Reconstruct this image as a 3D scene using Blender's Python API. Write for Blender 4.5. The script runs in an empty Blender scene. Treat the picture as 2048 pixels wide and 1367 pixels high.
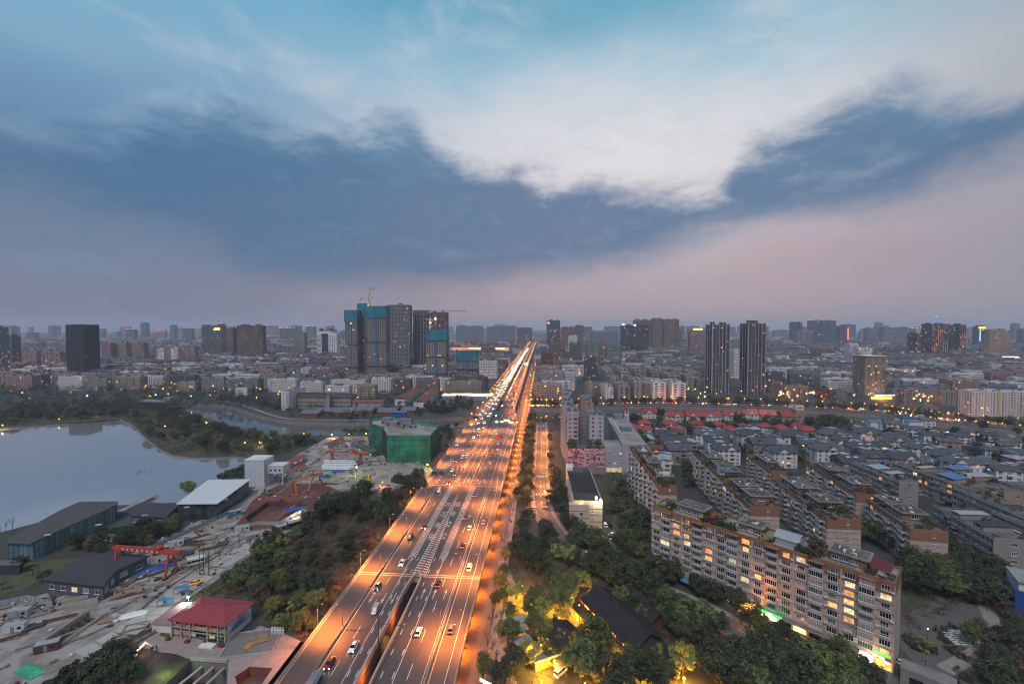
import bpy,bmesh,math,random
import numpy as np
from mathutils import Vector,Matrix
from mathutils.geometry import delaunay_2d_cdt
# ------------------------------------------------------------------ camera
SC=bpy.context.scene
COL=SC.collection
HC,FPX,CX,CY,HOR,VPX=105.0,900.0,1024.0,683.5,652.0,1083.0
PITCH=math.atan((CY - HOR)/FPX)
YAW=math.atan((VPX - CX)/FPX)
cam_d=bpy.data.cameras.new('camera')
cam_d.sensor_width=36.0
cam_d.lens=FPX/2048*36.0
cam_d.clip_start=1.0
cam_d.clip_end=60000.0
cam=bpy.data.objects.new('camera',cam_d)
COL.objects.link(cam)
cam.location=(0,0,HC)
cam.rotation_euler=(math.pi/2 - PITCH,0,YAW)
SC.camera=cam
# ------------------------------------------------------------------ colour management / render
SC.view_settings.view_transform='Standard'
SC.view_settings.look='None'
SC.view_settings.gamma=1.0
SC.view_settings.exposure=0.75
SC.view_settings.use_curve_mapping=False
SC.render.engine='CYCLES'
SC.cycles.use_denoising=True
SC.cycles.filter_width=1.05
SC.cycles.max_bounces=3
SC.cycles.diffuse_bounces=2
SC.cycles.glossy_bounces=2
SC.cycles.transmission_bounces=2
SC.cycles.transparent_max_bounces=6
SC.cycles.volume_bounces=0
SC.cycles.caustics_reflective=False
SC.cycles.caustics_refractive=False
SC.cycles.sample_clamp_indirect=4.0
SC.cycles.use_light_tree=True
SC.cycles.use_adaptive_sampling=True
SC.cycles.adaptive_threshold=0.03
# ------------------------------------------------------------------ pixel / place helpers
_cy,_sy=math.cos(YAW),math.sin(YAW)
_cp,_sp=math.cos(PITCH),math.sin(PITCH)
def ray(px,py):
 a,b=(px - CX)/FPX,-(py - CY)/FPX
 x,y,z=a,_cp+b*_sp,b*_cp - _sp
 return (x*_cy - y*_sy,x*_sy+y*_cy,z)
def G(px,py,z=0.0):
 """ground place (at height z) seen at a pixel of the photograph"""
 d=ray(px,py)
 t=(z - HC)/d[2]
 return (d[0]*t,d[1]*t)
def ZT(px,py,X,Y):
 """height at which the ray through a pixel passes over a place"""
 d=ray(px,py)
 return HC+d[2]*math.hypot(X,Y)/math.hypot(d[0],d[1])
def AT(px,D):
 """ground place below a pixel column at depth D from the camera"""
 d=ray(px,HOR)
 k=D/(-d[0]*_sy+d[1]*_cy)
 return (d[0]*k,d[1]*k)
def lin(c):
 if isinstance(c,str):
  c=[int(c[i:i+2],16)/255 for i in (0,2,4)]
 return tuple((v/12.92 if v <=0.04045 else ((v+0.055)/1.055)**2.4) for v in c[:3])+(1.0,)
# ------------------------------------------------------------------ sky
W=bpy.data.worlds.new('World')
SC.world=W
W.use_nodes=True
nt=W.node_tree
nt.nodes.clear()
def N(t,**kw):
 n=nt.nodes.new(t)
 for k,v in kw.items():
  setattr(n,k,v)
 return n
def inp(sock,v):
 if hasattr(v,'is_linked') or isinstance(v,bpy.types.NodeSocket):
  nt.links.new(v,sock)
 else:
  sock.default_value=v
def M(op,a,b=0.0,c=0.0,clamp=False):
 n=N('ShaderNodeMath',operation=op,use_clamp=clamp)
 inp(n.inputs[0],a); inp(n.inputs[1],b); inp(n.inputs[2],c)
 return n.outputs[0]
def MIX(f,a,b,mode='MIX'):
 n=N('ShaderNodeMix',data_type='RGBA',blend_type=mode)
 inp(n.inputs[0],f); inp(n.inputs[6],a); inp(n.inputs[7],b)
 return n.outputs[2]
def SST(x,lo,hi):
 n=N('ShaderNodeMapRange',interpolation_type='SMOOTHSTEP')
 inp(n.inputs[0],x); inp(n.inputs[1],lo); inp(n.inputs[2],hi)
 n.inputs[3].default_value=0.0; n.inputs[4].default_value=1.0
 return n.outputs[0]
def NOI(vec,scale,detail=6.0,rough=0.55,dist=0.0):
 n=N('ShaderNodeTexNoise',noise_dimensions='3D')
 inp(n.inputs['Vector'],vec)
 n.inputs['Scale'].default_value=scale
 n.inputs['Detail'].default_value=detail
 n.inputs['Roughness'].default_value=rough
 n.inputs['Distortion'].default_value=dist
 return n.outputs['Fac']
tc=N('ShaderNodeTexCoord')
sep=N('ShaderNodeSeparateXYZ')
nt.links.new(tc.outputs['Generated'],sep.inputs[0])
DEG=180/math.pi
az=M('MULTIPLY',M('ARCTAN2',sep.outputs[0],sep.outputs[1]),DEG)
el=M('MULTIPLY',M('ARCSINE',sep.outputs[2]),DEG)
def azel(px,py):
 d=ray(px,py)
 return (math.atan2(d[0],d[1])*DEG,math.atan2(d[2],math.hypot(d[0],d[1]))*DEG)
tn=M('DIVIDE',M('ADD',az,64.0),128.0,clamp=True)
def curve(pts):
 n=N('ShaderNodeFloatCurve')
 c=n.mapping.curves[0]
 ae=[azel(*p) for p in pts]
 ae=[((a+64)/128,e/45) for a,e in ae]
 while len(c.points) < len(ae):
  c.points.new(0.5,0.5)
 for p,(a,e) in zip(c.points,ae):
  p.location=(a,e); p.handle_type='AUTO_CLAMPED'
 n.mapping.use_clip=False
 n.mapping.update()
 inp(n.inputs[1],tn)
 return M('MULTIPLY',n.outputs[0],45.0)
# edges of the long dark cloud bank: upper rim and lower rim
up=curve([(-60,250),(120,262),(250,245),(380,205),(470,215),(600,262),(700,250),(800,228),(880,285),(960,335),
   (1060,362),(1200,372),(1340,388),(1430,372),(1490,305),(1580,265),(1680,205),(1780,160),(1900,172),(2000,190),(2100,200)])
lo=curve([(-60,385),(80,400),(240,442),(400,500),(560,565),(760,585),(960,572),(1120,548),(1250,530),(1330,505),
   (1420,478),(1560,452),(1700,432),(1840,405),(1960,365),(2100,305)])
cv=N('ShaderNodeCombineXYZ')
inp(cv.inputs[0],M('MULTIPLY',az,0.055)); inp(cv.inputs[1],M('MULTIPLY',el,0.13)); cv.inputs[2].default_value=3.7
cvec=cv.outputs[0]
n1=M('SUBTRACT',NOI(cvec,1.3,9,0.62,0.35),0.5)
n2=M('SUBTRACT',NOI(cvec,0.55,5,0.5,0.2),0.5)
n3=M('SUBTRACT',NOI(cvec,4.2,7,0.65,0.6),0.5)
jit=M('ADD',M('MULTIPLY',n1,8.5),M('MULTIPLY',n3,4.2))
eu=M('ADD',el,jit)
m_up=SST(M('SUBTRACT',up,eu),-1.9,2.9)
m_lo=SST(M('SUBTRACT',M('ADD',el,M('MULTIPLY',jit,0.6)),lo),-2.4,3.4)
cloud=M('MULTIPLY',m_up,m_lo)
# thin cloud holes
cloud=M('MULTIPLY',cloud,M('SUBTRACT',1.0,M('ADD',M('MULTIPLY',SST(n1,0.06,0.28),0.30),M('MULTIPLY',SST(n3,-0.02,0.25),0.14))))
cloud=M('MULTIPLY',cloud,M('ADD',0.8,M('MULTIPLY',SST(az,-60.0,-38.0),0.2)))
# the bank leaves off behind the viewer
absaz=M('ABSOLUTE',az)
cloud=M('MULTIPLY',cloud,M('SUBTRACT',1.0,SST(absaz,80.0,130.0)))
# clear air above: blue zenith, paler below
def ramp(x,stops):
 n=N('ShaderNodeValToRGB')
 r=n.color_ramp
 while len(r.elements) < len(stops):
  r.elements.new(0.5)
 for e_,(p,c) in zip(r.elements,stops):
  e_.position=p; e_.color=lin(c)
 inp(n.inputs[0],x)
 return n.outputs[0]
eln=M('DIVIDE',M('ADD',el,M('MULTIPLY',n2,10.0)),50.0,clamp=True)
right=ramp(eln,[(0.0,'9c929f'),(0.06,'a998a1'),(0.16,'b09ba3'),(0.30,'c3b6bd'),(0.44,'c6ccd6'),(0.56,'9cc0d3'),(0.68,'66a6c2'),(0.95,'2f80a8')])
left=ramp(eln,[(0.0,'787c92'),(0.08,'767e95'),(0.2,'6a819c'),(0.36,'6a90b2'),(0.5,'80a9c6'),(0.62,'74abca'),(0.76,'4a99be'),(0.95,'2f80a8')])
lr=SST(M('ADD',az,M('MULTIPLY',n2,22.0)),-42.0,4.0)
base=MIX(lr,left,right)
# the afterglow behind thin cloud, low over the sunset
gx=M('DIVIDE',M('SUBTRACT',az,10.0),27.0); gy=M('DIVIDE',M('SUBTRACT',el,19.0),9.5)
glow=M('POWER',2.718,M('MULTIPLY',M('ADD',M('MULTIPLY',gx,gx),M('MULTIPLY',gy,gy)),-1.0))
glow=M('MULTIPLY',glow,M('ADD',0.75,M('MULTIPLY',n1,1.6)),clamp=True)
base=MIX(glow,base,lin('e6e2e4'))
wisps=M('MULTIPLY',SST(n1,-0.02,0.22),SST(el,12.0,24.0))
base=MIX(M('MULTIPLY',wisps,0.45),base,lin('c4ccd6'))
veil=M('MULTIPLY',SST(n3,-0.08,0.2),SST(n2,-0.12,0.12))
base=MIX(M('MULTIPLY',veil,0.22),base,lin('8ba6bc'))
far_r=SST(az,26.0,50.0)
base=MIX(M('MULTIPLY',far_r,0.55),base,lin('86949f'))
dark=ramp(M('DIVIDE',M('ADD',el,M('ADD',M('MULTIPLY',n1,22.0),M('MULTIPLY',n3,14.0))),34.0,clamp=True),[(0.0,'667189'),(0.25,'587292'),(0.45,'4a7094'),(0.65,'547c9e'),(0.85,'3e779c')])
skyc=MIX(M('MULTIPLY',cloud,0.9),base,dark)
sky_n=N('ShaderNodeTexSky',sky_type='NISHITA',sun_disc=False)
sky_n.sun_elevation=math.radians(-4.0)
sky_n.sun_rotation=math.radians(10.0)
sky_n.altitude=500
bg1=N('ShaderNodeBackground'); bg1.inputs[1].default_value=0.6
inp(bg1.inputs[0],skyc)
bg2=N('ShaderNodeBackground'); bg2.inputs[1].default_value=0.05
inp(bg2.inputs[0],sky_n.outputs[0])
addn=N('ShaderNodeAddShader')
nt.links.new(bg1.outputs[0],addn.inputs[0]); nt.links.new(bg2.outputs[0],addn.inputs[1])
wo=N('ShaderNodeOutputWorld')
nt.links.new(addn.outputs[0],wo.inputs[0])
# ------------------------------------------------------------------ soft dusk light from the high cloud
sun_d=bpy.data.lights.new('sun','SUN')
sun_d.energy=1.45
sun_d.angle=math.radians(28)
sun_d.color=(1.0,0.89,0.9)
sun=bpy.data.objects.new('sun',sun_d)
COL.objects.link(sun)
sun.location=(0,0,900)
sun.rotation_euler=(math.radians(90 - 56),0,math.radians(-14))
# ------------------------------------------------------------------ materials
MATS={}
def mat(name,col,rough=0.85,var=0.25,scale=0.35,metal=0.0,spec=0.3,rnd=0.0,bump=0.0,var2=0.0,col2=None,stretch=None):
 """diffuse-ish surface with two scales of procedural tone variation"""
 if name in MATS:
  return MATS[name]
 m=bpy.data.materials.new(name); m.use_nodes=True
 t=m.node_tree; b=t.nodes['Principled BSDF']
 c=lin(col) if isinstance(col,str) else tuple(col)+(1.0,)
 b.inputs['Roughness'].default_value=rough
 b.inputs['Metallic'].default_value=metal
 b.inputs['Specular IOR Level'].default_value=spec
 if var > 0 or rnd > 0 or col2:
  tcn=t.nodes.new('ShaderNodeTexCoord')
  vec=tcn.outputs['Object']
  if stretch:
   mp=t.nodes.new('ShaderNodeMapping'); mp.inputs['Scale'].default_value=stretch
   t.links.new(vec,mp.inputs[0]); vec=mp.outputs[0]
  nz=t.nodes.new('ShaderNodeTexNoise')
  nz.inputs['Scale'].default_value=scale; nz.inputs['Detail'].default_value=8; nz.inputs['Roughness'].default_value=0.65
  t.links.new(vec,nz.inputs['Vector'])
  mr=t.nodes.new('ShaderNodeMapRange')
  mr.inputs[1].default_value=0.25; mr.inputs[2].default_value=0.75
  mr.inputs[3].default_value=1 - var; mr.inputs[4].default_value=1+var*0.8
  t.links.new(nz.outputs['Fac'],mr.inputs[0])
  val=mr.outputs[0]
  if rnd > 0:
   oi=t.nodes.new('ShaderNodeObjectInfo')
   m2=t.nodes.new('ShaderNodeMapRange')
   m2.inputs[3].default_value=1 - rnd; m2.inputs[4].default_value=1+rnd
   t.links.new(oi.outputs['Random'],m2.inputs[0])
   mm=t.nodes.new('ShaderNodeMath'); mm.operation='MULTIPLY'
   t.links.new(val,mm.inputs[0]); t.links.new(m2.outputs[0],mm.inputs[1]); val=mm.outputs[0]
  base_out=None
  if col2:
   nz2=t.nodes.new('ShaderNodeTexNoise'); nz2.inputs['Scale'].default_value=scale*0.31; nz2.inputs['Detail'].default_value=6
   t.links.new(vec,nz2.inputs['Vector'])
   r2=t.nodes.new('ShaderNodeMapRange'); r2.interpolation_type='SMOOTHSTEP'
   r2.inputs[1].default_value=0.42; r2.inputs[2].default_value=0.60
   t.links.new(nz2.outputs['Fac'],r2.inputs[0])
   mx0=t.nodes.new('ShaderNodeMix'); mx0.data_type='RGBA'
   mx0.inputs[6].default_value=c; mx0.inputs[7].default_value=lin(col2)
   t.links.new(r2.outputs[0],mx0.inputs[0]); base_out=mx0.outputs[2]
  mx=t.nodes.new('ShaderNodeMix'); mx.data_type='RGBA'; mx.blend_type='MULTIPLY'; mx.inputs[0].default_value=1.0
  if base_out: t.links.new(base_out,mx.inputs[6])
  else: mx.inputs[6].default_value=c
  t.links.new(val,mx.inputs[7])
  t.links.new(mx.outputs[2],b.inputs['Base Color'])
  if bump > 0:
   bp=t.nodes.new('ShaderNodeBump'); bp.inputs['Strength'].default_value=bump; bp.inputs['Distance'].default_value=0.3
   t.links.new(nz.outputs['Fac'],bp.inputs['Height']); t.links.new(bp.outputs[0],b.inputs['Normal'])
 else:
  b.inputs['Base Color'].default_value=c
 MATS[name]=m
 return m
def glass(name,col='1c2733',rough=0.12,cell=(3.0,3.0,3.0),var=0.8,curtain=None):
 """dark glazing whose panes differ a little from one another (blinds, curtains)"""
 if name in MATS:
  return MATS[name]
 m=bpy.data.materials.new(name); m.use_nodes=True
 t=m.node_tree; b=t.nodes['Principled BSDF']
 tcn=t.nodes.new('ShaderNodeTexCoord')
 dv=t.nodes.new('ShaderNodeVectorMath'); dv.operation='DIVIDE'; dv.inputs[1].default_value=cell
 t.links.new(tcn.outputs['Object'],dv.inputs[0])
 fl=t.nodes.new('ShaderNodeVectorMath'); fl.operation='FLOOR'
 t.links.new(dv.outputs[0],fl.inputs[0])
 wn=t.nodes.new('ShaderNodeTexWhiteNoise'); wn.noise_dimensions='3D'
 t.links.new(fl.outputs[0],wn.inputs['Vector'])
 cr=t.nodes.new('ShaderNodeValToRGB')
 c=lin(col); e=cr.color_ramp.elements
 e[0].position=0.0; e[0].color=tuple(v*(1 - var*0.6) for v in c[:3])+(1,)
 e[1].position=0.75; e[1].color=tuple(v*(1+var) for v in c[:3])+(1,)
 k=e.new(0.9); k.color=lin(curtain) if curtain else tuple(min(1,v*(1+var*2)) for v in c[:3])+(1,)
 t.links.new(wn.outputs['Value'],cr.inputs[0])
 t.links.new(cr.outputs[0],b.inputs['Base Color'])
 b.inputs['Roughness'].default_value=rough
 b.inputs['Specular IOR Level'].default_value=0.6
 MATS[name]=m
 return m
def emit(name,col,s,sample=False):
 if name in MATS:
  return MATS[name]
 m=bpy.data.materials.new(name); m.use_nodes=True
 t=m.node_tree; b=t.nodes['Principled BSDF']
 c=lin(col)
 b.inputs['Base Color'].default_value=c
 b.inputs['Emission Color'].default_value=c
 b.inputs['Emission Strength'].default_value=s
 if not sample:
  m.cycles.emission_sampling='NONE'
 MATS[name]=m
 return m
# ------------------------------------------------------------------ mesh building
class MB:
 def __init__(s):
  s.v,s.f,s.m=[],[],[]
 def add(s,vs,fs,m=0):
  o=len(s.v); s.v.extend(vs)
  for q in fs:
   s.f.append(tuple(i+o for i in q)); s.m.append(m)
  return s
 def box(s,x0,x1,y0,y1,z0,z1,m=0):
  return s.add([(x0,y0,z0),(x1,y0,z0),(x1,y1,z0),(x0,y1,z0),(x0,y0,z1),(x1,y0,z1),(x1,y1,z1),(x0,y1,z1)],
                     [(3,2,1,0),(4,5,6,7),(0,1,5,4),(1,2,6,5),(2,3,7,6),(3,0,4,7)],m)
 def obox(s,p,q,w,h,m=0,z=None):
  """a beam of width w and height h from p to q (centre lines); ends square"""
  p,q=Vector(p),Vector(q); d=(q - p); L=d.length
  if L < 1e-6: return s
  d/=L
  side=Vector((0,0,1)).cross(d)
  if side.length < 1e-4: side=Vector((1,0,0))
  side.normalize(); up_=d.cross(side)
  vs=[]
  for c in (p,q):
   for a,b in ((-1,-1),(1,-1),(1,1),(-1,1)):
    vs.append(tuple(c+side*(a*w/2)+up_*(b*h/2)))
  return s.add(vs,[(3,2,1,0),(4,5,6,7),(0,1,5,4),(1,2,6,5),(2,3,7,6),(3,0,4,7)],m)
 def prism(s,poly,z0,z1,m=0,mtop=None,bottom=False):
  n=len(poly); a=sum(poly[i][0]*poly[(i+1) % n][1] - poly[(i+1) % n][0]*poly[i][1] for i in range(n))
  if a < 0: poly=poly[::-1]
  s.add([(x,y,z0) for x,y in poly]+[(x,y,z1) for x,y in poly],[(i,(i+1) % n,n+(i+1) % n,n+i) for i in range(n)],m)
  s.add([(x,y,z1) for x,y in poly],[tuple(range(n))],m if mtop is None else mtop)
  if bottom: s.add([(x,y,z0) for x,y in poly],[tuple(range(n - 1,-1,-1))],m)
  return s
 def tube(s,p,q,r0,r1=None,n=8,m=0,cap=True):
  r1=r0 if r1 is None else r1
  p,q=Vector(p),Vector(q); d=q - p
  if d.length < 1e-6: return s
  d.normalize(); a=d.orthogonal().normalized(); b=d.cross(a)
  vs=[]
  for c,r in ((p,r0),(q,r1)):
   for i in range(n):
    t=2*math.pi*i/n
    vs.append(tuple(c+a*(r*math.cos(t))+b*(r*math.sin(t))))
  fs=[(i,(i+1) % n,n+(i+1) % n,n+i) for i in range(n)]
  if cap: fs+=[tuple(range(n - 1,-1,-1)),tuple(range(n,2*n))]
  return s.add(vs,fs,m)
 def path(s,pts,r,n=6,m=0):
  for i in range(len(pts) - 1):
   ra=r[i] if isinstance(r,(list,tuple)) else r
   rb=r[i+1] if isinstance(r,(list,tuple)) else r
   s.tube(pts[i],pts[i+1],ra,rb,n,m,cap=(i in (0,len(pts) - 2)))
  return s
 def ball(s,c,r,m=0,n=8,k=5,sz=1.0):
  vs=[(c[0],c[1],c[2] - r*sz)]
  for j in range(1,k):
   ph=-math.pi/2+math.pi*j/k
   for i in range(n):
    t=2*math.pi*i/n
    vs.append((c[0]+r*math.cos(ph)*math.cos(t),c[1]+r*math.cos(ph)*math.sin(t),c[2]+r*sz*math.sin(ph)))
  vs.append((c[0],c[1],c[2]+r*sz)); e=len(vs) - 1
  fs=[(0,1+(i+1) % n,1+i) for i in range(n)]
  for j in range(k - 2):
   for i in range(n):
    a=1+j*n; fs.append((a+i,a+(i+1) % n,a+n+(i+1) % n,a+n+i))
  a=1+(k - 2)*n
  fs+=[(a+i,a+(i+1) % n,e) for i in range(n)]
  return s.add(vs,fs,m)
 def quad(s,a,b,c,d,m=0):
  return s.add([a,b,c,d],[(0,1,2,3)],m)
 def tri(s,a,b,c,m=0):
  return s.add([a,b,c],[(0,1,2)],m)
 def mesh(s,name,mats,smooth=False):
  me=bpy.data.meshes.new(name)
  me.from_pydata(s.v,[],s.f)
  mats=mats if isinstance(mats,(list,tuple)) else [mats]
  for m in mats: me.materials.append(m)
  if len(mats) > 1:
   me.polygons.foreach_set('material_index',s.m)
  if smooth:
   me.polygons.foreach_set('use_smooth',[True]*len(me.polygons))
  me.update()
  return me
 def build(s,name,mats,parent=None,smooth=False,loc=None,rz=0.0):
  return link(name,s.mesh(name,mats,smooth),parent,loc,rz)
def link(name,data,parent=None,loc=None,rz=0.0,scale=None):
 o=bpy.data.objects.new(name,data)
 COL.objects.link(o)
 if parent is not None: o.parent=parent
 if loc is not None: o.location=loc
 if rz: o.rotation_euler=(0,0,rz)
 if scale is not None: o.scale=scale if hasattr(scale,'__len__') else (scale,)*3
 return o
def tag(o,label,cat=None,group=None,kind=None):
 if label: o['label']=label
 if cat: o['category']=cat
 if group: o['group']=group
 if kind: o['kind']=kind
 return o
def thing(name,label,cat,loc=(0,0,0),rz=0.0,group=None):
 o=link(name,None,None,loc,rz)
 o.empty_display_size=0.5
 return tag(o,label,cat,group)
def structure(o):
 o['kind']='structure'; return o
def stuff(o,label=None,cat=None):
 o['kind']='stuff'
 return tag(o,label,cat)
def copy_tree(o,parent=None):
 c=o.copy(); COL.objects.link(c); c.parent=parent
 for ch in list(o.children):
  copy_tree(ch,c)
 return c
R=random.Random(7)
def inpoly(x,y,poly):
 r=False; j=len(poly) - 1
 for i in range(len(poly)):
  xi,yi=poly[i]; xj,yj=poly[j]
  if (yi > y) !=(yj > y) and x < (xj - xi)*(y - yi)/(yj - yi)+xi:
   r=not r
  j=i
 return r
# ------------------------------------------------------------------ ground, water, excavations
def gp(pts,z=0.0):
 return [G(x,y,z) for x,y in pts]
LAKE=gp([(-260,868),(-100,862),(0,857),(60,852),(130,846),(200,839),(240,838),(266,849),(284,868),(300,882),(322,898),(345,909),
           (380,914),(430,914),(470,911),(497,915),(488,930),(455,945),(438,962),(405,985),(362,1004),(300,1006),(232,1010),(130,1030),
           (0,1064),(-150,1105),(-420,1180)])
CANAL=gp([(362,807),(420,806),(462,811),(500,823),(530,832),(562,838),(610,843),(700,844),(770,842),(860,837),(935,831),(1000,824),
   (1069,816),(1120,817),(1250,812),(1400,813),(1590,819),(1760,829),(1840,842),(1950,852),(2140,870),(2140,896),(1950,872),
   (1840,860),(1760,847),(1590,833),(1400,828),(1250,830),(1120,834),(1060,838),(960,849),(880,857),(770,867),(700,869),
   (640,871),(560,869),(500,862),(440,848),(400,834),(366,818)])
PIT_TRENCH=gp([(88,1283),(176,1224),(213,1228),(122,1291)])
PIT_BOTTOM=gp([(382,1319),(455,1324),(452,1400),(276,1420)])
PIT_RED=gp([(490,1034),(536,1002),(590,1004),(618,1010),(560,1040),(500,1046)])
PIT_NORTH=gp([(712,948),(752,940),(852,944),(848,962),(800,972),(712,968)])
PIT_CORNER=gp([(470,1352),(500,1332),(545,1335),(520,1372),(480,1385)])
HOLES=[(LAKE,-1.0),(CANAL,-4.5),(PIT_TRENCH,-4.0),(PIT_BOTTOM,-7.0),(PIT_RED,-3.0),(PIT_NORTH,-3.5),(PIT_CORNER,-3.0)]
def sheet(name,poly,z,material,holes=(),parent=None,grid=0.0,rough=0.0):
 """flat sheet with holes; grid > 0 adds inner points so that the sheet can be uneven by rough metres"""
 co,ed=[],[]
 for p in [poly]+list(holes):
  o=len(co); co+=[Vector(q) for q in p]
  ed+=[(o+i,o+(i+1) % len(p)) for i in range(len(p))]
 n_b=len(co)
 if grid > 0:
  xs=[q[0] for q in poly]; ys=[q[1] for q in poly]
  rr=random.Random(3)
  x=min(xs)
  while x < max(xs):
   y=min(ys)
   while y < max(ys):
    px,py=x+rr.uniform(-.3,.3)*grid,y+rr.uniform(-.3,.3)*grid
    if inpoly(px,py,poly) and not any(inpoly(px,py,h) for h in holes):
     co.append(Vector((px,py)))
    y+=grid
   x+=grid
 vs,es,fs,ov,oe,of=delaunay_2d_cdt(co,ed,[],0,1e-4)
 keep=[]
 for f in fs:
  cx=sum(vs[i][0] for i in f)/len(f); cy=sum(vs[i][1] for i in f)/len(f)
  if inpoly(cx,cy,poly) and not any(inpoly(cx,cy,h) for h in holes):
   a=sum(vs[f[i]][0]*vs[f[(i+1) % len(f)]][1] - vs[f[(i+1) % len(f)]][0]*vs[f[i]][1] for i in range(len(f)))
   keep.append(tuple(f) if a > 0 else tuple(reversed(f)))
 rr=random.Random(5)
 inner=[any(k < n_b for k in o) if o else True for o in ov]
 mb=MB(); mb.v=[(v[0],v[1],z+(0 if (inner[i] or not grid) else rr.uniform(0,rough))) for i,v in enumerate(vs)]; mb.f=keep; mb.m=[0]*len(keep)
 return structure(mb.build(name,material,parent,smooth=grid > 0))
m_ground=mat('city_ground','3e3f44',0.9,0.35,0.03,col2='3d4138')
m_soil=mat('soil','54463f',0.95,0.4,0.25,bump=0.6,col2='463a34')
m_redsoil=mat('red_soil','6e4438',0.95,0.35,0.2,bump=0.6,col2='573a34')
m_pale=mat('pale_concrete','8d8984',0.9,0.22,0.45,col2='776f66')
m_conc=mat('concrete','9a9894',0.85,0.25,0.4)
m_concd=mat('dark_concrete','6c6a68',0.85,0.3,0.3)
m_asph=mat('asphalt','4a4644',0.6,0.3,1.1,spec=0.4,stretch=(1,0.02,1))
m_asph2=mat('street_asphalt','55524f',0.75,0.22,0.3,spec=0.35)
m_pave=mat('paving','807a74',0.85,0.25,0.6)
m_grass=mat('grass','44502f',0.95,0.45,0.3,col2='4f4a35')
m_park=mat('park_earth','3f4232',0.95,0.45,0.12,col2='4a4438')
m_white=mat('white_paint','b9b4ab',0.7,0.35,1.2)
m_red=mat('red_paint','9c2622',0.7,0.2,0.5)
m_stone=mat('stone_wall','77736f',0.9,0.35,0.35)
big=[(-9000,-350),(9000,-350),(9000,11800),(-9000,11800)]
ground=sheet('ground',big,0.0,m_ground,[h for h,_ in HOLES])
def hole_walls(name,poly,depth,mw,mf=None,lip=0.0):
 n=len(poly); a=sum(poly[i][0]*poly[(i+1) % n][1] - poly[(i+1) % n][0]*poly[i][1] for i in range(n))
 p=poly if a > 0 else poly[::-1]
 mb=MB()
 for i in range(n):
  x0,y0=p[i]; x1,y1=p[(i+1) % n]
  mb.quad((x1,y1,depth),(x0,y0,depth),(x0,y0,lip),(x1,y1,lip),0)
 o=structure(mb.build(name,mw))
 if mf:
  structure(sheet(name+'_bed',[(x,y) for x,y in p],depth+0.02,mf))
 return o
# water surfaces: still lake and slower, darker canal
def water(name,col,bump,scale,rough=0.03):
 m=bpy.data.materials.new(name); m.use_nodes=True
 t=m.node_tree; b=t.nodes['Principled BSDF']
 b.inputs['Base Color'].default_value=lin(col); b.inputs['Roughness'].default_value=rough
 b.inputs['Metallic'].default_value=0.78; b.inputs['Specular IOR Level'].default_value=0.8
 tcn=t.nodes.new('ShaderNodeTexCoord'); nz=t.nodes.new('ShaderNodeTexNoise')
 nz.inputs['Scale'].default_value=scale; nz.inputs['Detail'].default_value=4
 t.links.new(tcn.outputs['Object'],nz.inputs['Vector'])
 bp=t.nodes.new('ShaderNodeBump'); bp.inputs['Strength'].default_value=bump; bp.inputs['Distance'].default_value=0.05
 t.links.new(nz.outputs['Fac'],bp.inputs['Height']); t.links.new(bp.outputs[0],b.inputs['Normal'])
 return m
def grow(poly,k):
 cx=sum(p[0] for p in poly)/len(poly); cy=sum(p[1] for p in poly)/len(poly)
 return [(cx+(x - cx)*k,cy+(y - cy)*k) for x,y in poly]
lake=sheet('lake',grow(LAKE,1.004),-1.0,water('lake_water','d6cfcc',0.05,0.8))
canal=sheet('canal',grow(CANAL,1.002),-4.5,water('canal_water','828882',0.08,0.9,0.06))
hole_walls('lake_bank',LAKE,-1.3,m_stone)
hole_walls('canal_wall',CANAL,-5.0,m_stone)
hole_walls('trench_wall',PIT_TRENCH,-4.0,m_conc,m_soil)
hole_walls('pit_wall',PIT_BOTTOM,-7.0,m_concd,m_soil)
hole_walls('red_pit_wall',PIT_RED,-3.0,m_redsoil,m_redsoil)
hole_walls('north_pit_wall',PIT_NORTH,-3.5,m_conc,m_pale)
hole_walls('corner_pit_wall',PIT_CORNER,-3.0,m_redsoil,m_soil)
allh=[h for h,_ in HOLES[2:]]
site=gp([(-180,1290),(0,1213),(70,1192),(150,1168),(215,1128),(290,1092),(400,1040),(470,1010),(530,958),(600,905),(660,872),(735,872),
           (742,905),(860,930),(872,950),(845,985),(740,985),(690,1000),(640,1026),(585,1058),(520,1095),(450,1150),(400,1180),(362,1205),
           (330,1235),(300,1256),(236,1292),(150,1330),(70,1400),(-180,1500)])
sheet('construction_yard',site,0.02,m_pale,allh,grid=7.0,rough=0.14)
sheet('spoil_ground',gp([(60,1400),(150,1332),(237,1293),(262,1262),(300,1258),(275,1292),(330,1306),(381,1319),(276,1420)]),0.04,m_soil,[PIT_BOTTOM],grid=4.0,rough=0.9)
sheet('red_earth',gp([(470,1050),(505,1000),(560,968),(640,965),(690,985),(650,1012),(600,1030),(540,1055),(500,1062)]),0.05,m_redsoil,[PIT_RED],grid=4.0,rough=0.6)
sheet('forecourt',gp([(270,1291),(300,1272),(332,1255),(455,1295),(520,1250),(560,1262),(618,1288),(560,1380),(452,1400),(456,1325),(380,1317)]),0.03,mat('forecourt_paving','8b7f7d',0.9,0.3,0.4),[PIT_BOTTOM,PIT_CORNER])
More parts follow.
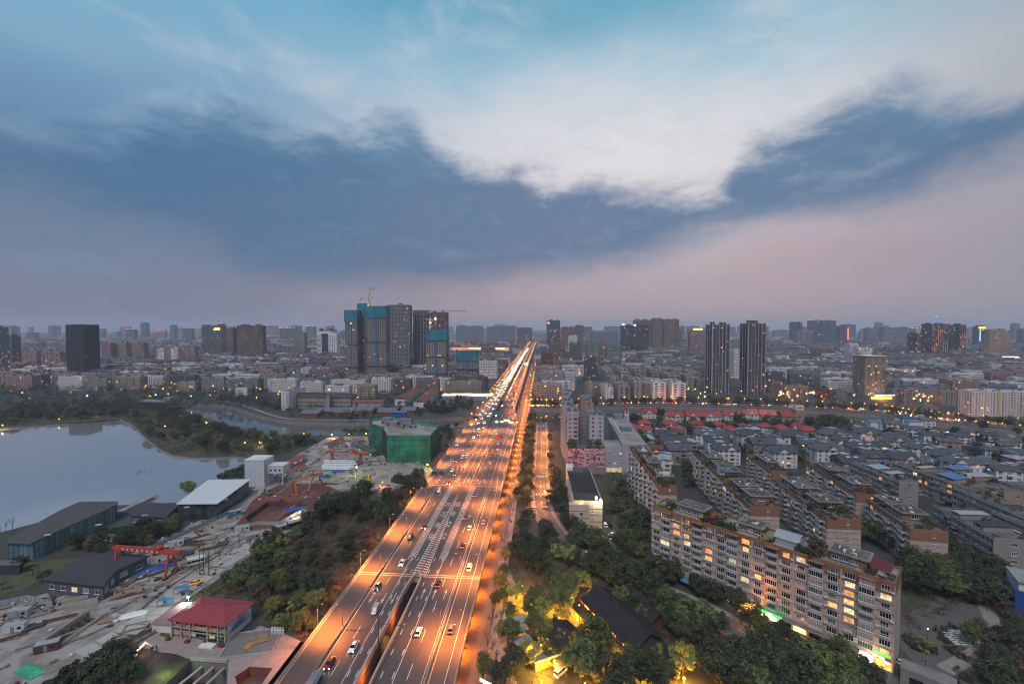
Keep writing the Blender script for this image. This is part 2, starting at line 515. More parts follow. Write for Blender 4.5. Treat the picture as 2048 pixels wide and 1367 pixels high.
# planted ground on both sides of the highway, lakeside park, housing estate ground
sheet('verge',gp([(330,1235),(400,1182),(520,1100),(640,1030),(690,1004),(845,990),(868,952),(890,952),(790,1060),(640,1260),(612,1286),(560,1262),(520,1248),(500,1205),(430,1190)]),0.035,m_park,grid=6.0,rough=0.3)
sheet('lakeside_park',gp([(-300,830),(0,815),(200,800),(345,790),(362,807),(366,818),(400,834),(440,848),(500,862),(560,869),(640,871),(735,870),(650,872),(560,918),(497,915),(470,911),(430,914),(345,909),(300,882),(266,849),(240,838),(130,846),(0,857),(-300,868)]),0.03,m_park)
sheet('garden',gp([(960,1380),(1000,1200),(1040,1085),(1095,1065),(1150,1115),(1250,1165),(1350,1215),(1440,1265),(1600,1380),(1600,1460),(960,1460)]),0.03,m_park)
sheet('estate_lawn',gp([(1800,1100),(1960,1080),(2150,1100),(2150,1460),(1830,1460),(1795,1330)]),0.03,m_park)
sheet('grove_ground',gp([(1130,940),(1260,935),(1300,1010),(1300,1136),(1190,1105),(1130,1075)]),0.03,m_park)
# streets
def ribbon(pts,w,z,name,material,parent=None):
 mb=MB(); L=[]; n=len(pts)
 for i,p in enumerate(pts):
  a=Vector(pts[max(0,i - 1)]); b=Vector(pts[min(n - 1,i+1)]); d=(b - a).normalized(); nn=Vector((-d.y,d.x))
  ww=w[i] if isinstance(w,(list,tuple)) else w
  q=Vector(p); L.append((q+nn*ww/2,q - nn*ww/2))
 for i in range(n - 1):
  a,b=L[i]; c,d=L[i+1]
  mb.quad((b.x,b.y,z),(d.x,d.y,z),(c.x,c.y,z),(a.x,a.y,z))
 return structure(mb.build(name,material,parent))
def smooth_line(pts,k=6):
 out=[]
 n=len(pts)
 for i in range(n - 1):
  p0,p1,p2,p3=(Vector(pts[max(0,i - 1)]),Vector(pts[i]),Vector(pts[i+1]),Vector(pts[min(n - 1,i+2)]))
  for j in range(k):
   t=j/k
   out.append(tuple(0.5*((2*p1)+(-p0+p2)*t+(2*p0 - 5*p1+4*p2 - p3)*t*t+(-p0+3*p1 - 3*p2+p3)*t**3)))
 out.append(tuple(pts[-1]))
 return out
STREET=smooth_line(gp([(1083,843),(1083,900),(1081,960),(1082,1000),(1091,1030),(1110,1062),(1142,1098),(1200,1132),(1290,1172),(1380,1208),(1462,1250),(1560,1308),(1700,1395),(1900,1520)]))
ribbon(STREET,12.5,0.08,'pavement',m_pave)
street=ribbon(STREET,9.0,0.10,'street',m_asph2)
def dashes(line,off,dl,gap,w,z,name,parent):
 mb=MB(); acc=0.0
 for i in range(len(line) - 1):
  a,b=Vector(line[i]),Vector(line[i+1]); L=(b - a).length; d=(b - a)/L; nn=Vector((-d.y,d.x)); t=0
  while t < L:
   ph=(acc+t) % (dl+gap); st=min(0.8,L - t)
   if ph < dl:
    p,q=a+d*t+nn*off,a+d*(t+st)+nn*off
    mb.quad(*[(v.x,v.y,z) for v in (p - nn*w/2,q - nn*w/2,q+nn*w/2,p+nn*w/2)])
   t+=st
  acc+=L
 return stuff(mb.build(name,m_white,parent))
dashes(STREET,0.0,4,5,0.25,0.115,'lane_line',street)
dashes(STREET,4.2,8,0.01,0.2,0.115,'edge_line',street); dashes(STREET,-4.2,8,0.01,0.2,0.115,'edge_line',street)
for py in (852,952,988):                                            # zebra crossings of the side street
 x,y=G(1082,py); mb=MB()
 for k in range(-4,5):
  mb.quad((x+k*0.95 - .25,y - 2,0.12),(x+k*0.95+.25,y - 2,0.12),(x+k*0.95+.25,y+2,0.12),(x+k*0.95 - .25,y+2,0.12))
 stuff(mb.build('zebra_crossing',m_white,street))
# path winding through the garden beside the viaduct
ribbon(smooth_line(gp([(1003,1120),(1021,1165),(1024,1200),(1010,1245),(1003,1290),(1012,1340),(1040,1400)])),3.4,0.09,'garden_path',m_pave)
ribbon(smooth_line(gp([(2010,1165),(1965,1200),(1900,1238),(1850,1262),(1860,1300),(1895,1345),(1890,1420)])),[8,9,9,9.5,11,13,15,16]+[16]*60,0.09,'estate_drive',m_asph2)
ribbon(smooth_line(gp([(1965,1200),(1990,1260),(1960,1300),(1890,1340)])),4.5,0.095,'estate_path',m_pave)
# road behind the canal and its embankment promenade
CROAD=smooth_line(gp([(1062,811),(1120,811),(1250,806),(1400,807),(1590,813),(1760,822),(1840,834),(1950,844),(2140,860)]))
canal_road=ribbon(CROAD,13,0.09,'canal_road',m_asph2)
dashes(CROAD,0.0,6,6,0.3,0.11,'lane_line',canal_road)
t=thing('embankment_parapet','long stone parapet along the canal road','wall',(0,0,0))
for i in range(len(CROAD) - 1):
 a,b=Vector(CROAD[i]),Vector(CROAD[i+1]); d=(b - a).normalized(); nn=Vector((d.y,-d.x))*16
 MB().obox((a.x+nn.x,a.y+nn.y,0.5),(b.x+nn.x,b.y+nn.y,0.5),0.4,1.0).build('section',m_stone,t)
ribbon(smooth_line(gp([(1850,850),(1862,800),(1850,760),(1840,735),(1838,722)])),14,0.1,'side_road',m_asph2)
ribbon(smooth_line(gp([(430,800),(470,806),(510,818),(545,830),(590,838),(700,840),(770,838)])),4,0.09,'promenade',m_pave)
# ------------------------------------------------------------------ the elevated highway
DZ=6.5
m_barr=mat('barrier_concrete','a39a90',0.85,0.2,0.5)
m_steel=mat('galvanised_steel','6f7276',0.5,0.15,1.0,metal=0.6)
m_dsteel=mat('dark_steel','3c4046',0.55,0.2,1.0,metal=0.5)
UL,UR,ULS,URS,UCL,UCR=-73.0,-23.4,-64.3,-32.0,-53.6,-43.4
# ground level carriageway below and beside it
lower=MB().quad((-80,60,.03),(-16.8,60,.03),(-13.5,2600,.03),(-80,2600,.03)).build('lower_road',m_asph2)
structure(lower)
mb=MB().box(-17.0,-14.4,60,620,0.0,0.16)
structure(mb.build('pavement',m_pave))
dashes([(-26.0,470),(-26.0,1600)],0,5,7,.25,.05,'lane_line',lower); dashes([(-22.5,470),(-22.5,1600)],0,5,7,.25,.05,'lane_line',lower)
dashes([(-49.0,520),(-49.0,1600)],0,5,7,.25,.05,'lane_line',lower)
def deck(name,left,right,thick=1.7):
 """viaduct slab from left/right edge lines [(u, v, z), ...] of equal length"""
 mb=MB(); n=len(left)
 for i in range(n - 1):
  a,b,c,d=left[i],right[i],right[i+1],left[i+1]
  lo_=lambda p,k: (p[0]+k,p[1],p[2] - thick)
  mb.quad(a,b,c,d,0)
  mb.quad(b,lo_(b,-1.2),lo_(c,-1.2),c,1); mb.quad(lo_(a,1.2),a,d,lo_(d,1.2),1); mb.quad(lo_(b,-1.2),lo_(a,1.2),lo_(d,1.2),lo_(c,-1.2),1)
 a,b=left[0],right[0]; mb.quad(a,lo_(a,1.2),lo_(b,-1.2),b,1)
 return structure(mb.build(name,[m_asph,m_conc]))
main_deck=deck('highway',[(UL,60,DZ),(UL,170,DZ),(UL,171,DZ),(UL - 1,440,DZ)],[(-51.2,60,DZ),(-50.9,170,DZ),(UR,171,DZ),(UR,440,DZ)])
deck('highway',[(-46.6,60,DZ+.004),(-46.0,171,DZ+.004)],[(UR,60,DZ+.004),(UR,171,DZ+.004)])
deck('highway',[(UL - 1,440,DZ),(-71,530,DZ)],[(UCL,440,DZ),(UCL,530,DZ)])
deck('highway',[(UCR,440,DZ),(UCR+1.2,530,DZ),(-41.5,560,DZ)],[(UR,440,DZ),(-31.6,530,DZ),(-31.2,560,DZ)])
# centre lanes run down to the lower road
deck('bus_ramp',[(UCL,440,DZ),(UCL,470,DZ - .6),(UCL,560,0.3),(UCL,566,0.04)],[(UCR,440,DZ),(UCR,470,DZ - .6),(UCR,560,0.3),(UCR,566,0.04)],0.6)
VL=[(-71,530,DZ),(-68,640,7.2),(-66,800,8.4),(-65.5,1000,9.0),(-65.5,1800,9.0),(-66,2600,9.0),(-64,4200,9.0)]
VR=[(UCL,530,DZ),(-53.4,640,7.2),(-53.2,800,8.4),(-53,1000,9.0),(-53,1800,9.0),(-47,2600,9.0),(-45,4200,9.0)]
WL=[(-41.5,560,DZ),(-41.3,640,7.2),(-41.2,800,8.4),(-41.2,1000,9.0),(-41.2,1800,9.0),(-46,2600,9.01),(-44,4200,9.01)]
WR=[(-31.2,560,DZ),(-31.0,640,7.2),(-30.8,800,8.4),(-30.6,1000,9.0),(-30.4,1800,9.0),(-28,2600,9.01),(-26,4200,9.01)]
via_l=deck('highway',VL,VR); via_r=deck('highway',WL,WR)
def barrier(line,label,h=0.95,w=0.45,z=None):
 mb=MB()
 for i in range(len(line) - 1):
  a,b=line[i],line[i+1]
  mb.obox((a[0],a[1],a[2]+h/2),(b[0],b[1],b[2]+h/2),w,h)
  mb.obox((a[0],a[1],a[2]+h+.18),(b[0],b[1],b[2]+h+.18),.12,.1,1)
  L=math.dist(a,b); k=int(L/3)
  for j in range(k if L < 320 else 0):
   t=j/k; p=[a[c]+(b[c] - a[c])*t for c in range(3)]
   mb.box(p[0] - .06,p[0]+.06,p[1] - .06,p[1]+.06,p[2]+h,p[2]+h+.15,1)
 return tag(mb.build('crash_barrier',[m_barr,m_steel]),label,'barrier','barriers of the elevated highway')
z=DZ
barrier([(UL+.3,60,z),(UL+.3,171,z),(UL - .7,440,z),(-70.7,530,z)]+[(p[0]+.3,p[1],p[2]) for p in VL[1:]],'concrete parapet on the outer left edge of the highway, beside the thicket')
barrier([(ULS,60,z),(ULS,272,z)],'low barrier between the empty left slip lanes and the main lanes')
barrier([(UCL,276,z),(UCL,440,z),(UCL - .3,530,z)]+[(p[0] - .3,p[1],p[2]) for p in VR[1:]],'barrier left of the middle bus lanes')
barrier([(UCR,276,z),(UCR,440,z),(UCR+1.2,530,z),(-41.2,560,z)]+[(p[0]+.3,p[1],p[2]) for p in WL[1:]],'barrier right of the middle bus lanes')
barrier([(URS,60,z),(URS,270,z)],'barrier between the right main lanes and the outer slip lanes')
barrier([(UR - .3,60,z),(UR - .3,440,z),(-31.9,530,z),(-31.5,560,z)]+[(p[0] - .3,p[1],p[2]) for p in WR[1:]],'parapet on the right edge of the highway above the orange footpath')
# kerb wall round the long opening in the deck
mb=MB(); ring=[(-51.0,60),(-50.6,160),(-50.2,168),(-49.2,171.5),(-47.6,171.8),(-46.6,169),(-46.3,162),(-46.8,60)]
for i in range(len(ring) - 1):
 a,b=ring[i],ring[i+1]
 mb.obox((a[0],a[1],z+.2),(b[0],b[1],z+.2),.42,2.2)
 mb.obox((a[0],a[1],z+1.36),(b[0],b[1],z+1.36),.55,.12,0)
 mb.quad((a[0],a[1],z - 1.5),(b[0],b[1],z - 1.5),(b[0],b[1],0),(a[0],a[1],0),1)
tag(mb.build('opening_wall',[m_barr,m_concd]),'low concrete wall round the long opening between the carriageways','wall')
# piers
def pier(u,v,zt,w=8.0):
 mb=MB(); mb.tube((0,0,0),(0,0,zt - 3.2),1.0,1.0,10)
 mb.prism([(-1.0,-.9),(1.0,-.9),(1.0,.9),(-1.0,.9)],zt - 3.2,zt - 3.19)
 mb.add([(-1,-.9,zt - 3.2),(1,-.9,zt - 3.2),(1,.9,zt - 3.2),(-1,.9,zt - 3.2),(-w/2,-1.1,zt - 1.8),(w/2,-1.1,zt - 1.8),(w/2,1.1,zt - 1.8),(-w/2,1.1,zt - 1.8)],
           [(0,1,5,4),(1,2,6,5),(2,3,7,6),(3,0,4,7),(4,5,6,7)])
 return mb
pm=pier(0,0,DZ).mesh('viaduct_pier',m_conc); pm2=pier(0,0,8.8).mesh('viaduct_pier',m_conc)
v=88
while v < 560:
 for u in ((-68.5,-57.5,-39.5,-27.5) if v < 440 else (-64,-37)):
  tag(link('viaduct_pier',pm,None,(u,v,0)),'round concrete pier with flared head under the highway deck','pier','piers under the near deck')
 v+=30
while v < 2000:
 for u in (-59.5,-36):
  tag(link('viaduct_pier',pm2,None,(u,v,0)),'tall concrete pier under the twin viaducts','pier','piers under the far viaducts')
 v+=30 if v < 1200 else 60
# --- markings
def strip(mb,u0,v0,u1,v1,w,zz=DZ+.022):
 d=Vector((u1 - u0,v1 - v0)).normalized(); n=Vector((d.y,-d.x))*w/2
 mb.quad((u0 - n.x,v0 - n.y,zz),(u0+n.x,v0+n.y,zz),(u1+n.x,v1+n.y,zz),(u1 - n.x,v1 - n.y,zz))
mb=MB()
for u,v0,v1 in ((-72.2,60,440),(-65.0,60,272),(-63.5,60,272),(-55.0,60,190),(-41.0,60,190),(-33.0,60,270),(-31.1,60,270),(-26.6,60,262),(-24.4,265,438),(-52.9,276,430),(-44.2,276,430),(-42.3,276,438),(-54.6,276,440)):
 strip(mb,u,v0,u,v1,.22)
strip(mb,-26.6,262,-29,300,.22); strip(mb,-29,300,-28.2,438,.22); strip(mb,-66.5,276,-68.5,440,.22); strip(mb,-72,273,-68,320,.22)
strip(mb,-48.7,276,-48.6,430,.3)
stuff(mb.build('edge_line',m_white,main_deck))
mb=MB(); bars=MB()
for u,v0,v1 in ((-59.2,60,272),(-37.3,60,270),(-61.8,276,440),(-58.2,276,440),(-38.6,276,438),(-34.8,276,438)):
 v=v0
 while v < v1: strip(mb,u,v,u,v+6,.22); v+=15
for u,v0,v1 in ((-31.8,276,438),(-65.2,276,440)):
 v=v0
 while v < v1: strip(mb,u,v,u,v+2.4,.5); v+=5
for su,dv in ((-55.0,.55),(-41.0,-.55),(-51.6,-.5),(-45.4,.5)):
 v=66
 while v < 186: strip(bars,su+dv,v,su+dv,v+2.6,.3); v+=9
for (u,q) in ((-53.4,-.0),(-43.6,.0)):
 v=284
 while v < 425: strip(bars,u+(.9 if u < -50 else -.9),v,u+(.9 if u < -50 else -.9),v+2,.3); v+=6
stuff(mb.build('lane_dash',m_white,main_deck)); stuff(bars.build('bus_lane_dash',m_white,main_deck))
# chevron bands either side of the bus lanes
mb=MB()
v=186.0
while v < 271:
 for u0,s in ((-56.1,1),(-42.9,-1)):
  uc,w=u0+1.25,1.2
  if s < 0: uc=-42.9+1.25
  k=1.1
  for q in (-1,1):
   mb.quad((uc,v+1.1*s*k,DZ+.024),(uc,v+1.1*s*k+.75,DZ+.024),(uc+q*w,v - .2*s+.75,DZ+.024),(uc+q*w,v - .2*s,DZ+.024))
 v+=1.75
strip(mb,-56.3,184,-56.3,272,.18); strip(mb,-53.5,184,-53.5,272,.18); strip(mb,-43.1,184,-43.1,272,.18); strip(mb,-40.3,184,-40.3,272,.18)
stuff(mb.build('chevron',m_white,main_deck))
# hatched nose before the opening with its red spine
mb=MB(); v=173.0
while v < 250:
 t=(v - 172)/90; ul=-50.9+2.2*t; ur=-45.6 - 3.1*t; um=-48.0 - .7*t
 if um - ul > .3:
  mb.quad((ul,v+.55,DZ+.023),(um,v,DZ+.023),(um,v+.8,DZ+.023),(ul,v+1.35,DZ+.023))
  mb.quad((um,v,DZ+.023),(ur,v - .9,DZ+.023),(ur,v - .1,DZ+.023),(um,v+.8,DZ+.023))
 v+=1.9
strip(mb,-51.0,172.5,-48.8,262,.22); strip(mb,-45.5,171,-48.6,262,.22)
stuff(mb.build('hatching',m_white,main_deck))
mb=MB(); strip(mb,-48.0,172.5,-48.72,262,.45,DZ+.03); mb.build('red_line',m_red,main_deck)
mb=MB()
for u,vv,s in ((-53.3,160,-1),(-56.9,160,-1),(-61.3,160,-1),(-43.4,157,1),(-39.2,157,1),(-35.2,157,1),(-51,278,-1),(-46.4,280,1),(-40.6,278,1),(-36.2,278,1),(-66.5,385,-1),(-66.5,330,-1),(-30.5,335,1),(-30.5,390,1)):
 L=4.2
 mb.quad((u - .14,vv - s*0,DZ+.025),(u+.14,vv,DZ+.025),(u+.14,vv+s*L,DZ+.025),(u - .14,vv+s*L,DZ+.025)) if s > 0 else mb.quad((u - .14,vv+s*L,DZ+.025),(u+.14,vv+s*L,DZ+.025),(u+.14,vv,DZ+.025),(u - .14,vv,DZ+.025))
 tri=[(u - .55,vv+s*L,DZ+.025),(u+.55,vv+s*L,DZ+.025),(u,vv+s*(L+2.6),DZ+.025)]
 mb.tri(*(tri if s > 0 else tri[::-1]))
stuff(mb.build('arrow',m_white,main_deck))
mb=MB()
for vv,ua,ub in ((171.5,UL,UR),(272.5,UL,UR),(104,UL,-51.4),(106,-46.4,UR),(345,UL,UR),(412,UL,UR)):
 strip(mb,ua+.6,vv,ub - .6,vv - .4,.55 if vv in (171.5,272.5) else .25,DZ+.018)
 if vv==171.5: strip(mb,ua+.6,vv+1.4,ub - .6,vv+1.0,.5,DZ+.018)
stuff(mb.build('expansion_joint',m_barr,main_deck))
def lettering(txt,size,material,parent,loc,rot,name='lettering',extr=0.0,sx=1.0,sy=1.0):
 c=bpy.data.curves.new('txt','FONT'); c.body=txt; c.size=size; c.align_x='CENTER'; c.align_y='CENTER'; c.extrude=extr
 tmp=bpy.data.objects.new('txt',c); COL.objects.link(tmp)
 me=bpy.data.meshes.new_from_object(tmp)
 bpy.data.objects.remove(tmp); bpy.data.curves.remove(c)
 me.materials.clear(); me.materials.append(material)
 o=link(name,me,parent,loc)
 o.rotation_euler=rot; o.scale=(sx,sy,1)
 return o
for i,ch in enumerate('公交专用'):
 vv=205.5+i*12.5
 t=(vv - 172)/90
 o=lettering(ch,3.0,m_white,main_deck,(-45.9 - .4*t,vv,DZ+.026),(0,0,0),sx=1.15,sy=2.4)
 o=lettering(ch,3.0,m_white,main_deck,(-51.6+.6*t,243 - i*12.5,DZ+.026),(0,0,math.pi),sx=1.15,sy=2.4)
for u in (-40.6,-36.7,-33.0,-29.2):
 lettering('60',2.6,m_white,main_deck,(u,399,DZ+.026),(0,0,0),sx=1.0,sy=2.2)
# ------------------------------------------------------------------ trees
m_bark=mat('bark','4a3f37',0.95,0.3,2.0)
m_twig=mat('twigs','5a4a48',0.95,0.3,0.5,rnd=0.15)
def leafmat(name,c1,c2,rnd=0.25):
 m=bpy.data.materials.new(name); m.use_nodes=True
 t=m.node_tree; b=t.nodes['Principled BSDF']
 b.inputs['Roughness'].default_value=0.7; b.inputs['Specular IOR Level'].default_value=0.25
 tcn=t.nodes.new('ShaderNodeTexCoord'); nz=t.nodes.new('ShaderNodeTexNoise')
 nz.inputs['Scale'].default_value=0.55; nz.inputs['Detail'].default_value=5
 oi=t.nodes.new('ShaderNodeObjectInfo')
 t.links.new(tcn.outputs['Object'],nz.inputs['Vector'])
 mr=t.nodes.new('ShaderNodeMapRange'); mr.inputs[1].default_value=0.32; mr.inputs[2].default_value=0.68
 t.links.new(nz.outputs['Fac'],mr.inputs[0])
 mx=t.nodes.new('ShaderNodeMix'); mx.data_type='RGBA'; mx.inputs[6].default_value=lin(c1); mx.inputs[7].default_value=lin(c2)
 t.links.new(mr.outputs[0],mx.inputs[0])
 m2=t.nodes.new('ShaderNodeMapRange'); m2.inputs[3].default_value=1 - rnd; m2.inputs[4].default_value=1+rnd*1.3
 t.links.new(oi.outputs['Random'],m2.inputs[0])
 mu=t.nodes.new('ShaderNodeMix'); mu.data_type='RGBA'; mu.blend_type='MULTIPLY'; mu.inputs[0].default_value=1
 t.links.new(mx.outputs[2],mu.inputs[6]); t.links.new(m2.outputs[0],mu.inputs[7])
 t.links.new(mu.outputs[2],b.inputs['Base Color'])
 return m
LM={'dark': leafmat('leaf_dark','2b3426','474f36'),'mid': leafmat('leaf_mid','455030','626b3c'),'light': leafmat('leaf_light','66763a','8a9550'),
      'brown': leafmat('leaf_brown','4a3c36','685349'),'yellow': leafmat('leaf_yellow','6c6a34','8c8340'),'far': leafmat('leaf_far','2f3b2c','485039'),'red': leafmat('leaf_red','5a3238','714048')}
def leaves(centres,rads,per,size,seed,up=0.35,squash=0.8,aspect=0.6):
 """numpy leaf quads scattered through clumps; returns verts, faces"""
 rg=np.random.default_rng(seed)
 n=len(centres)*per
 c=np.repeat(np.asarray(centres,float),per,0); r=np.repeat(np.asarray(rads,float),per)
 d=rg.normal(size=(n,3)); d/=np.linalg.norm(d,axis=1)[:,None]
 rr=r*rg.uniform(0.35,1.0,n)**0.6
 p=c+d*rr[:,None]*np.array([1,1,squash])
 nrm=d*0.9+rg.normal(size=(n,3))*0.55+np.array([0,0,up])
 nrm/=np.linalg.norm(nrm,axis=1)[:,None]
 a=np.cross(nrm,rg.normal(size=(n,3))); a/=np.linalg.norm(a,axis=1)[:,None]
 b=np.cross(nrm,a)
 s=size*rg.uniform(0.6,1.35,n)
 a*=(s*0.5)[:,None]; b*=(s*0.5*aspect)[:,None]
 fold=nrm*(s*0.12)[:,None]
 v=np.stack([p - a,p - b*1.0+fold,p+a,p+b+fold],1).reshape(-1,3)
 f=np.arange(n*4).reshape(-1,4)
 return v,f
def np_mesh(name,v,f,mats,smooth=False):
 me=bpy.data.meshes.new(name)
 me.vertices.add(len(v)); me.vertices.foreach_set('co',np.asarray(v,np.float32).ravel())
 k=f.shape[1]
 me.loops.add(f.size); me.loops.foreach_set('vertex_index',f.ravel().astype(np.int32))
 me.polygons.add(len(f)); me.polygons.foreach_set('loop_start',np.arange(0,f.size,k,dtype=np.int32))
 if smooth: me.polygons.foreach_set('use_smooth',np.ones(len(f),bool))
 for m in (mats if isinstance(mats,(list,tuple)) else [mats]): me.materials.append(m)
 me.update(calc_edges=True); me.validate()
 return me
def trunk_mb(h,r,rg,limbs=6,spread=2.4,top=0.75):
 mb=MB(); pts=[(0,0,-0.4),(rg.uniform(-.15,.15),rg.uniform(-.15,.15),h*.3),(rg.uniform(-.3,.3),rg.uniform(-.3,.3),h*.55),(rg.uniform(-.4,.4),rg.uniform(-.4,.4),h*top)]
 mb.path(pts,[r,r*.8,r*.55,r*.15],7)
 for i in range(limbs):
  t=rg.uniform(.35,.68); a=2*math.pi*i/limbs+rg.uniform(-.4,.4)
  p=Vector((0,0,h*t)); q=p+Vector((math.cos(a)*spread*.55,math.sin(a)*spread*.55,h*.13)); e=p+Vector((math.cos(a)*spread,math.sin(a)*spread,h*rg.uniform(.18,.32)))
  mb.path([p,q,e],[r*.4,r*.25,r*.06],5)
 return mb
TREES={}
def make_tree(key,h,cr,leaf,nclump,per,size,seed,shape='round',low=0.32):
 rg=random.Random(seed); cs,rs=[],[]
 for i in range(nclump):
  while True:
   x,y,w=rg.uniform(-1,1),rg.uniform(-1,1),rg.uniform(0,1)
   if shape=='round': lim=math.sqrt(max(0,1 - (2*w - 1)**2*.95))
   elif shape=='cone': lim=(1 - w)**.8*.95+.05
   elif shape=='column': lim=.55+.35*math.sin(w*3.1)
   else: lim=(1 - abs(w - .45)*1.3)
   q=math.hypot(x,y)
   if q < lim and (q > lim*.45 or rg.random() < .3): break
  cs.append((x*cr,y*cr,h*(low+(1 - low)*w*.95))); rs.append(cr*rg.uniform(.2,.38)*(1 if shape !='cone' else .75))
 v,f=leaves(cs,rs,per,size,seed)
 crown=np_mesh('crown',v,f,LM[leaf])
 trunk=trunk_mb(h,max(.12,h*.022),rg,6,cr*.6).mesh('trunk',m_bark,True)
 TREES[key]=(trunk,crown)
make_tree('camphor_a',11,4.6,'dark',46,95,.62,1); make_tree('camphor_b',10,5.2,'dark',50,90,.66,2,'flat')
make_tree('camphor_c',8,3.6,'dark',36,90,.55,3); make_tree('leafy_a',10,4.2,'mid',42,90,.6,4); make_tree('leafy_b',8.5,3.7,'mid',36,85,.55,5,'flat')
make_tree('willow_a',9,3.8,'light',40,85,.5,6); make_tree('brown_a',6.5,3.2,'brown',36,80,.42,8,'flat',.2); make_tree('brown_b',5,2.8,'brown',30,80,.4,9,'round',.15)
make_tree('yellow_a',8.5,3.5,'yellow',36,85,.5,10); make_tree('cone_a',8,2.2,'yellow',30,90,.45,11,'cone',.08); make_tree('column_a',9,1.7,'dark',30,70,.5,12,'column',.15)
make_tree('far_a',10,4.8,'far',26,36,1.15,13,low=.22); make_tree('far_b',9,5.0,'far',24,36,1.15,14,'flat',.2); make_tree('far_c',8,4.0,'dark',22,36,1.0,15,low=.2)
make_tree('shrub_a',2.4,1.6,'dark',14,60,.36,16,low=.12); make_tree('shrub_b',2.0,1.4,'light',12,60,.32,17,low=.12); make_tree('shrub_c',2.6,1.7,'brown',14,60,.36,18,low=.12)
make_tree('pot_a',1.7,1.1,'mid',10,45,.3,19,low=.1); make_tree('pot_b',1.5,1.0,'red',9,45,.28,20,low=.1); make_tree('far_l',8,4.0,'mid',22,34,1.0,21,low=.2)
def bare_tree(key,h,seed,dens=1.0):
 rg=random.Random(seed); mb=MB(); tw=MB()
 def grow_(p,d,L,r,lev):
  q=p+d*L
  (mb if lev < 2 else tw).tube(p,q,r,r*.6,5 if lev < 2 else 3,cap=False)
  if lev >=4: return
  for i in range(3 if lev else 5):
   nd=(d+Vector((rg.uniform(-1,1),rg.uniform(-1,1),rg.uniform(-.2,.6)))*(.62 if lev else .75)).normalized()
   grow_(p+d*L*rg.uniform(.45,1.0),nd,L*rg.uniform(.5,.78),r*.5,lev+1)
 grow_(Vector((0,0,-.3)),Vector((0,0,1)),h*.42,h*.022,0)
 TREES[key]=(mb.mesh('trunk',m_bark),tw.mesh('crown',m_twig))
bare_tree('bare_a',8,31); bare_tree('bare_b',7,32)
def spindly(key,h,seed):
 rg=random.Random(seed); mb=MB(); tw=MB(); mb.path([(0,0,-.3),(.1,0,h*.5),(0,.1,h)],[.2,.12,.03],6)
 for i in range(46):
  zz=h*rg.uniform(.25,.98); a=rg.uniform(0,6.3); L=(1 - zz/h)*1.6+.35
  tw.tube((0,0,zz),(math.cos(a)*L,math.sin(a)*L,zz+L*.5),.035,.01,3,cap=False)
 TREES[key]=(mb.mesh('trunk',m_bark),tw.mesh('crown',m_twig))
spindly('larch_a',14,41)
def palm(key,h,seed):
 rg=random.Random(seed); mb=MB(); mb.path([(0,0,-.3),(.1,0,h*.5),(.15,.05,h)],[.24,.2,.17],7); fr=MB()
 for i in range(18):
  a=i*2.4; e=rg.uniform(-.2,1.0); p=Vector((.15,.05,h)); d=Vector((math.cos(a)*math.cos(e),math.sin(a)*math.cos(e),math.sin(e)))
  s_=Vector((-d.y,d.x,0)).normalized()
  for k in range(9):
   t=(k+1)/9; q=p+d*2.6*t+Vector((0,0,-1.4*t*t)); w=.5*(1 - abs(t - .5))
   for sg in (-1,1):
    fr.tri(tuple(q),tuple(q+d*.25),tuple(q+s_*sg*w+d*.35+Vector((0,0,-.25))))
 TREES[key]=(mb.mesh('trunk',m_bark),fr.mesh('crown',LM['dark']))
palm('palm_a',3.2,51)
NICE={'camphor': 'evergreen_tree','leafy': 'leafy_tree','willow': 'willow_tree','brown': 'brown_bush','yellow': 'yellow_tree','cone': 'conical_tree','column': 'columnar_tree','far': 'broadleaf_tree',
  'shrub': 'shrub','pot': 'roof_garden_shrub','bare': 'bare_tree','larch': 'larch_tree','palm': 'palm_tree'}
ADJ={'camphor': 'dark evergreen','leafy': 'leafy green','willow': 'pale green','brown': 'twiggy brown','yellow': 'yellowing','cone': 'conical','column': 'columnar','far': 'rounded dark','shrub': 'low bushy','pot': 'potted','bare': 'leafless','larch': 'spindly','palm': 'palm'}
def tree(key,x,y,label,group,s=1.0,z=0.0,rg=R,parts=True):
 tr,cr_=TREES[key]; nm=NICE[key.split('_')[0]]; label=label.replace('{k}',ADJ[key.split('_')[0]])
 rz=rg.uniform(0,6.28); sc=(s*rg.uniform(.9,1.1),s*rg.uniform(.9,1.1),s*rg.uniform(.88,1.12))
 t=thing(nm,label,'shrub' if nm in ('shrub','roof_garden_shrub','brown_bush') else 'tree',(x,y,z),rz,group)
 t.scale=sc
 link('trunk',tr,t); link('crown',cr_,t)
 return t
# ------------------------------------------------------------------ lamps
m_pole=mat('lamp_pole','74777c',0.5,0.1,1.0,metal=0.5)
e_orange=emit('sodium_glow','ff8a1e',9.0); e_warm=emit('warm_glow','ffb62e',9.0); e_white=emit('white_glow','fff3dc',26.0); e_green=emit('green_glow','35ff62',9.0)
e_red=emit('red_glow','ff3a2e',9.0); e_blue=emit('blue_glow','4a7dff',7.0); e_yel=emit('yellow_glow','ffe23a',7.0); e_head=emit('headlight_glow','fff0cf',80.0); e_tail=emit('taillight_glow','ff2418',22.0)
e_win=emit('lit_window','ffc26a',1.3); e_winw=emit('lit_window_white','ffe9c4',1.2); e_wino=emit('lit_window_orange','ff9a3c',1.4); e_dim=emit('lit_window_dim','ffb868',0.55)
LIGHTS={}
def lightdata(key,col,power,size=.25,spot=None):
 if key not in LIGHTS:
  d=bpy.data.lights.new(key,'SPOT' if spot else 'POINT'); d.energy=power; d.color=lin(col)[:3]; d.shadow_soft_size=size
  if spot: d.spot_size=math.radians(spot); d.spot_blend=0.7
  LIGHTS[key]=d
 return LIGHTS[key]
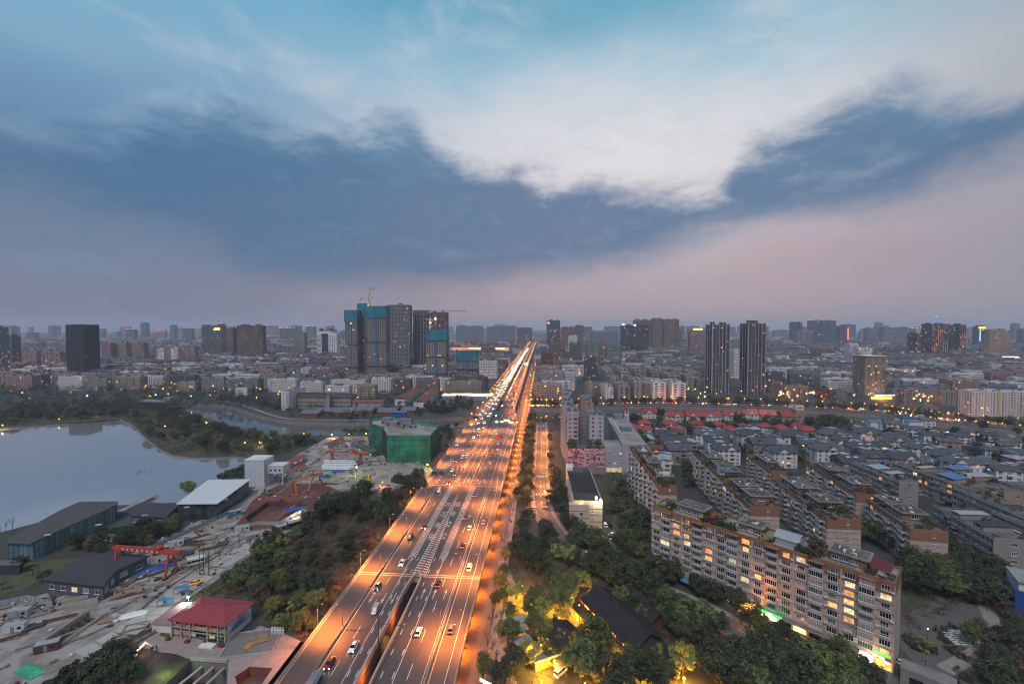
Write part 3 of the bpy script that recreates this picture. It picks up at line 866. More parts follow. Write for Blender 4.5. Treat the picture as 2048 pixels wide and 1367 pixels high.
def arm_lamp_mesh(h,arm):
 p=MB(); p.path([(0,0,0),(0,0,h*.6),(0,0,h)],[.13,.1,.07],8); p.path([(0,0,h - .05),(arm*.5,0,h+.35),(arm,0,h+.45)],[.06,.05,.05],6); p.box(-.22,.22,-.22,.22,0,.5)
 hd=MB().add([(arm - .1,-.17,h+.4),(arm+.75,-.14,h+.42),(arm+.75,.14,h+.42),(arm - .1,.17,h+.4),(arm,-.1,h+.58),(arm+.65,-.08,h+.55),(arm+.65,.08,h+.55),(arm,.1,h+.58)],
                  [(4,5,6,7),(0,1,5,4),(1,2,6,5),(2,3,7,6),(3,0,4,7)])
 gl=MB().add([(arm,-.13,h+.39),(arm+.7,-.11,h+.40),(arm+.7,.11,h+.40),(arm,.13,h+.39),(arm+.05,-.09,h+.33),(arm+.65,-.07,h+.33),(arm+.65,.07,h+.33),(arm+.05,.09,h+.33)],
                  [(3,2,1,0),(4,7,6,5),(0,1,5,4),(1,2,6,5),(2,3,7,6),(3,0,4,7)])
 return p.mesh('pole',m_pole),hd.mesh('lamp_head',m_dsteel),gl.mesh('bulb',e_orange)
LAMP8=arm_lamp_mesh(8.0,1.4)
def arm_lamp(x,y,z,rz,label,group,meshes=LAMP8,light=None,arm=1.75,h=8.3):
 t=thing('street_lamp',label,'street lamp',(x,y,z),rz,group)
 link('pole',meshes[0],t); hd=link('lamp_head',meshes[1],t); link('bulb',meshes[2],hd)
 if light:
  o=link('lamp_light',light,t,(arm,0,h - .15))
 return t
def globe_lamp(x,y,z,h,label,group,em,r=.28,light=None,name='garden_lamp'):
 key=('globe',h,em.name,r)
 if key not in TREES:
  p=MB().path([(0,0,0),(0,0,h)],[.07,.05],6).box(-.15,.15,-.15,.15,0,.25)
  TREES[key]=(p.mesh('pole',m_dsteel),MB().ball((0,0,h+r*.8),r,n=10,k=6).mesh('globe',em,True))
 t=thing(name,label,'lamp',(x,y,z),0,group)
 link('pole',TREES[key][0],t); link('globe',TREES[key][1],t)
 if light: link('lamp_light',light,t,(0.12,-r - .15,h - r - .2))
 return t
# ------------------------------------------------------------------ vehicles
m_tyre=mat('tyre','1b1b1c',0.8,0.0); m_rim=mat('rim','8d8f92',0.35,0.0,metal=0.7); m_cglass=glass('car_glass','0d1116',0.08,(50,50,50),0.1)
CARC={k: mat('car_'+k,v,0.3,0.0,spec=0.6) for k,v in {'white': 'd9dadc','black': '17181b','silver': '9a9da2','grey': '55585e','red': '7c1a1c','blue': '27406e','yellow': 'd8a21c','green': '2e6a4c'}.items()}
def car_body(kind):
 """lofted side profile: (x, z_low, z_high, half width) stations, then a glazed cabin"""
 if kind=='van': L,st,cab=4.9,[(-2.45,.35,.9,.8),(-2.3,.28,1.15,.86),(-1.2,.25,1.2,.9),(1.2,.25,1.15,.9),(2.2,.28,.95,.85),(2.45,.38,.7,.75)],[(-2.3,1.15,.8),(-2.1,1.9,.72),(1.0,1.92,.7),(1.75,1.1,.78)]
 else: L,st,cab=4.5,[(-2.25,.4,.75,.72),(-2.1,.28,.95,.82),(-1.4,.24,1.0,.87),(1.0,.24,.95,.87),(1.95,.27,.8,.82),(2.25,.38,.62,.7)],[(-1.95,.96,.74),(-1.2,1.43,.6),(.35,1.45,.6),(1.15,.93,.74)]
 b=MB(); rings=[]
 for x,z0,z1,w in st: rings.append([(x,-w,z0),(x,-w*1.02,(z0+z1)*.5),(x,-w*.9,z1),(x,w*.9,z1),(x,w*1.02,(z0+z1)*.5),(x,w,z0)])
 vs=[p for r_ in rings for p in r_]; fs=[]
 for i in range(len(rings) - 1):
  for j in range(6): fs.append((i*6+j,(i+1)*6+j,(i+1)*6+(j+1) % 6,i*6+(j+1) % 6))
 fs+=[(5,4,3,2,1,0)[::-1],tuple(range((len(rings) - 1)*6,len(rings)*6))[::-1]]
 b.add(vs,[f[::-1] for f in fs])
 g=MB(); (x0,z0,w0),(x1,z1,w1),(x2,z2,w2),(x3,z3,w3)=cab
 g.add([(x0,-w0,z0),(x1,-w1,z1 - .05),(x2,-w2,z2 - .05),(x3,-w3,z3),(x0,w0,z0),(x1,w1,z1 - .05),(x2,w2,z2 - .05),(x3,w3,z3)],[(0,3,2,1),(4,5,6,7),(0,1,5,4),(2,3,7,6),(1,2,6,5)])
 b.add([(x1 - .05,-w1 - .02,z1 - .04),(x2+.05,-w2 - .02,z2 - .04),(x2+.05,w2+.02,z2 - .04),(x1 - .05,w1+.02,z1 - .04),(x1,-w1+.05,z1+.03),(x2,-w2+.05,z2+.03),(x2,w2 - .05,z2+.03),(x1,w1 - .05,z1+.03)],
          [(4,5,6,7),(0,1,5,4),(1,2,6,5),(2,3,7,6),(3,0,4,7),(3,2,1,0)])
 for sy in (-1,1):
  for xx in ((x0+x1)/2+.1,(x1+x2)/2+.1,(x2+x3)/2+.05):
   b.obox((xx,sy*(w0 - .02),z0),(xx,sy*(w1+.02),z1 - .03),.07,.05)
 return b,g,L
WHEEL=MB().tube((0,-.11,0),(0,.11,0),.33,.33,14); WHEEL=WHEEL.mesh('tyre',m_tyre,False)
RIM=MB().tube((0,-.12,0),(0,.12,0),.2,.2,10).mesh('rim',m_rim)
CARM={}
for kd in ('sedan','van'):
 b,g,L=car_body(kd); hl=L/2
 CARM[kd]=dict(body={c: b.mesh('body',CARC[c]) for c in CARC},glass=g.mesh('window',m_cglass),
     head=MB().box(-.08,.06,-.17,.17,-.09,.09).mesh('headlight',e_head),tail=MB().box(-.05,.06,-.17,.17,-.08,.08).mesh('taillight',e_tail),
     headoff=MB().box(-.08,.06,-.17,.17,-.09,.09).mesh('headlight',mat('lamp_lens','b8bcc2',0.2,0)),tailoff=MB().box(-.05,.06,-.17,.17,-.08,.08).mesh('taillight',mat('tail_lens','5a1212',0.3,0)))
 for c in CARC:
  s_=MB(); s_.v=list(b.v); s_.f=list(b.f); s_.m=[0]*len(b.f); s_.add(g.v,g.f,1)
  for sx in (-1.35,1.35):
   for sy in (-.8,.8): s_.tube((sx,sy - .11,.33),(sx,sy+.11,.33),.33,.33,10,2)
  for sy in (-.6,.6): s_.box(hl - .12,hl+.02,sy - .17,sy+.17,.43,.58,3); s_.box(-hl - .02,-hl+.1,sy - .17,sy+.17,.7,.86,4)
  CARM[kd][('one',c)]=s_.mesh('car',[CARC[c],m_cglass,m_tyre,e_head,e_tail])
def car(x,y,z,rz,colour,label,group,kind='sedan',lit=True,parts=True,pitch=0):
 C=CARM[kind]
 nm='parked_car' if not lit else 'car'
 if not parts:
  o=link(nm,C[('one',colour)],None,(x,y,z),rz); tag(o,label,'car',group); return o
 t=thing(nm,label,'van' if kind=='van' else 'car',(x,y,z),rz,group)
 link('body',C['body'][colour],t); link('window',C['glass'],t)
 hl=2.45 if kind=='van' else 2.25
 for sx in (-1.38,1.38):
  for sy in (-.8,.8):
   w=link('wheel',WHEEL,t,(sx,sy,.33)); link('rim',RIM,w)
 for sy in (-.58,.58):
  link('headlight',C['head' if lit else 'headoff'],t,(hl - .07,sy,.5)); link('taillight',C['tail' if lit else 'tailoff'],t,(-hl+.04,sy,.78))
 return t
def bus(x,y,z,rz,c1,label,group,L=11.0,lit=True):
 t=thing('bus',label,'bus',(x,y,z),rz,group); b=MB(); w=1.25
 b.box(-L/2,L/2,-w,w,.35,1.35).box(-L/2,L/2,-w,w,2.35,3.0).box(-L/2+.6,L/2 - 2,-w*.6,w*.6,3.0,3.25)
 k=int(L/1.5)
 for i in range(k+1):
  xx=-L/2+.06+i*(L - .12)/k
  for sy in (-w+.04,w - .04): b.box(xx - .06,xx+.06,sy - .05,sy+.05,1.35,2.35)
 b.build('body',c1,t); MB().box(-L/2+.05,L/2 - .03,-w+.06,w - .06,1.3,2.4).build('window',m_cglass,t)
 for sx in (-L*.28,L*.3):
  for sy in (-1.1,1.1): o=link('wheel',WHEEL,t,(sx,sy,.45)); o.scale=(1.4,1.3,1.4); link('rim',RIM,o)
 for sy in (-.9,.9):
  link('headlight',CARM['sedan']['head' if lit else 'headoff'],t,(L/2,sy,.7)); link('taillight',CARM['sedan']['tail' if lit else 'tailoff'],t,(-L/2,sy,.9))
 return t
# ------------------------------------------------------------------ people
def person_mesh(shirt,trousers,stride=0.18):
 """one skin-grown body: legs in mid step, arms slightly away from the sides, head with hair"""
 vs=[(0,0,.95),(0,0,1.18),(0,0,1.42),(0,.01,1.54),(0,.03,1.66),(-.09,0,.92),(-.1,stride*.6,.5),(-.1,stride*.2,.08),(-.1,stride*.2+.16,.04),(.09,0,.92),(.1,-stride*.2,.5),(.1,-stride,.1),(.1,-stride+.15,.04),
          (-.2,0,1.4),(-.27,-.06,1.14),(-.27,.06,.9),(-.27,.1,.82),(.2,0,1.4),(.27,.08,1.14),(.27,.2,.92),(.27,.24,.84)]
 es=[(0,1),(1,2),(2,3),(3,4),(0,5),(5,6),(6,7),(7,8),(0,9),(9,10),(10,11),(11,12),(2,13),(13,14),(14,15),(15,16),(2,17),(17,18),(18,19),(19,20)]
 rs=[.15,.14,.16,.06,.11,.1,.07,.05,.04,.1,.07,.05,.04,.07,.05,.04,.03,.07,.05,.04,.03]
 me=bpy.data.meshes.new('person'); me.from_pydata(vs,es,[])
 o=bpy.data.objects.new('person',me); COL.objects.link(o)
 md=o.modifiers.new('s','SKIN'); me.skin_vertices[0].data[0].use_root=True
 for i,r_ in enumerate(rs): me.skin_vertices[0].data[i].radius=(r_,r_*.8)
 o.modifiers.new('u','SUBSURF').levels=1
 out=bpy.data.meshes.new_from_object(o.evaluated_get(bpy.context.evaluated_depsgraph_get()))
 bpy.data.objects.remove(o)
 skin=mat('skin','a87c62',0.7,0); hair=mat('hair','17130f',0.8,0)
 out.materials.clear()
 for m in (shirt,trousers,skin,hair): out.materials.append(m)
 for p in out.polygons:
  c=p.center
  p.material_index=3 if c.z > 1.66 or (c.z > 1.56 and c.y < 0) else 2 if c.z > 1.5 or (abs(c.x) > .22 and c.z < .92) else 0 if c.z > .95 else 1
  p.use_smooth=True
 return out
PEOPLE=[person_mesh(mat('dark_coat','22242b',.9,0),mat('dark_trousers','1c1d22',.9,0)),person_mesh(mat('red_jacket','7a2a22',.9,0),mat('dark_trousers','1c1d22',.9,0),.1),person_mesh(mat('orange_vest','c8641c',.9,0),mat('blue_trousers','28324a',.9,0),.14)]
def person(x,y,z,rz,k,label,group=None):
 return tag(link('person',PEOPLE[k],None,(x,y,z),rz),label,'person',group)
# ------------------------------------------------------------------ building kit
m_roofg=mat('flat_roof','5f5d5c',0.9,0.35,0.25,col2='4b4a49')
m_roofp=mat('pale_roof','8b8987',0.9,0.3,0.25,col2='76736f')
m_wframe=mat('window_frame','c4c6c8',0.6,0.0); m_dframe=mat('dark_frame','4a4d52',0.6,0.0)
g_dark=glass('pane_dark','121820',0.1,(3,3,2.9),0.6); g_teal=glass('pane_teal','44504f',0.2,(3,3,2.9),0.3); g_curt=glass('pane_curtain','857f79',0.5,(1.4,1.4,2.9),0.2); g_blue=glass('pane_blue','1e4a66',0.4,(3,3,3),.2)
g_tower=glass('tower_glazing','1e2730',0.16,(3.2,3.2,3.0),0.8,curtain='65707a'); g_office=glass('office_glazing','16222e',0.1,(2.4,2.4,3.6),0.6); g_old=glass('old_glazing','22262a',0.25,(2.6,2.6,2.9),0.7,curtain='7c7a76')
m_ac=mat('ac_casing','b9bab8',0.6,0.1,2.0); m_rail=mat('railing','9a9c9e',0.6,0.1,1.0)
m_sheet_blue=mat('blue_roof_sheet','3f6f9c',0.55,0.2,0.5,stretch=(6,.3,1)); m_sheet_grey=mat('grey_roof_sheet','8d9296',0.5,0.2,0.5,stretch=(6,.3,1))
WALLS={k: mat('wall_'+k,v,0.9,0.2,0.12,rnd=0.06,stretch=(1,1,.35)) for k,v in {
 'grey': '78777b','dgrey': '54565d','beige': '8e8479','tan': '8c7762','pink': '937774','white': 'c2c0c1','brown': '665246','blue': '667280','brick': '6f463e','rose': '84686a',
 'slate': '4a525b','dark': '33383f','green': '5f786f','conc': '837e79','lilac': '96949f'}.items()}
def lit_mesh(mb_l): return [e_win,e_winw,e_wino,e_dim]
def block(name,label,cat,loc,rz,w,d,h,floors,nx,ny,wall,gl=None,sp=0.5,pw=0.4,lit=0.05,group=None,faces='FLR',roof=None,boxes=2,seed=None,balc=0,ribs=0.0,ground=0.0,crown=None,parapet=1.0,z0=0.0):
 """storeyed block: glazed core behind projecting floor bands and piers, lit rooms, flat roof with parapet and plant rooms.
 Local frame: x 0..w, y 0..d (front at y = 0), z 0..h."""
 rg=random.Random(seed if seed is not None else hash((round(loc[0]),round(loc[1]),floors)) & 0xffff)
 t=thing(name,label,cat,(loc[0],loc[1],z0),rz,group)
 wm=WALLS[wall] if isinstance(wall,str) else wall
 gl=gl or g_tower; rm=roof or m_roofg
 ins=0.35; fh=(h - ground)/floors
 MB().box(ins,w - ins,ins,d - ins,0.02,h - .05).build('glazing',gl,t)
 b=MB()
 if ground > 0: b.box(0,w,0,d,ground - .9,ground)
 for k in range(floors+1):
  za=ground+k*fh - (sp*fh*.45 if k else 0); zb=ground+k*fh+sp*fh*.55
  if k==floors: zb=h
  b.box(0,w,0,d,max(0.0,za),min(h,zb))
 pr=.03+ribs
 def piers(n,L,put):
  bw=L/n; hw=bw*pw/2
  for i in range(n+1):
   a,c=i*bw - hw,i*bw+hw
   put(max(-.02,a),min(L+.02,c))
 if 'F' in faces: piers(nx,w,lambda a,c: b.box(a,c,-pr,.4,0,h+.04))
 if 'B' in faces: piers(nx,w,lambda a,c: b.box(a,c,d - .4,d+pr,0,h+.04))
 if 'L' in faces: piers(ny,d,lambda a,c: b.box(-pr - .01,.4,a,c,0,h+.05))
 if 'R' in faces: piers(ny,d,lambda a,c: b.box(w - .4,w+pr+.01,a,c,0,h+.05))
 b.build('wall',wm,t)
 if balc:
  bb=MB(); fx=[f for f in faces if f in ('F','L','R')]
  for f in fx:
   n,L=(nx,w) if f=='F' else (ny,d)
   for i in range(n):
    if (i % balc) !=balc//2: continue
    bw=L/n; a,c=i*bw+bw*.05,(i+1)*bw - bw*.05
    for k in range(0 if ground==0 else 0,floors):
     z_=ground+k*fh - .1
     if z_ < 2.5 and k==0: continue
     o=1.15
     P=[(a,c,-o,.3),None][0]
     def bx(u0,u1,v0,v1,za,zb):
      if f=='F': bb.box(u0,u1,v0,v1,za,zb)
      elif f=='L': bb.box(v0,v1,u0,u1,za,zb)
      else: bb.box(w - v1,w - v0,u0,u1,za,zb)
     bx(a,c,-o,.2,z_,z_+.15); bx(a,c,-o,-o+.1,z_+.15,z_+1.05); bx(a,a+.1,-o+.1,.0,z_+.15,z_+1.05); bx(c - .1,c,-o+.1,.0,z_+.15,z_+1.05)
  if bb.v: stuff(bb.build('balcony',wm,t))
 if lit > 0:
  lm=MB()
  for f in faces:
   if f=='B': continue
   n,L=(nx,w) if f=='F' else (ny,d)
   bw=L/n
   for i in range(n):
    for k in range(floors):
     if rg.random() < lit:
      a,c=i*bw+bw*pw/2+.05,(i+1)*bw - bw*pw/2 - .05
      if rg.random() < .5: c=a+(c - a)*.55
      za,zb=ground+k*fh+sp*fh*.55+.05,ground+(k+1)*fh - sp*fh*.45 - .05
      mi=rg.choice((0,0,1,2,3,3,3)); e=ins - .06
      if f=='F': lm.quad((a,e,za),(c,e,za),(c,e,zb),(a,e,zb),mi)
      elif f=='L': lm.quad((e,c,za),(e,a,za),(e,a,zb),(e,c,zb),mi)
      else: lm.quad((w - e,a,za),(w - e,c,za),(w - e,c,zb),(w - e,a,zb),mi)
  if lm.v: stuff(lm.build('lit_window',[e_win,e_winw,e_wino,e_dim],t))
 rb=MB(); p=parapet
 rb.box(.3,w - .3,.3,d - .3,h - .02,h+.06,1)
 if p > 0:
  rb.box(0.02,w - .02,0.02,.3,h+.02,h+p).box(0.02,w - .02,d - .3,d - .02,h+.02,h+p).box(0.02,.3,.3,d - .3,h+.02,h+p).box(w - .3,w - .02,.3,d - .3,h+.02,h+p)
 rb.build('roof',[wm,rm],t)
 for i in range(boxes):
  bw,bd,bh=rg.uniform(.12,.28)*w,rg.uniform(.25,.5)*d,rg.uniform(2.2,4.0)*(1 if h < 40 else 1.5)
  x,y=w*(i+.5)/boxes - bw/2+rg.uniform(-.08,.08)*w,rg.uniform(.15,.9)*(d - bd)
  q=MB().box(x,x+bw,y,y+bd,h+.06,h+bh); q.box(x - .25,x+bw+.25,y - .25,y+bd+.25,h+bh,h+bh+.2,1); q.build('plant_room',[wm,rm],t)
 if crown:
  q=MB().box(w*.04,w*.96,d*.04,d*.96,h+p+.02,h+p+crown[0]); q.build('crown',crown[1],t)
 return t
def place_px(px0,px1,D):
 """front-left corner and width of a building whose front spans two pixel columns at depth D"""
 a,b=AT(px0,D),AT(px1,D)
 return a,math.dist(a,b),math.atan2(b[1] - a[1],b[0] - a[0])
def tower_px(name,label,px0,px1,pyt,D,wall,gl=None,dep=None,fh=3.0,bay=3.4,cat='tower block',rz=None,**kw):
 d=dep or 22.0
 k_=(D+d)/D                                                  # the spanned pixels include the receding side wall
 if px0 > CX: px0=min(CX+(px0 - CX)*k_,px0*.4+px1*.6)
 elif px1 < CX: px1=max(CX+(px1 - CX)*k_,px0*.6+px1*.4)
 a,w,r_=place_px(px0,px1,D)
 h=ZT((px0+px1)/2,pyt,(a[0]+AT(px1,D)[0])/2,(a[1]+AT(px1,D)[1])/2)
 fl=max(2,int(round(h/fh))); k=kw.pop('ground',0.0)
 return block(name,label,cat,a,r_ if rz is None else rz,w,d,h,fl,max(2,int(round(w/bay))),max(2,int(round(d/bay))),wall,gl,ground=k,**kw)
# window objects (frame mesh with panes as children) shared by all detailed facades
def window_mesh(w,h,mull,transom=.0,dep=.1,fw=.07):
 b=MB(); b.box(-w/2,w/2,-dep,.02,0,fw).box(-w/2,w/2,-dep,.02,h - fw,h)
 for i in range(mull+1):
  x=-w/2+fw/2+(w - fw)*i/mull
  b.box(x - fw/2,x+fw/2,-dep+.004,.018,fw,h - fw)
 if transom: b.box(-w/2+fw,w/2 - fw,-dep+.01,.015,transom,transom+fw)
 b.box(-w/2 - .12,w/2+.12,-dep - .14,.0,-.12,-.004,0)
 return b.mesh('window',m_wframe)
def pane_mesh(w,h,m): return MB().quad((-w/2+.05,-.03,.05),(w/2 - .05,-.03,.05),(w/2 - .05,-.03,h - .05),(-w/2+.05,-.03,h - .05)).mesh('pane',m)
def room_mat(name,col,s):
 """a lit room seen through its window: lamp glow, curtains and furniture tones"""
 if name in MATS: return MATS[name]
 m=bpy.data.materials.new(name); m.use_nodes=True; t=m.node_tree; b=t.nodes['Principled BSDF']
 tcn=t.nodes.new('ShaderNodeTexCoord'); oi=t.nodes.new('ShaderNodeObjectInfo'); ad=t.nodes.new('ShaderNodeVectorMath'); ad.operation='ADD'
 t.links.new(tcn.outputs['Object'],ad.inputs[0]); mu=t.nodes.new('ShaderNodeVectorMath'); mu.operation='SCALE'; t.links.new(oi.outputs['Location'],mu.inputs[0]); mu.inputs['Scale'].default_value=.37
 t.links.new(mu.outputs[0],ad.inputs[1])
 vo_=t.nodes.new('ShaderNodeTexVoronoi'); vo_.distance='CHEBYCHEV'; vo_.inputs['Scale'].default_value=1.9; t.links.new(ad.outputs[0],vo_.inputs['Vector'])
 mr=t.nodes.new('ShaderNodeMapRange'); mr.inputs[3].default_value=.05; mr.inputs[4].default_value=1.5
 sx=t.nodes.new('ShaderNodeSeparateColor'); t.links.new(vo_.outputs['Color'],sx.inputs[0]); t.links.new(sx.outputs[0],mr.inputs[0])
 mo=t.nodes.new('ShaderNodeMapRange'); mo.inputs[3].default_value=s*.35; mo.inputs[4].default_value=s*1.3; t.links.new(oi.outputs['Random'],mo.inputs[0])
 ml=t.nodes.new('ShaderNodeMath'); ml.operation='MULTIPLY'; t.links.new(mo.outputs[0],ml.inputs[1]); t.links.new(mr.outputs[0],ml.inputs[0])
 b.inputs['Base Color'].default_value=lin(col); b.inputs['Emission Color'].default_value=lin(col); t.links.new(ml.outputs[0],b.inputs['Emission Strength']); b.inputs['Roughness'].default_value=.15
 m.cycles.emission_sampling='NONE'; MATS[name]=m; return m
r_warm=room_mat('room_warm','ffb45a',.8); r_oran=room_mat('room_orange','ff9a48',.75); r_pale=room_mat('room_pale','ffe2a8',.6)
WIN={}
for key,(w,h,mu,tr) in {'wide': (2.7,1.75,4,0),'mid': (2.1,1.7,3,.5),'slim': (1.5,1.7,2,0),'glazed': (3.7,1.75,6,0),'door': (1.8,2.1,2,0),'tiny': (.9,1.1,2,0),'low': (1.8,1.3,3,0)}.items():
 WIN[key]=dict(f=window_mesh(w,h,mu,tr),w=w,h=h,p={n: pane_mesh(w,h,m) for n,m in (('dark',g_dark),('teal',g_teal),('curt',g_curt),('blue',g_blue),('warm',r_warm),('oran',r_oran),('pale',r_pale))})
ACM=MB().box(-.42,.42,-.36,0,0,.62).add([(.3*math.cos(i*.785),-.362,.31+.24*math.sin(i*.785)) for i in range(8)],[tuple(range(8))[::-1]]).mesh('air_conditioner',m_ac)
def add_window(t,kind,x,y,z,rz=0.0,lit=0.08,rg=R,pane=True,forced=None):
 Wd=WIN[kind]
 o=link('window',Wd['f'],t,(x,y,z),rz)
 k=forced or ('warm' if rg.random() < lit*.5 else 'oran' if rg.random() < lit*.4 else 'pale' if rg.random() < lit*.3 else rg.choices(('dark','teal','curt','blue'),(55,25,16,4))[0])
 link('pane',Wd['p'][k],o)
 return o
# ------------------------------------------------------------------ right of the highway: the long block by the street
m_brown=mat('brown_tile','7f5b43',0.8,0.15,0.4,rnd=.05); m_rosew=mat('pale_tile_wall','a5958c',0.85,0.28,0.35,stretch=(1,1,.4)); m_band=mat('brown_band','6f5547',0.85,0.1,.5)
m_perg=mat('weathered_pergola','77726d',0.9,0.4,0.6)
RAILM=MB(); RAILM.box(-1.9,1.9,-1.25,-1.15,.15,.3).box(-1.9,1.9,-1.25,-1.15,1.0,1.1)
for k in range(20): RAILM.box(-1.88+k*.195,-1.84+k*.195,-1.22,-1.18,.3,1.0)
RAILM=RAILM.mesh('railing',m_rail)
BALS=MB().box(-1.95,1.95,-1.3,.05,-.05,.15).box(-1.95,-1.85,-1.2,.02,.15,1.05).box(1.85,1.95,-1.2,.02,.15,1.05).mesh('balcony',m_rosew)
BALW=MB().box(-1.9,1.9,-1.28,-1.14,.15,.95).mesh('balcony_front',m_rosew)
def balcony(t,x,y,z,rz,rg,k=1.0,glazed=.5,lit=.05):
 o=link('balcony',BALS,t,(x,y,z),rz,scale=(k,1,1))
 ca,sa=math.cos(rz),math.sin(rz)
 if rg.random() < glazed:
  link('balcony_front',BALW,o)
  w_=link('window',WIN['glazed']['f'],o,(0,-1.18,.97)); link('pane',WIN['glazed']['p'][rg.choices(('dark','teal','curt','pale'),(50,30,18,3))[0]],w_)
 else:
  link('railing',RAILM,o)
  add_window(t,'wide',x,y,z+.25,rz,lit,rg)
 return o
def roof_garden(cx,cy,z,w,d,rz,n,label,rg,dens=1.0):
 for i in range(n):
  u,v=rg.uniform(-w/2,w/2),rg.uniform(-d/2,d/2)
  x=cx+u*math.cos(rz) - v*math.sin(rz); y=cy+u*math.sin(rz)+v*math.cos(rz)
  tree(rg.choice(('pot_a','pot_a','shrub_a','shrub_c','pot_b','shrub_b')),x,y,label,'roof garden shrubs',rg.uniform(.6,1.15),z,rg)
def pergola(t,x0,x1,y0,y1,z,h=2.9,wall=m_brown):
 """set-back roof flat: brown walls, windows, flat top ringed by a weathered concrete frame"""
 q=MB().box(x0,x1,y0,y1,z,z+h); q.box(x0+.3,x1 - .3,y0+.3,y1 - .3,z+h,z+h+.05,1); o=q.build('penthouse',[wall,m_roofg],t)
 f=MB(); zz=z+h
 f.box(x0 - .7,x1+.7,y0 - .7,y0+.1,zz+.06,zz+.5).box(x0 - .7,x1+.7,y1 - .1,y1+.7,zz+.06,zz+.5).box(x0 - .7,x0+.1,y0+.1,y1 - .1,zz+.06,zz+.5).box(x1 - .1,x1+.7,y0+.1,y1 - .1,zz+.06,zz+.5)
 f.build('pergola',m_perg,t)
 rr=random.Random(int(x0*7+y0*13)); k=MB()
 for i in range(9):
  bx,by=rr.uniform(x0+.6,x1 - 2),rr.uniform(y0+.6,y1 - 2); k.box(bx,bx+rr.uniform(.5,1.8),by,by+rr.uniform(.5,1.6),zz+.06,zz+rr.uniform(.3,1.3),rr.randrange(3))
 stuff(k.build('roof_clutter',[m_perg,m_roofg,WALLS['white']],t))
 return o
P0,P1=G(1303,1137),G(1786,1346)
L=math.dist(P0,P1); RZ=math.atan2(P1[1] - P0[1],P1[0] - P0[0]); DEP,HT=13.0,26.8
nb=thing('apartment_block','long brown-topped apartment block with glazed balconies facing the tree-lined street','apartment block',(P0[0],P0[1],0),RZ)
b=MB().box(0,L,0,DEP,0,HT - 3.2,0).box(-.02,L+.02,-.02,DEP+.02,HT - 3.2,HT+.2,1)
rg=random.Random(11); col_w=L/18; FH=2.85; GF=HT - 8*FH
for k in range(1,9):
 zz=GF+k*FH - .32
 for c in range(18):
  if c % 3 !=1: b.box(c*col_w,(c+1)*col_w,-.16,.02,zz,zz+.14,1 if k > 6 else 2)
for c in range(0,19,3): b.box(max(0,c*col_w - .25),min(L,c*col_w+.25),-.2,.02,3.6,HT,0)
b.build('wall',[m_rosew,m_brown,m_band],nb)
LITN={(2,6): 'warm',(2,5): 'oran',(3,5): 'warm',(3,4): 'pale',(5,4): 'oran',(5,3): 'warm',(8,7): 'oran',(8,6): 'warm',(9,3): 'warm',(8,2): 'pale',(11,7): 'oran',(12,7): 'pale',(14,3): 'warm',(15,5): 'oran',(15,4): 'warm',(15,3): 'pale',(15,6): 'pale',(17,6): 'pale',(17,0): 'warm',(15,2): 'warm',(12,1): 'blue',(14,1): 'blue',(10,7): 'oran'}
for c in range(18):
 xc=(c+.5)*col_w
 for k in range(8):
  zz=GF+k*FH
  f_=LITN.get((c,k))
  if c % 3==1:
   balcony(nb,xc,0,zz+.05,0,rg,1.03,.48,.05)
  else:
   add_window(nb,rg.choice(('wide','wide','mid')),xc+rg.uniform(-.15,.15),0,zz+.75,0,.0,rg,forced=f_)
   if rg.random() < .75: link('air_conditioner',ACM,nb,(xc+rg.choice((-1.75,1.75)),-.0,zz+rg.uniform(.05,.5)))
rb=MB().box(.3,L - .3,.3,DEP - .3,HT+.2,HT+.26,1); rb.box(0,L,-.05,.25,HT+.2,HT+1.1).box(0,L,DEP - .25,DEP,HT+.2,HT+1.1).box(0,.25,.25,DEP - .25,HT+.2,HT+1.1).box(L - .25,L,.25,DEP - .25,HT+.2,HT+1.1)
for c in range(1,18,3): rb.box(c*col_w+.1,(c+1)*col_w - .1,-1.5,-.05,HT - .1,HT+.15,0)
rb.build('roof',[m_brown,m_roofp],nb)
for (a,c) in ((10,20.5),(34,42),(63,73)):
 o=pergola(nb,a,c,4.2,11,HT+.26)
 for q in range(int((c - a)/2.6)): add_window(nb,'low',a+1.5+q*2.6,4.2,HT+1.0,0,.06,rg)
# curved tin roof, red sunroom and awnings on the roof terrace
q=MB()
for i in range(8):
 a0,a1=math.pi*(.12+.76*i/8),math.pi*(.12+.76*(i+1)/8)
 q.quad((46,8 - 4*math.cos(a0),HT+1.2+2.4*math.sin(a0)),(46,8 - 4*math.cos(a1),HT+1.2+2.4*math.sin(a1)),(54,8 - 4*math.cos(a1),HT+1.2+2.4*math.sin(a1)),(54,8 - 4*math.cos(a0),HT+1.2+2.4*math.sin(a0)))
q.box(46.2,53.8,4.6,11.4,HT+.26,HT+2.0); q.build('tin_roof_shed',m_sheet_grey,nb)
q=MB(); q.add([(73.5,3.4,HT+2.6),(79,3.0,HT+2.3),(79,9,HT+3.4),(73.5,9,HT+3.6)],[(0,1,2,3)],0); q.box(74,78.6,3.8,8.6,HT+.26,HT+2.2,1); q.build('sunroom',[mat('maroon_sheet','5c2a2c',.7,.2,.6),WALLS['white']],nb)
q=MB(); q.box(66,71,1.2,1.9,HT+2.3,HT+2.36,0); q.box(66,66.1,1.3,1.4,HT+.3,HT+2.3,1).box(70.9,71,1.3,1.4,HT+.3,HT+2.3,1); q.build('awning',[m_sheet_blue,m_wframe],nb)
q=MB().add([(22,3,HT+1.9),(26,3,HT+1.9),(26,7,HT+1.9),(22,7,HT+1.9),(24,5,HT+3.0)],[(0,1,4),(1,2,4),(2,3,4),(3,0,4)],0)
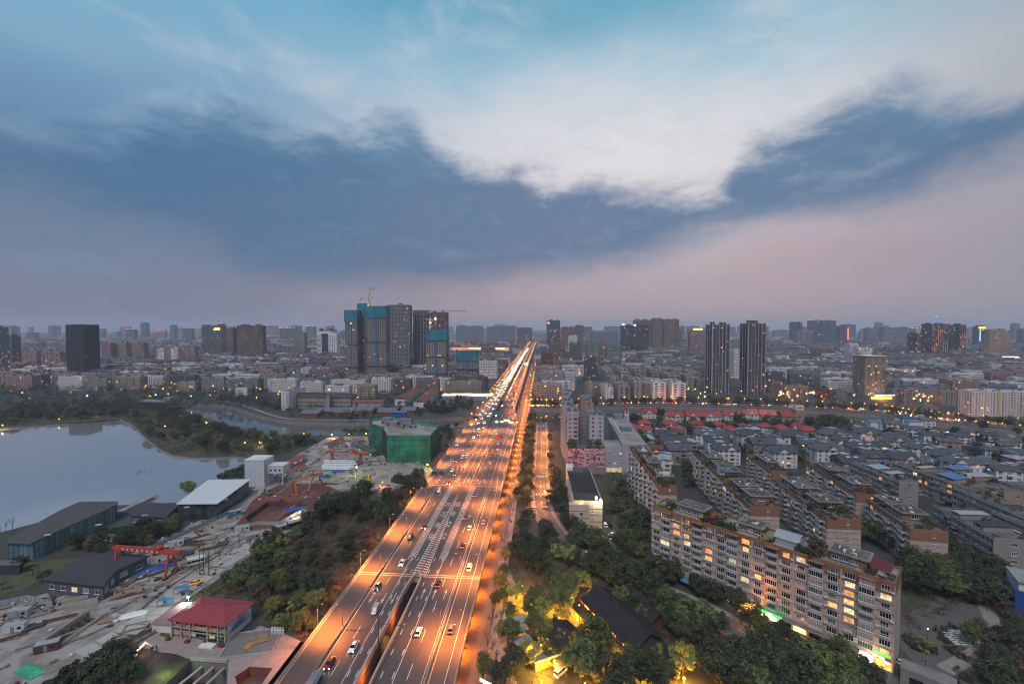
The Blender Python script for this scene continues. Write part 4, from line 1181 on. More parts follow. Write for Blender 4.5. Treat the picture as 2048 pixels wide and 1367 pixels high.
for a,c in ((22.2,3.2),(25.8,3.2),(25.8,6.8),(22.2,6.8)): q.box(a - .06,a+.06,c - .06,c+.06,HT+.26,HT+2.0,1)
q.build('pavilion',[m_red,m_band],nb)
def loc2w(x,y,o,rz): return (o[0]+x*math.cos(rz) - y*math.sin(rz),o[1]+x*math.sin(rz)+y*math.cos(rz))
for (xa,xb,n) in ((1,9,9),(20,33,16),(42,46,6),(54,63,14),(72,79,4)):
 for i in range(n):
  p=loc2w(rg.uniform(xa,xb),rg.choice((rg.uniform(.8,3.2),rg.uniform(.8,11))),P0,RZ)
  tree(rg.choice(('pot_a','shrub_a','shrub_a','shrub_c','shrub_b','pot_b')),p[0],p[1],'potted greenery on the roof terrace of the long block by the street','roof garden shrubs on the near block',rg.uniform(.7,1.5),HT+.26,rg)
# shops at the foot: awnings, lit fronts and signs
q=MB().box(1,L - 8,-2.6,-.05,3.35,3.55); q.build('shop_canopy',m_concd,nb)
for a,c,m_ in ((8,11,m_sheet_blue),(15,22,m_sheet_blue),(26,32,m_sheet_blue)):
 MB().add([(a,-4.2,2.9),(c,-4.2,2.9),(c,-2.6,3.6),(a,-2.6,3.6)],[(0,1,2,3)]).build('shop_awning',m_,nb)
shopm=[room_mat('shop_front','ffe27a',2.6),room_mat('shop_front_white','fff0c8',2.4),r_warm]
for i in range(18):
 a=i*col_w+.4; lit_=i in (7,8,9,10,12,16,17)
 MB().quad((a,-.06,.3),(a+col_w - .8,-.06,.3),(a+col_w - .8,-.06,3.0),(a,-.06,3.0)).build('shop_window',shopm[i % 3] if lit_ else g_dark,nb)
def sign(parent,x,y,z,w,h,board,letters=None,lm=None,rz=0.0,size=None,name='shop_sign'):
 o=MB().box(-w/2,w/2,-.12,0,0,h).build(name,board,parent,loc=(x,y,z),rz=rz)
 if letters: lettering(letters,size or h*.8,lm or e_white,o,(0,-.14,h/2),(math.pi/2,0,0))
 return o
sign(nb,39.5,-2.65,3.5,4.5,.8,emit('sign_red_board','d83028',1.2),'药房',e_white); sign(nb,47,-2.65,3.5,8,.9,emit('sign_green_board','1fd24a',2.6))
sign(nb,76.4,-.1,4.2,7,.9,emit('sign_green_band','46b03c',1.0)); sign(nb,77,-.1,3.0,5.5,.9,emit('sign_maroon_board','7a1420',.9),'房产中介',e_white,size=.75)
sign(nb,73.6,-.9,5.2,1.0,2.2,e_white); sign(nb,74.3,-.15,2.7,1.2,.4,e_blue); sign(nb,79,-.15,2.5,1.2,.4,e_blue)
for x_,e_,col_ in ((47,900,'ffe090'),(76,700,'ffe0a0'),(56,500,'ffb060')):
 p=loc2w(x_,-3.5,P0,RZ); link('shop_light',lightdata('shop%d' % x_,col_,e_,.8),nb,(x_,-3.2,3.0))
# ------------------------------------------------------------------ brown-topped blocks behind it
def brown_block(pA,pB,pF,z,label,floors=6,seed=1,lit=.05,garden=True,pent=((.12,.5),(.6,.92)),ew=None,minh=None,low=m_rosew,end_win=True,colw=3.4):
 A,B,F=G(*pA,z),G(*pB,z),G(*pF,z)
 dx,dy=F[0] - A[0],F[1] - A[1]; Ln=math.hypot(dx,dy); rz=math.atan2(dy,dx) - math.pi/2
 w=ew or max(9.0,(B[0] - A[0])*math.cos(rz)+(B[1] - A[1])*math.sin(rz)); rg=random.Random(seed)
 t=thing('apartment_block',label,'apartment block',(A[0],A[1],0),rz,'brown-topped apartment blocks')
 b=MB().box(0,w,0,Ln,0,z - 5.2,0).box(-.02,w+.02,-.02,Ln+.02,z - 5.2,z - 1.0,1)
 n=max(3,int(Ln/colw)); cw=Ln/n; FHb=(z - 3.4)/floors
 for k in range(1,floors+1): b.box(-.14,.02,0,Ln,2.2+k*FHb - .3,2.2+k*FHb - .17,2)
 for k in range(1,floors): b.box(0,w,-.1,.02,2.2+k*FHb - .3,2.2+k*FHb - .2,2)
 b.build('wall',[low,m_brown,m_band],t)
 for c in range(n):
  yc=(c+.5)*cw
  for k in range(floors):
   zz=2.2+k*FHb
   if c % 3==1: balcony(t,0,yc,zz,-math.pi/2,rg,min(1.0,cw/4.0),.5,lit)
   else:
    add_window(t,rg.choice(('mid','wide')),0,yc,zz+.75,-math.pi/2,lit,rg)
    if rg.random() < .4: link('air_conditioner',ACM,t,(0,yc+cw*.42,zz+.2),-math.pi/2)
 if end_win:
  for k in range(1,floors): add_window(t,'tiny',w*.62,0,2.2+k*FHb+.8,0,.04,rg)
 rb=MB().box(.2,w - .2,.2,Ln - .2,z - 1.0,z - .9,1); rb.box(0,w,0,.25,z - 1.02,z).box(0,w,Ln - .25,Ln,z - 1.02,z).box(0,.25,.25,Ln - .25,z - 1.02,z).box(w - .25,w,.25,Ln - .25,z - 1.02,z)
 rb.build('roof',[m_brown,m_roofg],t)
 for a,c in pent:
  pergola(t,w*.25,w*.95,a*Ln,c*Ln,z - .9,2.8)
  for q in range(int((c - a)*Ln/3)): add_window(t,'low',w*.25,a*Ln+1.5+q*3,z - .2,-math.pi/2,lit,rg)
  add_window(t,'wide',w*.6,a*Ln,z - .2,0,lit,rg)
 if garden:
  for i in range(int(Ln*.8)):
   p=loc2w(rg.uniform(.4,w - .5),rg.choice((rg.uniform(.4,pent[0][0]*Ln),rg.uniform(pent[0][1]*Ln,pent[-1][0]*Ln),rg.uniform(.5,Ln - .5))),A,rz)
   tree(rg.choice(('pot_a','pot_a','shrub_a','shrub_c','pot_b')),p[0],p[1],'roof greenery on the '+label,'roof garden shrubs',rg.uniform(.6,1.2),z - .9,rg)
 return t,A,rz,w,Ln
brown_block((1316,968),(1351,969),(1259,891),28.5,'tall long apartment slab behind the parking court',9,2,.02,pent=((.08,.22),(.4,.55),(.7,.9)))
brown_block((1447,957),(1491,957),(1386,902),20.5,'brown-topped block with a blue-roofed penthouse',6,3,.04)
brown_block((1500,1010),(1557,1010),(1446,962),19.5,'brown-topped block with a planted roof right behind the street block',6,4,.05,pent=((.2,.5),(.62,.95)))
brown_block((1654,1034),(1714,1031),(1543,955),19.0,'brown-topped block with a grey gazebo on its roof',6,5,.06,pent=((.25,.45),(.6,.92)))
brown_block((1821,1056),(1874,1048),(1732,996),17.5,'brown-topped block with a palm on its roof beside the thicket',5,6,.05,pent=((.35,.7),(.8,.97)))
brown_block((1712,985),(1757,984),(1612,925),18.5,'brown-topped block with a cluttered flat roof, third behind',6,7,.05,pent=((.15,.4),(.6,.9)))
brown_block((1543,941),(1568,939),(1493,908),18.5,'small brown-topped block between slate houses',6,8,.04,pent=((.3,.8),))
pa=G(1905,1050,17); tree('palm_a',G(1863,1049,17)[0],G(1863,1049,17)[1]+2,'fan palm on the roof corner of a brown-topped block','palms',.8,16.6)
t=thing('roof_conservatory','white-framed conservatory with a blue sheet roof on a brown block','conservatory',(*G(1440,948,20),19.7),0)
MB().box(0,9,0,4,0,2.3).build('wall',WALLS['white'],t); MB().add([(-.4,-.8,2.3),(9.4,-.8,2.3),(9.4,4.4,3.1),(-.4,4.4,3.1)],[(0,1,2,3)]).build('roof',m_sheet_blue,t)
for k in range(4): add_window(t,'low',1.2+k*2.2,0,.6,0,.1)
# ------------------------------------------------------------------ grey terraces farther right
def terrace(pA,pF,z,w,label,floors=4,seed=1,wall='conc',roofm=None,step=True,lit=.05):
 A,F=G(*pA,z),G(*pF,z); dx,dy=F[0] - A[0],F[1] - A[1]; Ln=math.hypot(dx,dy); rz=math.atan2(dy,dx) - math.pi/2; rg=random.Random(seed)
 t=thing('terraced_block',label,'apartment block',(A[0],A[1],0),rz,'grey terraced blocks'); wm=WALLS[wall]
 b=MB().box(0,w,0,Ln,0,z); n=max(3,int(Ln/3.6)); cw=Ln/n; fh=z/floors
 for k in range(1,floors+1): b.box(-.5,.02,.2,Ln - .2,k*fh - .25,k*fh - .05)
 for c in range(0,n+1,3): b.box(-.5,.02,c*cw - .12 if c else 0,c*cw+.12,.0,z+(1.6 if step and c % 2 else 0))
 b.box(0,w,0,.25,z,z+.8).box(0,.25,.25,Ln,z,z+.8).box(w - .25,w,.25,Ln,z,z+.8)
 b.build('wall',wm,t); MB().box(.25,w - .25,.25,Ln - .25,z+.0,z+.05).build('roof',m_roofg,t)
 for c in range(n):
  for k in range(floors):
   add_window(t,rg.choice(('wide','mid','wide','door')),-.02,(c+.5)*cw,k*fh+.7,-math.pi/2,lit,rg)
   if rg.random() < .22: yb=(c+.5)*cw; q=MB().box(-1.3,-.03,yb - 1.5,yb+1.5,k*fh+.2,k*fh+1.1).box(-1.3,-.03,yb - 1.5,yb+1.5,k*fh+2.5,k*fh+2.65); q.box(-1.22,-.06,yb - 1.4,yb+1.4,k*fh+1.1,k*fh+2.5,1); q.build('sun_room',[rg.choice((WALLS['white'],wm,m_band)),rg.choice((g_teal,g_dark,g_curt))],t)
 for k in range(floors):
  if rg.random() < .6: add_window(t,'mid',w*.5,-.02,k*fh+.8,0,lit,rg)
 x=1.0
 y=2.0
 while y < Ln - 6:
  l_=rg.uniform(3,7); k=rg.random()
  if k < .35:
   MB().box(1.5,w - 1,y,y+l_,z+.05,z+2.3).build('roof_room',wm,t); MB().add([(1.0,y - .5,z+2.3),(w - .6,y - .5,z+2.9),(w - .6,y+l_+.4,z+2.9),(1.0,y+l_+.4,z+2.3)],[(0,1,2,3)]).build('sheet_roof',rg.choice((m_sheet_blue,m_sheet_grey,m_sheet_grey,roofm or m_sheet_grey)),t); add_window(t,'wide',1.48,y+l_/2,z+.5,-math.pi/2,lit,rg)
  elif k < .6:
   q=MB()
   for j in range(int(l_/.8)): q.box(1,w - 1,y+j*.8,y+j*.8+.18,z+2.4,z+2.55)
   for a,c in ((1,y),(1,y+l_),(w - 1.2,y),(w - 1.2,y+l_)): q.box(a,a+.2,c - .1,c+.1,z,z+2.4)
   q.build('roof_pergola',m_perg,t)
  else:
   for j in range(3):
    p=loc2w(rg.uniform(1,w - 1),y+rg.uniform(0,l_),A,rz); tree(rg.choice(('pot_a','pot_b','shrub_c')),p[0],p[1],'roof greenery on the '+label,'roof garden shrubs',rg.uniform(.6,1.0),z+.05,rg)
  y+=l_+rg.uniform(.5,2)
 return t
terrace((1990,1078),(1868,1012),14.5,14,'dark-roofed grey terrace ending in a blank gable by the bare trees',4,1,'conc',mat('dark_sheet','3a3536',.7,.2,.5))
terrace((2060,1040),(1905,975),13.5,12,'grey terrace with white conservatories and blue awnings',4,2,'conc',m_sheet_blue)
terrace((1960,985),(1785,925),14,12,'weathered grey terrace stepping down behind the brown blocks',4,3,'beige')
terrace((2010,985),(1880,937),15,13,'long terrace under a blue sheet roof',4,4,'tan',m_sheet_blue,lit=.14)
terrace((2100,1005),(1990,960),13,12,'grey terrace with glazed balconies at the right edge',4,5,'conc')
terrace((1800,965),(1700,925),14,11,'low grey terrace with a blue tin-roofed room and pink lamp',4,6,'conc',m_sheet_grey)
terrace((2110,955),(2010,925),12,12,'terrace with a blue roof near the right edge',3,7,'beige',m_sheet_blue)
terrace((2140,1090),(1985,1025),12,12,'grey terrace with a glazed top floor in the right corner',4,8,'conc')
# ------------------------------------------------------------------ houses with pitched roofs
m_slate=mat('slate_tiles','44474d',0.75,0.35,0.5,rnd=.2,stretch=(1,3,1)); m_redt=mat('red_tiles','8e3a38',0.75,0.22,0.5,rnd=.12,stretch=(1,3,1)); m_redt2=mat('orange_tiles','b5564a',0.75,0.2,0.5)
m_redroof_old=mat('faded_brown_tiles','5f4540',.85,.3,.5,rnd=.15); m_sky=mat('roof_light','9fb0ba',0.2,0.1,1.0)
def pitched_house(x,y,rz,w,d,eave,rise,wallm,roofm,label,group,rg,hip=False,floors=3,dorm=True,lit=.05,skyl=False,balc=True,name='house'):
 """x across the front (gable dormer faces the viewer), ridge runs along x; d is the depth"""
 t=thing(name,label,'house',(x,y,0),rz,group)
 MB().box(-w/2,w/2,0,d,0,eave).build('wall',wallm,t)
 ov=.7; ri=w*.5 - (d*.4 if hip else 0)
 A=[(-w/2 - ov,-ov,eave),(w/2+ov,-ov,eave),(w/2+ov,d+ov,eave),(-w/2 - ov,d+ov,eave)]
 r0,r1=(-(ri if hip else w/2+ov),d/2,eave+rise),((ri if hip else w/2+ov),d/2,eave+rise)
 q=MB(); q.add(A+[r0,r1],[(0,1,5,4),(2,3,4,5)]+([(1,2,5),(3,0,4)] if hip else []),0)
 q.add([(p[0],p[1],p[2] - .18) for p in A],[(3,2,1,0)],0)
 for i in range(4):
  a,c=A[i],A[(i+1) % 4]; q.quad((a[0],a[1],a[2] - .18),(c[0],c[1],c[2] - .18),c,a,0)
 rf=q.build('roof',roofm,t)
 MB().obox(r0,r1,.3,.2).build('ridge',roofm,rf)
 if not hip:
  q=MB(); q.tri((-w/2,0,eave),(-w/2,d/2,eave+rise*.95),(-w/2,d,eave)); q.tri((w/2,0,eave),(w/2,d,eave),(w/2,d/2,eave+rise*.95)); q.build('gable',wallm,t)
 if dorm:
  gw=w*.42; gx=rg.uniform(-.2,.2)*w; gh=rise*.72; yb=d/2*(gh/rise)
  q=MB(); q.add([(gx - gw/2,-.75,eave - .05),(gx+gw/2,-.75,eave - .05),(gx,-.75,eave+gh)],[(0,1,2)],1)
  q.add([(gx - gw/2 - .4,-1.0,eave - .15),(gx,-1.0,eave+gh+.12),(gx,yb,eave+gh+.12),(gx - gw/2 - .4,-.3,eave - .15)],[(0,1,2,3)],0); q.add([(gx+gw/2+.4,-1.0,eave - .15),(gx,-1.0,eave+gh+.12),(gx,yb,eave+gh+.12),(gx+gw/2+.4,-.3,eave - .15)],[(3,2,1,0)],0)
  q.build('front_gable',[roofm,wallm],t)
 fh=eave/floors; n=max(2,int(w/4))
 for k in range(floors):
  for i in range(n):
   xx=-w/2+(i+.5)*w/n
   if balc and i==n//2 and k > 0:
    o=MB().box(-1.7,1.7,-1.3,0,-.1,.1).box(-1.7,1.7,-1.3,-1.2,.1,.95).build('balcony',wallm,t,loc=(xx,0,k*fh+.1)); add_window(t,'wide',xx,-.02,k*fh+.4,0,lit,rg)
   else: add_window(t,rg.choice(('low','mid','slim')),xx,-.02,k*fh+.9,0,lit,rg)
  for yy in (d*.3,d*.7): add_window(t,rg.choice(('low','slim','wide')),-w/2 - .02,yy,k*fh+.8,-math.pi/2,lit,rg)
 for k in range(rg.randint(1,3) if floors > 2 else 0):
  bx,bw_,bh=rg.uniform(-.45,.2)*w,rg.uniform(2.5,5),rg.uniform(1.2,2.6)
  q=MB().box(bx,bx+bw_,d*.55,d*.9,eave,eave+rise*.5+bh); q.box(bx - .3,bx+bw_+.3,d*.5,d*.95,eave+rise*.5+bh,eave+rise*.5+bh+.15,1); q.build('roof_terrace',[wallm,rg.choice((m_sheet_blue,m_roofp,m_roofg,m_sheet_grey))],t)
 if skyl:
  for sx in (-.18,.12):
   y0,y1=d*.1,d*.4; f0,f1=rise*y0/(d/2)+eave+.12,rise*y1/(d/2)+eave+.12
   MB().quad((sx*w,y0,f0),(sx*w+w*.16,y0,f0),(sx*w+w*.16,y1,f1),(sx*w,y1,f1)).build('roof_light',m_sky,t)
 return t
rgh=random.Random(21)
SL=[(1,'farthest',1334,864),(1,'middle',1349,876),(1,'nearest',1362,892),(2,'farthest',1415,862),(2,'middle',1437,876),(2,'nearest',1459,892),(3,'farthest',1503,864),(3,'middle',1532,880),(3,'nearest',1572,897),
      (4,'farthest',1589,866),(4,'middle',1624,880),(4,'third',1660,892),(4,'nearest',1712,917),(5,'farthest',1672,862),(5,'second',1700,874),(5,'third',1735,890),(5,'fourth',1758,906),(5,'nearest',1815,910),
      (6,'farthest',1742,860),(6,'second',1800,874),(6,'third',1850,888),(6,'fourth',1900,904),(6,'nearest',1932,918)]
ORD=['','first','second','third','fourth','fifth','sixth','seventh','eighth','ninth','tenth','eleventh','twelfth','thirteenth','fourteenth','fifteenth','sixteenth']
for i,(rw,pos,px,py) in enumerate(SL):
 x,y=G(px,py,14.5)
 pitched_house(x,y,math.radians(rgh.choice((0,0,-6,4))),rgh.uniform(16,20),rgh.uniform(12,15),11.5,3.8,WALLS[rgh.choice(('white','white','grey','white'))],m_slate,
                  'slate-roofed white house, %s of the %s row counting from the spire' % (pos,ORD[rw]),'slate-roofed estate houses',rgh,False,4,True,.05,skyl=rgh.random() < .4)
RD=[(1302,822,13),(1352,829,14),(1388,828,12),(1425,829,15),(1466,826,13),(1508,824,13),(1537,826,12),(1583,829,14),(1290,841,9),(1304,852,9),(1343,842,10),(1362,853,9),(1394,843,9),(1412,854,9),(1441,845,9),(1500,847,10),(1568,851,9),(1601,843,9),(1622,855,10),(1536,848,9),(1275,846,8),(1330,857,8),(1465,853,8),(1582,860,8)]
for i,(px,py,w) in enumerate(RD):
 x,y=G(px,py,8.5); w*=1.3
 pitched_house(x,y,math.radians(rgh.choice((0,0,8,-10,90 if i > 8 else 0))),w,11.5,6.6 if i < 8 else 5.6,4.6 if i < 8 else 3.4,WALLS[rgh.choice(('white','beige','white'))],m_redt2 if i in (5,6) else m_redt,
                  ('large red-tiled villa with a front gable, %s along the canal from the spire' % ORD[i+1] if i < 8 else 'small hipped red-tiled villa, %s inland one from the spire' % ORD[i - 7]),'red-roofed canal villas',rgh,i >=8 or i in (5,),2,i < 8,.05,balc=False)
WH=[(1790,845,13,9),(1832,856,14,9),(1868,868,14,9),(1900,880,15,9.5),(1945,862,12,8),(1985,868,12,8),(2025,880,13,8),(2040,905,13,8),(1990,898,12,8),(1975,925,14,10),(2020,938,14,10),(1925,870,13,8),(1858,838,12,8),(1820,835,12,8)]
for i,(px,py,w,ev) in enumerate(WH):
 x,y=G(px,py,ev+1)
 pitched_house(x,y,math.radians(-12+rgh.uniform(-4,4)),w,10,ev,2.2,WALLS['white'] if i not in (3,) else WALLS['tan'],m_slate if i % 3 else m_roofg,'bright white townhouse right of the slate rows, %s from the canal bend' % ORD[i+1],'white townhouses',rgh,False,3,False,.05)
# small infill houses in the gaps of the estate
HC_=[tuple(o.location[:2]) for o in COL.objects if o.get('category') in ('house','apartment block')]
BB_=[o for o in COL.objects if o.get('category')=='apartment block']
n_=0
for k in range(900):
 px=rgh.uniform(1290,2050); py=850+max(0,px - 1600)*.05+rgh.random()*75
 x,y=G(px,py,9)
 if any((x - a)**2+(y - b)**2 < 17.5**2 for a,b in HC_) or n_ >=34: continue
 hit=False
 for o in BB_:
  c,s_=math.cos(-o.rotation_euler[2]),math.sin(-o.rotation_euler[2]); dx,dy=x - o.location[0],y - o.location[1]; lx,ly=dx*c - dy*s_,dx*s_+dy*c
  if -12 < lx < 28 and -14 < ly < 110: hit=True; break
 if hit: continue
 HC_.append((x,y)); n_+=1
 pitched_house(x,y,math.radians(rgh.uniform(-12,8)),rgh.uniform(9,13),rgh.uniform(8,10),rgh.choice((6.5,8.5,9.5)),rgh.uniform(1.8,3),WALLS[rgh.choice(('white','beige','white','pink','tan'))],rgh.choice((m_slate,m_roofg,m_redroof_old,m_sheet_grey)),'small infill house squeezed between the larger estate rows','small infill houses',rgh,rgh.random() < .4,3,rgh.random() < .4,.06)
# spire and clock-less lookout tower by the villas
x,y=G(1253,850); t=thing('spire','slim white tower with a pointed maroon spire','tower',(x,y,0)); q=MB().box(-2,2,-2,2,0,12)
for a in (-2,1.4):
 for c in (-2,1.4): q.box(a,a+.6,c,c+.6,12,16)
q.build('shaft',WALLS['white'],t); MB().add([(-2.3,-2.3,16),(2.3,-2.3,16),(2.3,2.3,16),(-2.3,2.3,16),(0,0,22)],[(0,1,4),(1,2,4),(2,3,4),(3,0,4),(3,2,1,0)]).build('roof',m_redt,t)
for k in range(3): add_window(t,'slim',0,-2.02,2+k*3.4,0,0)
x,y=G(1600,845); t=thing('lookout_tower','white and tan lookout tower with a small red roof beside the villas','tower',(x,y,0)); MB().box(-5,5,0,9,0,14).build('shaft',WALLS['tan'],t); MB().box(-4,4,.8,8,14,19).build('belvedere',WALLS['white'],t)
MB().add([(-3.4,1.5,19),(3.4,1.5,19),(3.4,7.4,19),(-3.4,7.4,19),(0,4.5,21.5)],[(0,1,4),(1,2,4),(2,3,4),(3,0,4)]).build('roof',m_redt,t)
for k in range(3): add_window(t,'mid',-1.5+k % 2*3,-.02,3+k*4,0,0); add_window(t,'mid',-2+k*2,.78,15.5,0,0)
# blue-roofed sheds on the far bank
for i,(px,py,w) in enumerate(((1757,843,14),(1775,845,12),(1832,842,12),(1935,975,10))):
 x,y=G(px,py,8); t=thing('shed','blue sheet-roofed annexe beside the white townhouses, %s from the canal' % ORD[i+1],'shed',(x,y,0),math.radians(-10),'blue-roofed annexes')
 MB().box(-w/2,w/2,0,8,0,7).build('wall',WALLS['white'],t); MB().add([(-w/2 - .4,-.4,7.2),(w/2+.4,-.4,7.2),(w/2+.4,8.4,8.4),(-w/2 - .4,8.4,8.4)],[(0,1,2,3)]).build('roof',m_sheet_blue,t)
# ------------------------------------------------------------------ white slab complex, colour-checked wall, flat-roofed halls
def Dz(D,py): return HC - D*(py - HOR)/FPX
m_two=WALLS['lilac']
def cplx(px0,px1,D,h,dep,label,nx=3,**kw):
 a,w,r_=place_px(px0,px1,D); return block('apartment_block',label,'apartment block',a,0,w,dep,h,int(h/3),nx,max(3,int(dep/3.4)),kw.pop('wall','lilac'),g_old,sp=.62,pw=.72,lit=.02,group='white slab complex by the side street',**kw)
cplx(1180,1209,332,38,20,'pinkish-white apartment slab above the colour-checked wall',2,boxes=1)
cplx(1135,1158,330,41,22,'narrow white apartment slab with dark stair slot at the side street',2,balc=2,boxes=1)
cplx(1161,1177,346,36,12,'recessed bay with dark windows between the white slabs',2,wall='grey',boxes=0); cplx(1163,1184,362,44,14,'tall pink stair tower behind the white slabs',2,boxes=0,wall='pink')
for i,D in enumerate((357,384,411,438,466)):
 cplx(1127+i*1.0,1150 - i*3.4,D,41 - (i % 2),22,'stepped rear unit of the white slab row, %s behind the front' % ORD[i+1],2,balc=2,boxes=2);
 if i in (1,2): cplx(1164,1190 - i*3,D,38,20,'rear lilac unit of the white slabs, %s behind the stair tower' % ORD[i],2,boxes=1)
a,w,_=place_px(1137,1211,318)
t=thing('podium','low wing with a wall of pink, red, yellow and blue square panels','building',(a[0],a[1],0)); MB().box(0,w,.12,14,0,18).build('wall',WALLS['grey'],t); MB().box(.2,w - .2,.4,13.8,18,18.1).build('roof',m_roofg,t)
PC=[mat('panel_'+n,c,.8,.1,1) for n,c in (('pink','b98a98'),('red','8c3f48'),('rose','b06070'),('yellow','c2a860'),('blue','47506e'),('cream','b8a890'))]
nc,nr=16,11; pw_,ph_=w/nc,13.0/nr; pms=[MB().box(.03,pw_ - .03,0,.1,.03,ph_ - .03).mesh('panel',m_) for m_ in PC]
rp=random.Random(4)
for i in range(nc):
 for j in range(nr): link('panel',pms[rp.choices(range(6),(30,24,14,14,8,10))[0]],t,(i*pw_,0,5+j*ph_))
for i in range(5): add_window(t,'low',w*(.34+.1*i) if i < 3 else w*.9,-.03,13.4,0,0)
for i in range(6): tree(rp.choice(('shrub_a','leafy_b')),a[0]+rp.uniform(1,w),a[1]+rp.uniform(1,3),'bush on the roof ledge above the coloured panels','ledge bushes',rp.uniform(.5,.9),18.1)
a,w,_=place_px(1212,1254,318); t=thing('annexe','plain grey annexe with two rows of small square windows','building',(a[0],a[1],0)); MB().box(0,w,0,20,4.2,19).box(0,1,0,20,0,4.2).box(w - 1,w,0,20,0,4.2).build('wall',WALLS['lilac'],t); MB().box(.3,w - .3,.3,19.7,19,19.1).build('roof',m_roofp,t); MB().box(1,w - 1,3,3.2,.1,4.1).build('entrance',r_pale,t)
for i in range(3):
 for zz in (7.0,14.0): add_window(t,'low',w*(.18+.28*i),-.03,zz,0,.15)
A,F=G(1245,889,21),G(1214,834,21); Ln=math.dist(A,F); rz=math.atan2(F[1] - A[1],F[0] - A[0]) - math.pi/2
t=thing('hall','long pale flat-roofed hall with a dark arch in its side','building',(A[0],A[1],0),rz); MB().box(0,17,0,Ln,0,21).box(-.1,17.1,-.1,.3,21,21.7).box(-.1,.3,.3,Ln,21,21.7).box(16.8,17.1,.3,Ln,21,21.7).build('wall',WALLS['lilac'],t); MB().box(.3,16.8,.3,Ln,21,21.15).build('roof',m_roofp,t)
for y0,h_ in ((Ln*.9,4),(Ln*.42,3)): MB().box(5,13,y0,y0+8,21.15,21.15+h_).build('plant_room',WALLS['blue'],t)
q=MB(); cs=[(-.05,Ln*.62+9*math.cos(math.pi*i/10),9+7*math.sin(math.pi*i/10)) for i in range(11)]; q.add(cs,[tuple(range(11))]); q.build('arch',g_dark,t); MB().box(3,4.2,Ln*.3,Ln*.8,21.15,21.4).build('skylight',m_sky,t)
A,B,F=G(1147,1003,13.7),G(1205,1004,13.7),G(1133,935,13.7); Ln=math.dist(A,F)
w=math.dist(A,B); t=thing('flat_roofed_building','cream flat-roofed building with a stained dark roof beside the parking court','building',(A[0],A[1],0),math.radians(1.0))
b=MB().box(0,w,0,Ln,0,13.7).box(-2.4,w*.5,-3.5,0,0,13.6);
for k in range(1,4): b.box(-.05,w+.05,-.1,.0,k*3.4,k*3.4+.2,1); b.box(-2.5,w*.5+.08,-3.62,-3.5,k*3.4,k*3.4+.2,1); b.box(-.1,0,0,Ln,k*3.4,k*3.4+.2,1)
b.box(0,w,0,.3,13.7,14.5).box(0,.3,.3,Ln,13.7,14.5).box(w - .3,w,.3,Ln,13.7,14.5); b.build('wall',[mat('cream_wall','b5a794',.9,.15,.2),m_band],t); MB().box(.3,w - .3,.3,Ln,13.7,13.8).build('roof',mat('stained_roof','4c4a49',.95,.5,.12,col2='2e2d2d'),t)
for k in range(3): add_window(t,'tiny',w*.66,-.02,3.4*k+4.6,0,0); add_window(t,'slim',w*.25,-3.52,3.4*k+1.2,0,0)
for k in range(8): add_window(t,'wide',-.02,3+k*5.6,9.8,-math.pi/2,.05); add_window(t,'wide',-.02,3+k*5.6,6.2,-math.pi/2,.05)
for k in range(3): MB().tube((0,0,0),(0,0,1.8),.8,.8,12).ball((0,0,1.8),.8,sz=.4).build('water_tank',mat('tank','b8bbbd',.4,.1,1),t,loc=(2+k*2,Ln - 3,15.2) if k < 2 else (w - 3,3,13.8))
MB().box(0,4,Ln - 6,Ln,13.8,16.5).build('plant_room',WALLS['white'],t); sign(t,-.2,8,6,1.2,5,emit('red_vertical_sign','c62c24',.7),rz=-math.pi/2)
x,y=G(1201,1006,13.7); globe_lamp(x,y,13.7,1.6,'bright floodlight on the corner of the cream flat-roofed building',None,emit('flood_glow','fff6c8',120),.35,lightdata('flood','fff0b8',2600,.3),'floodlight')
x,y=G(1160,1000,13.7); globe_lamp(x,y - 3.2,13.6,.6,'orange lamp on the stair tower of the cream flat-roofed building',None,e_orange,.3,lightdata('stair','ff8a2a',1400,.3),'wall_lamp')
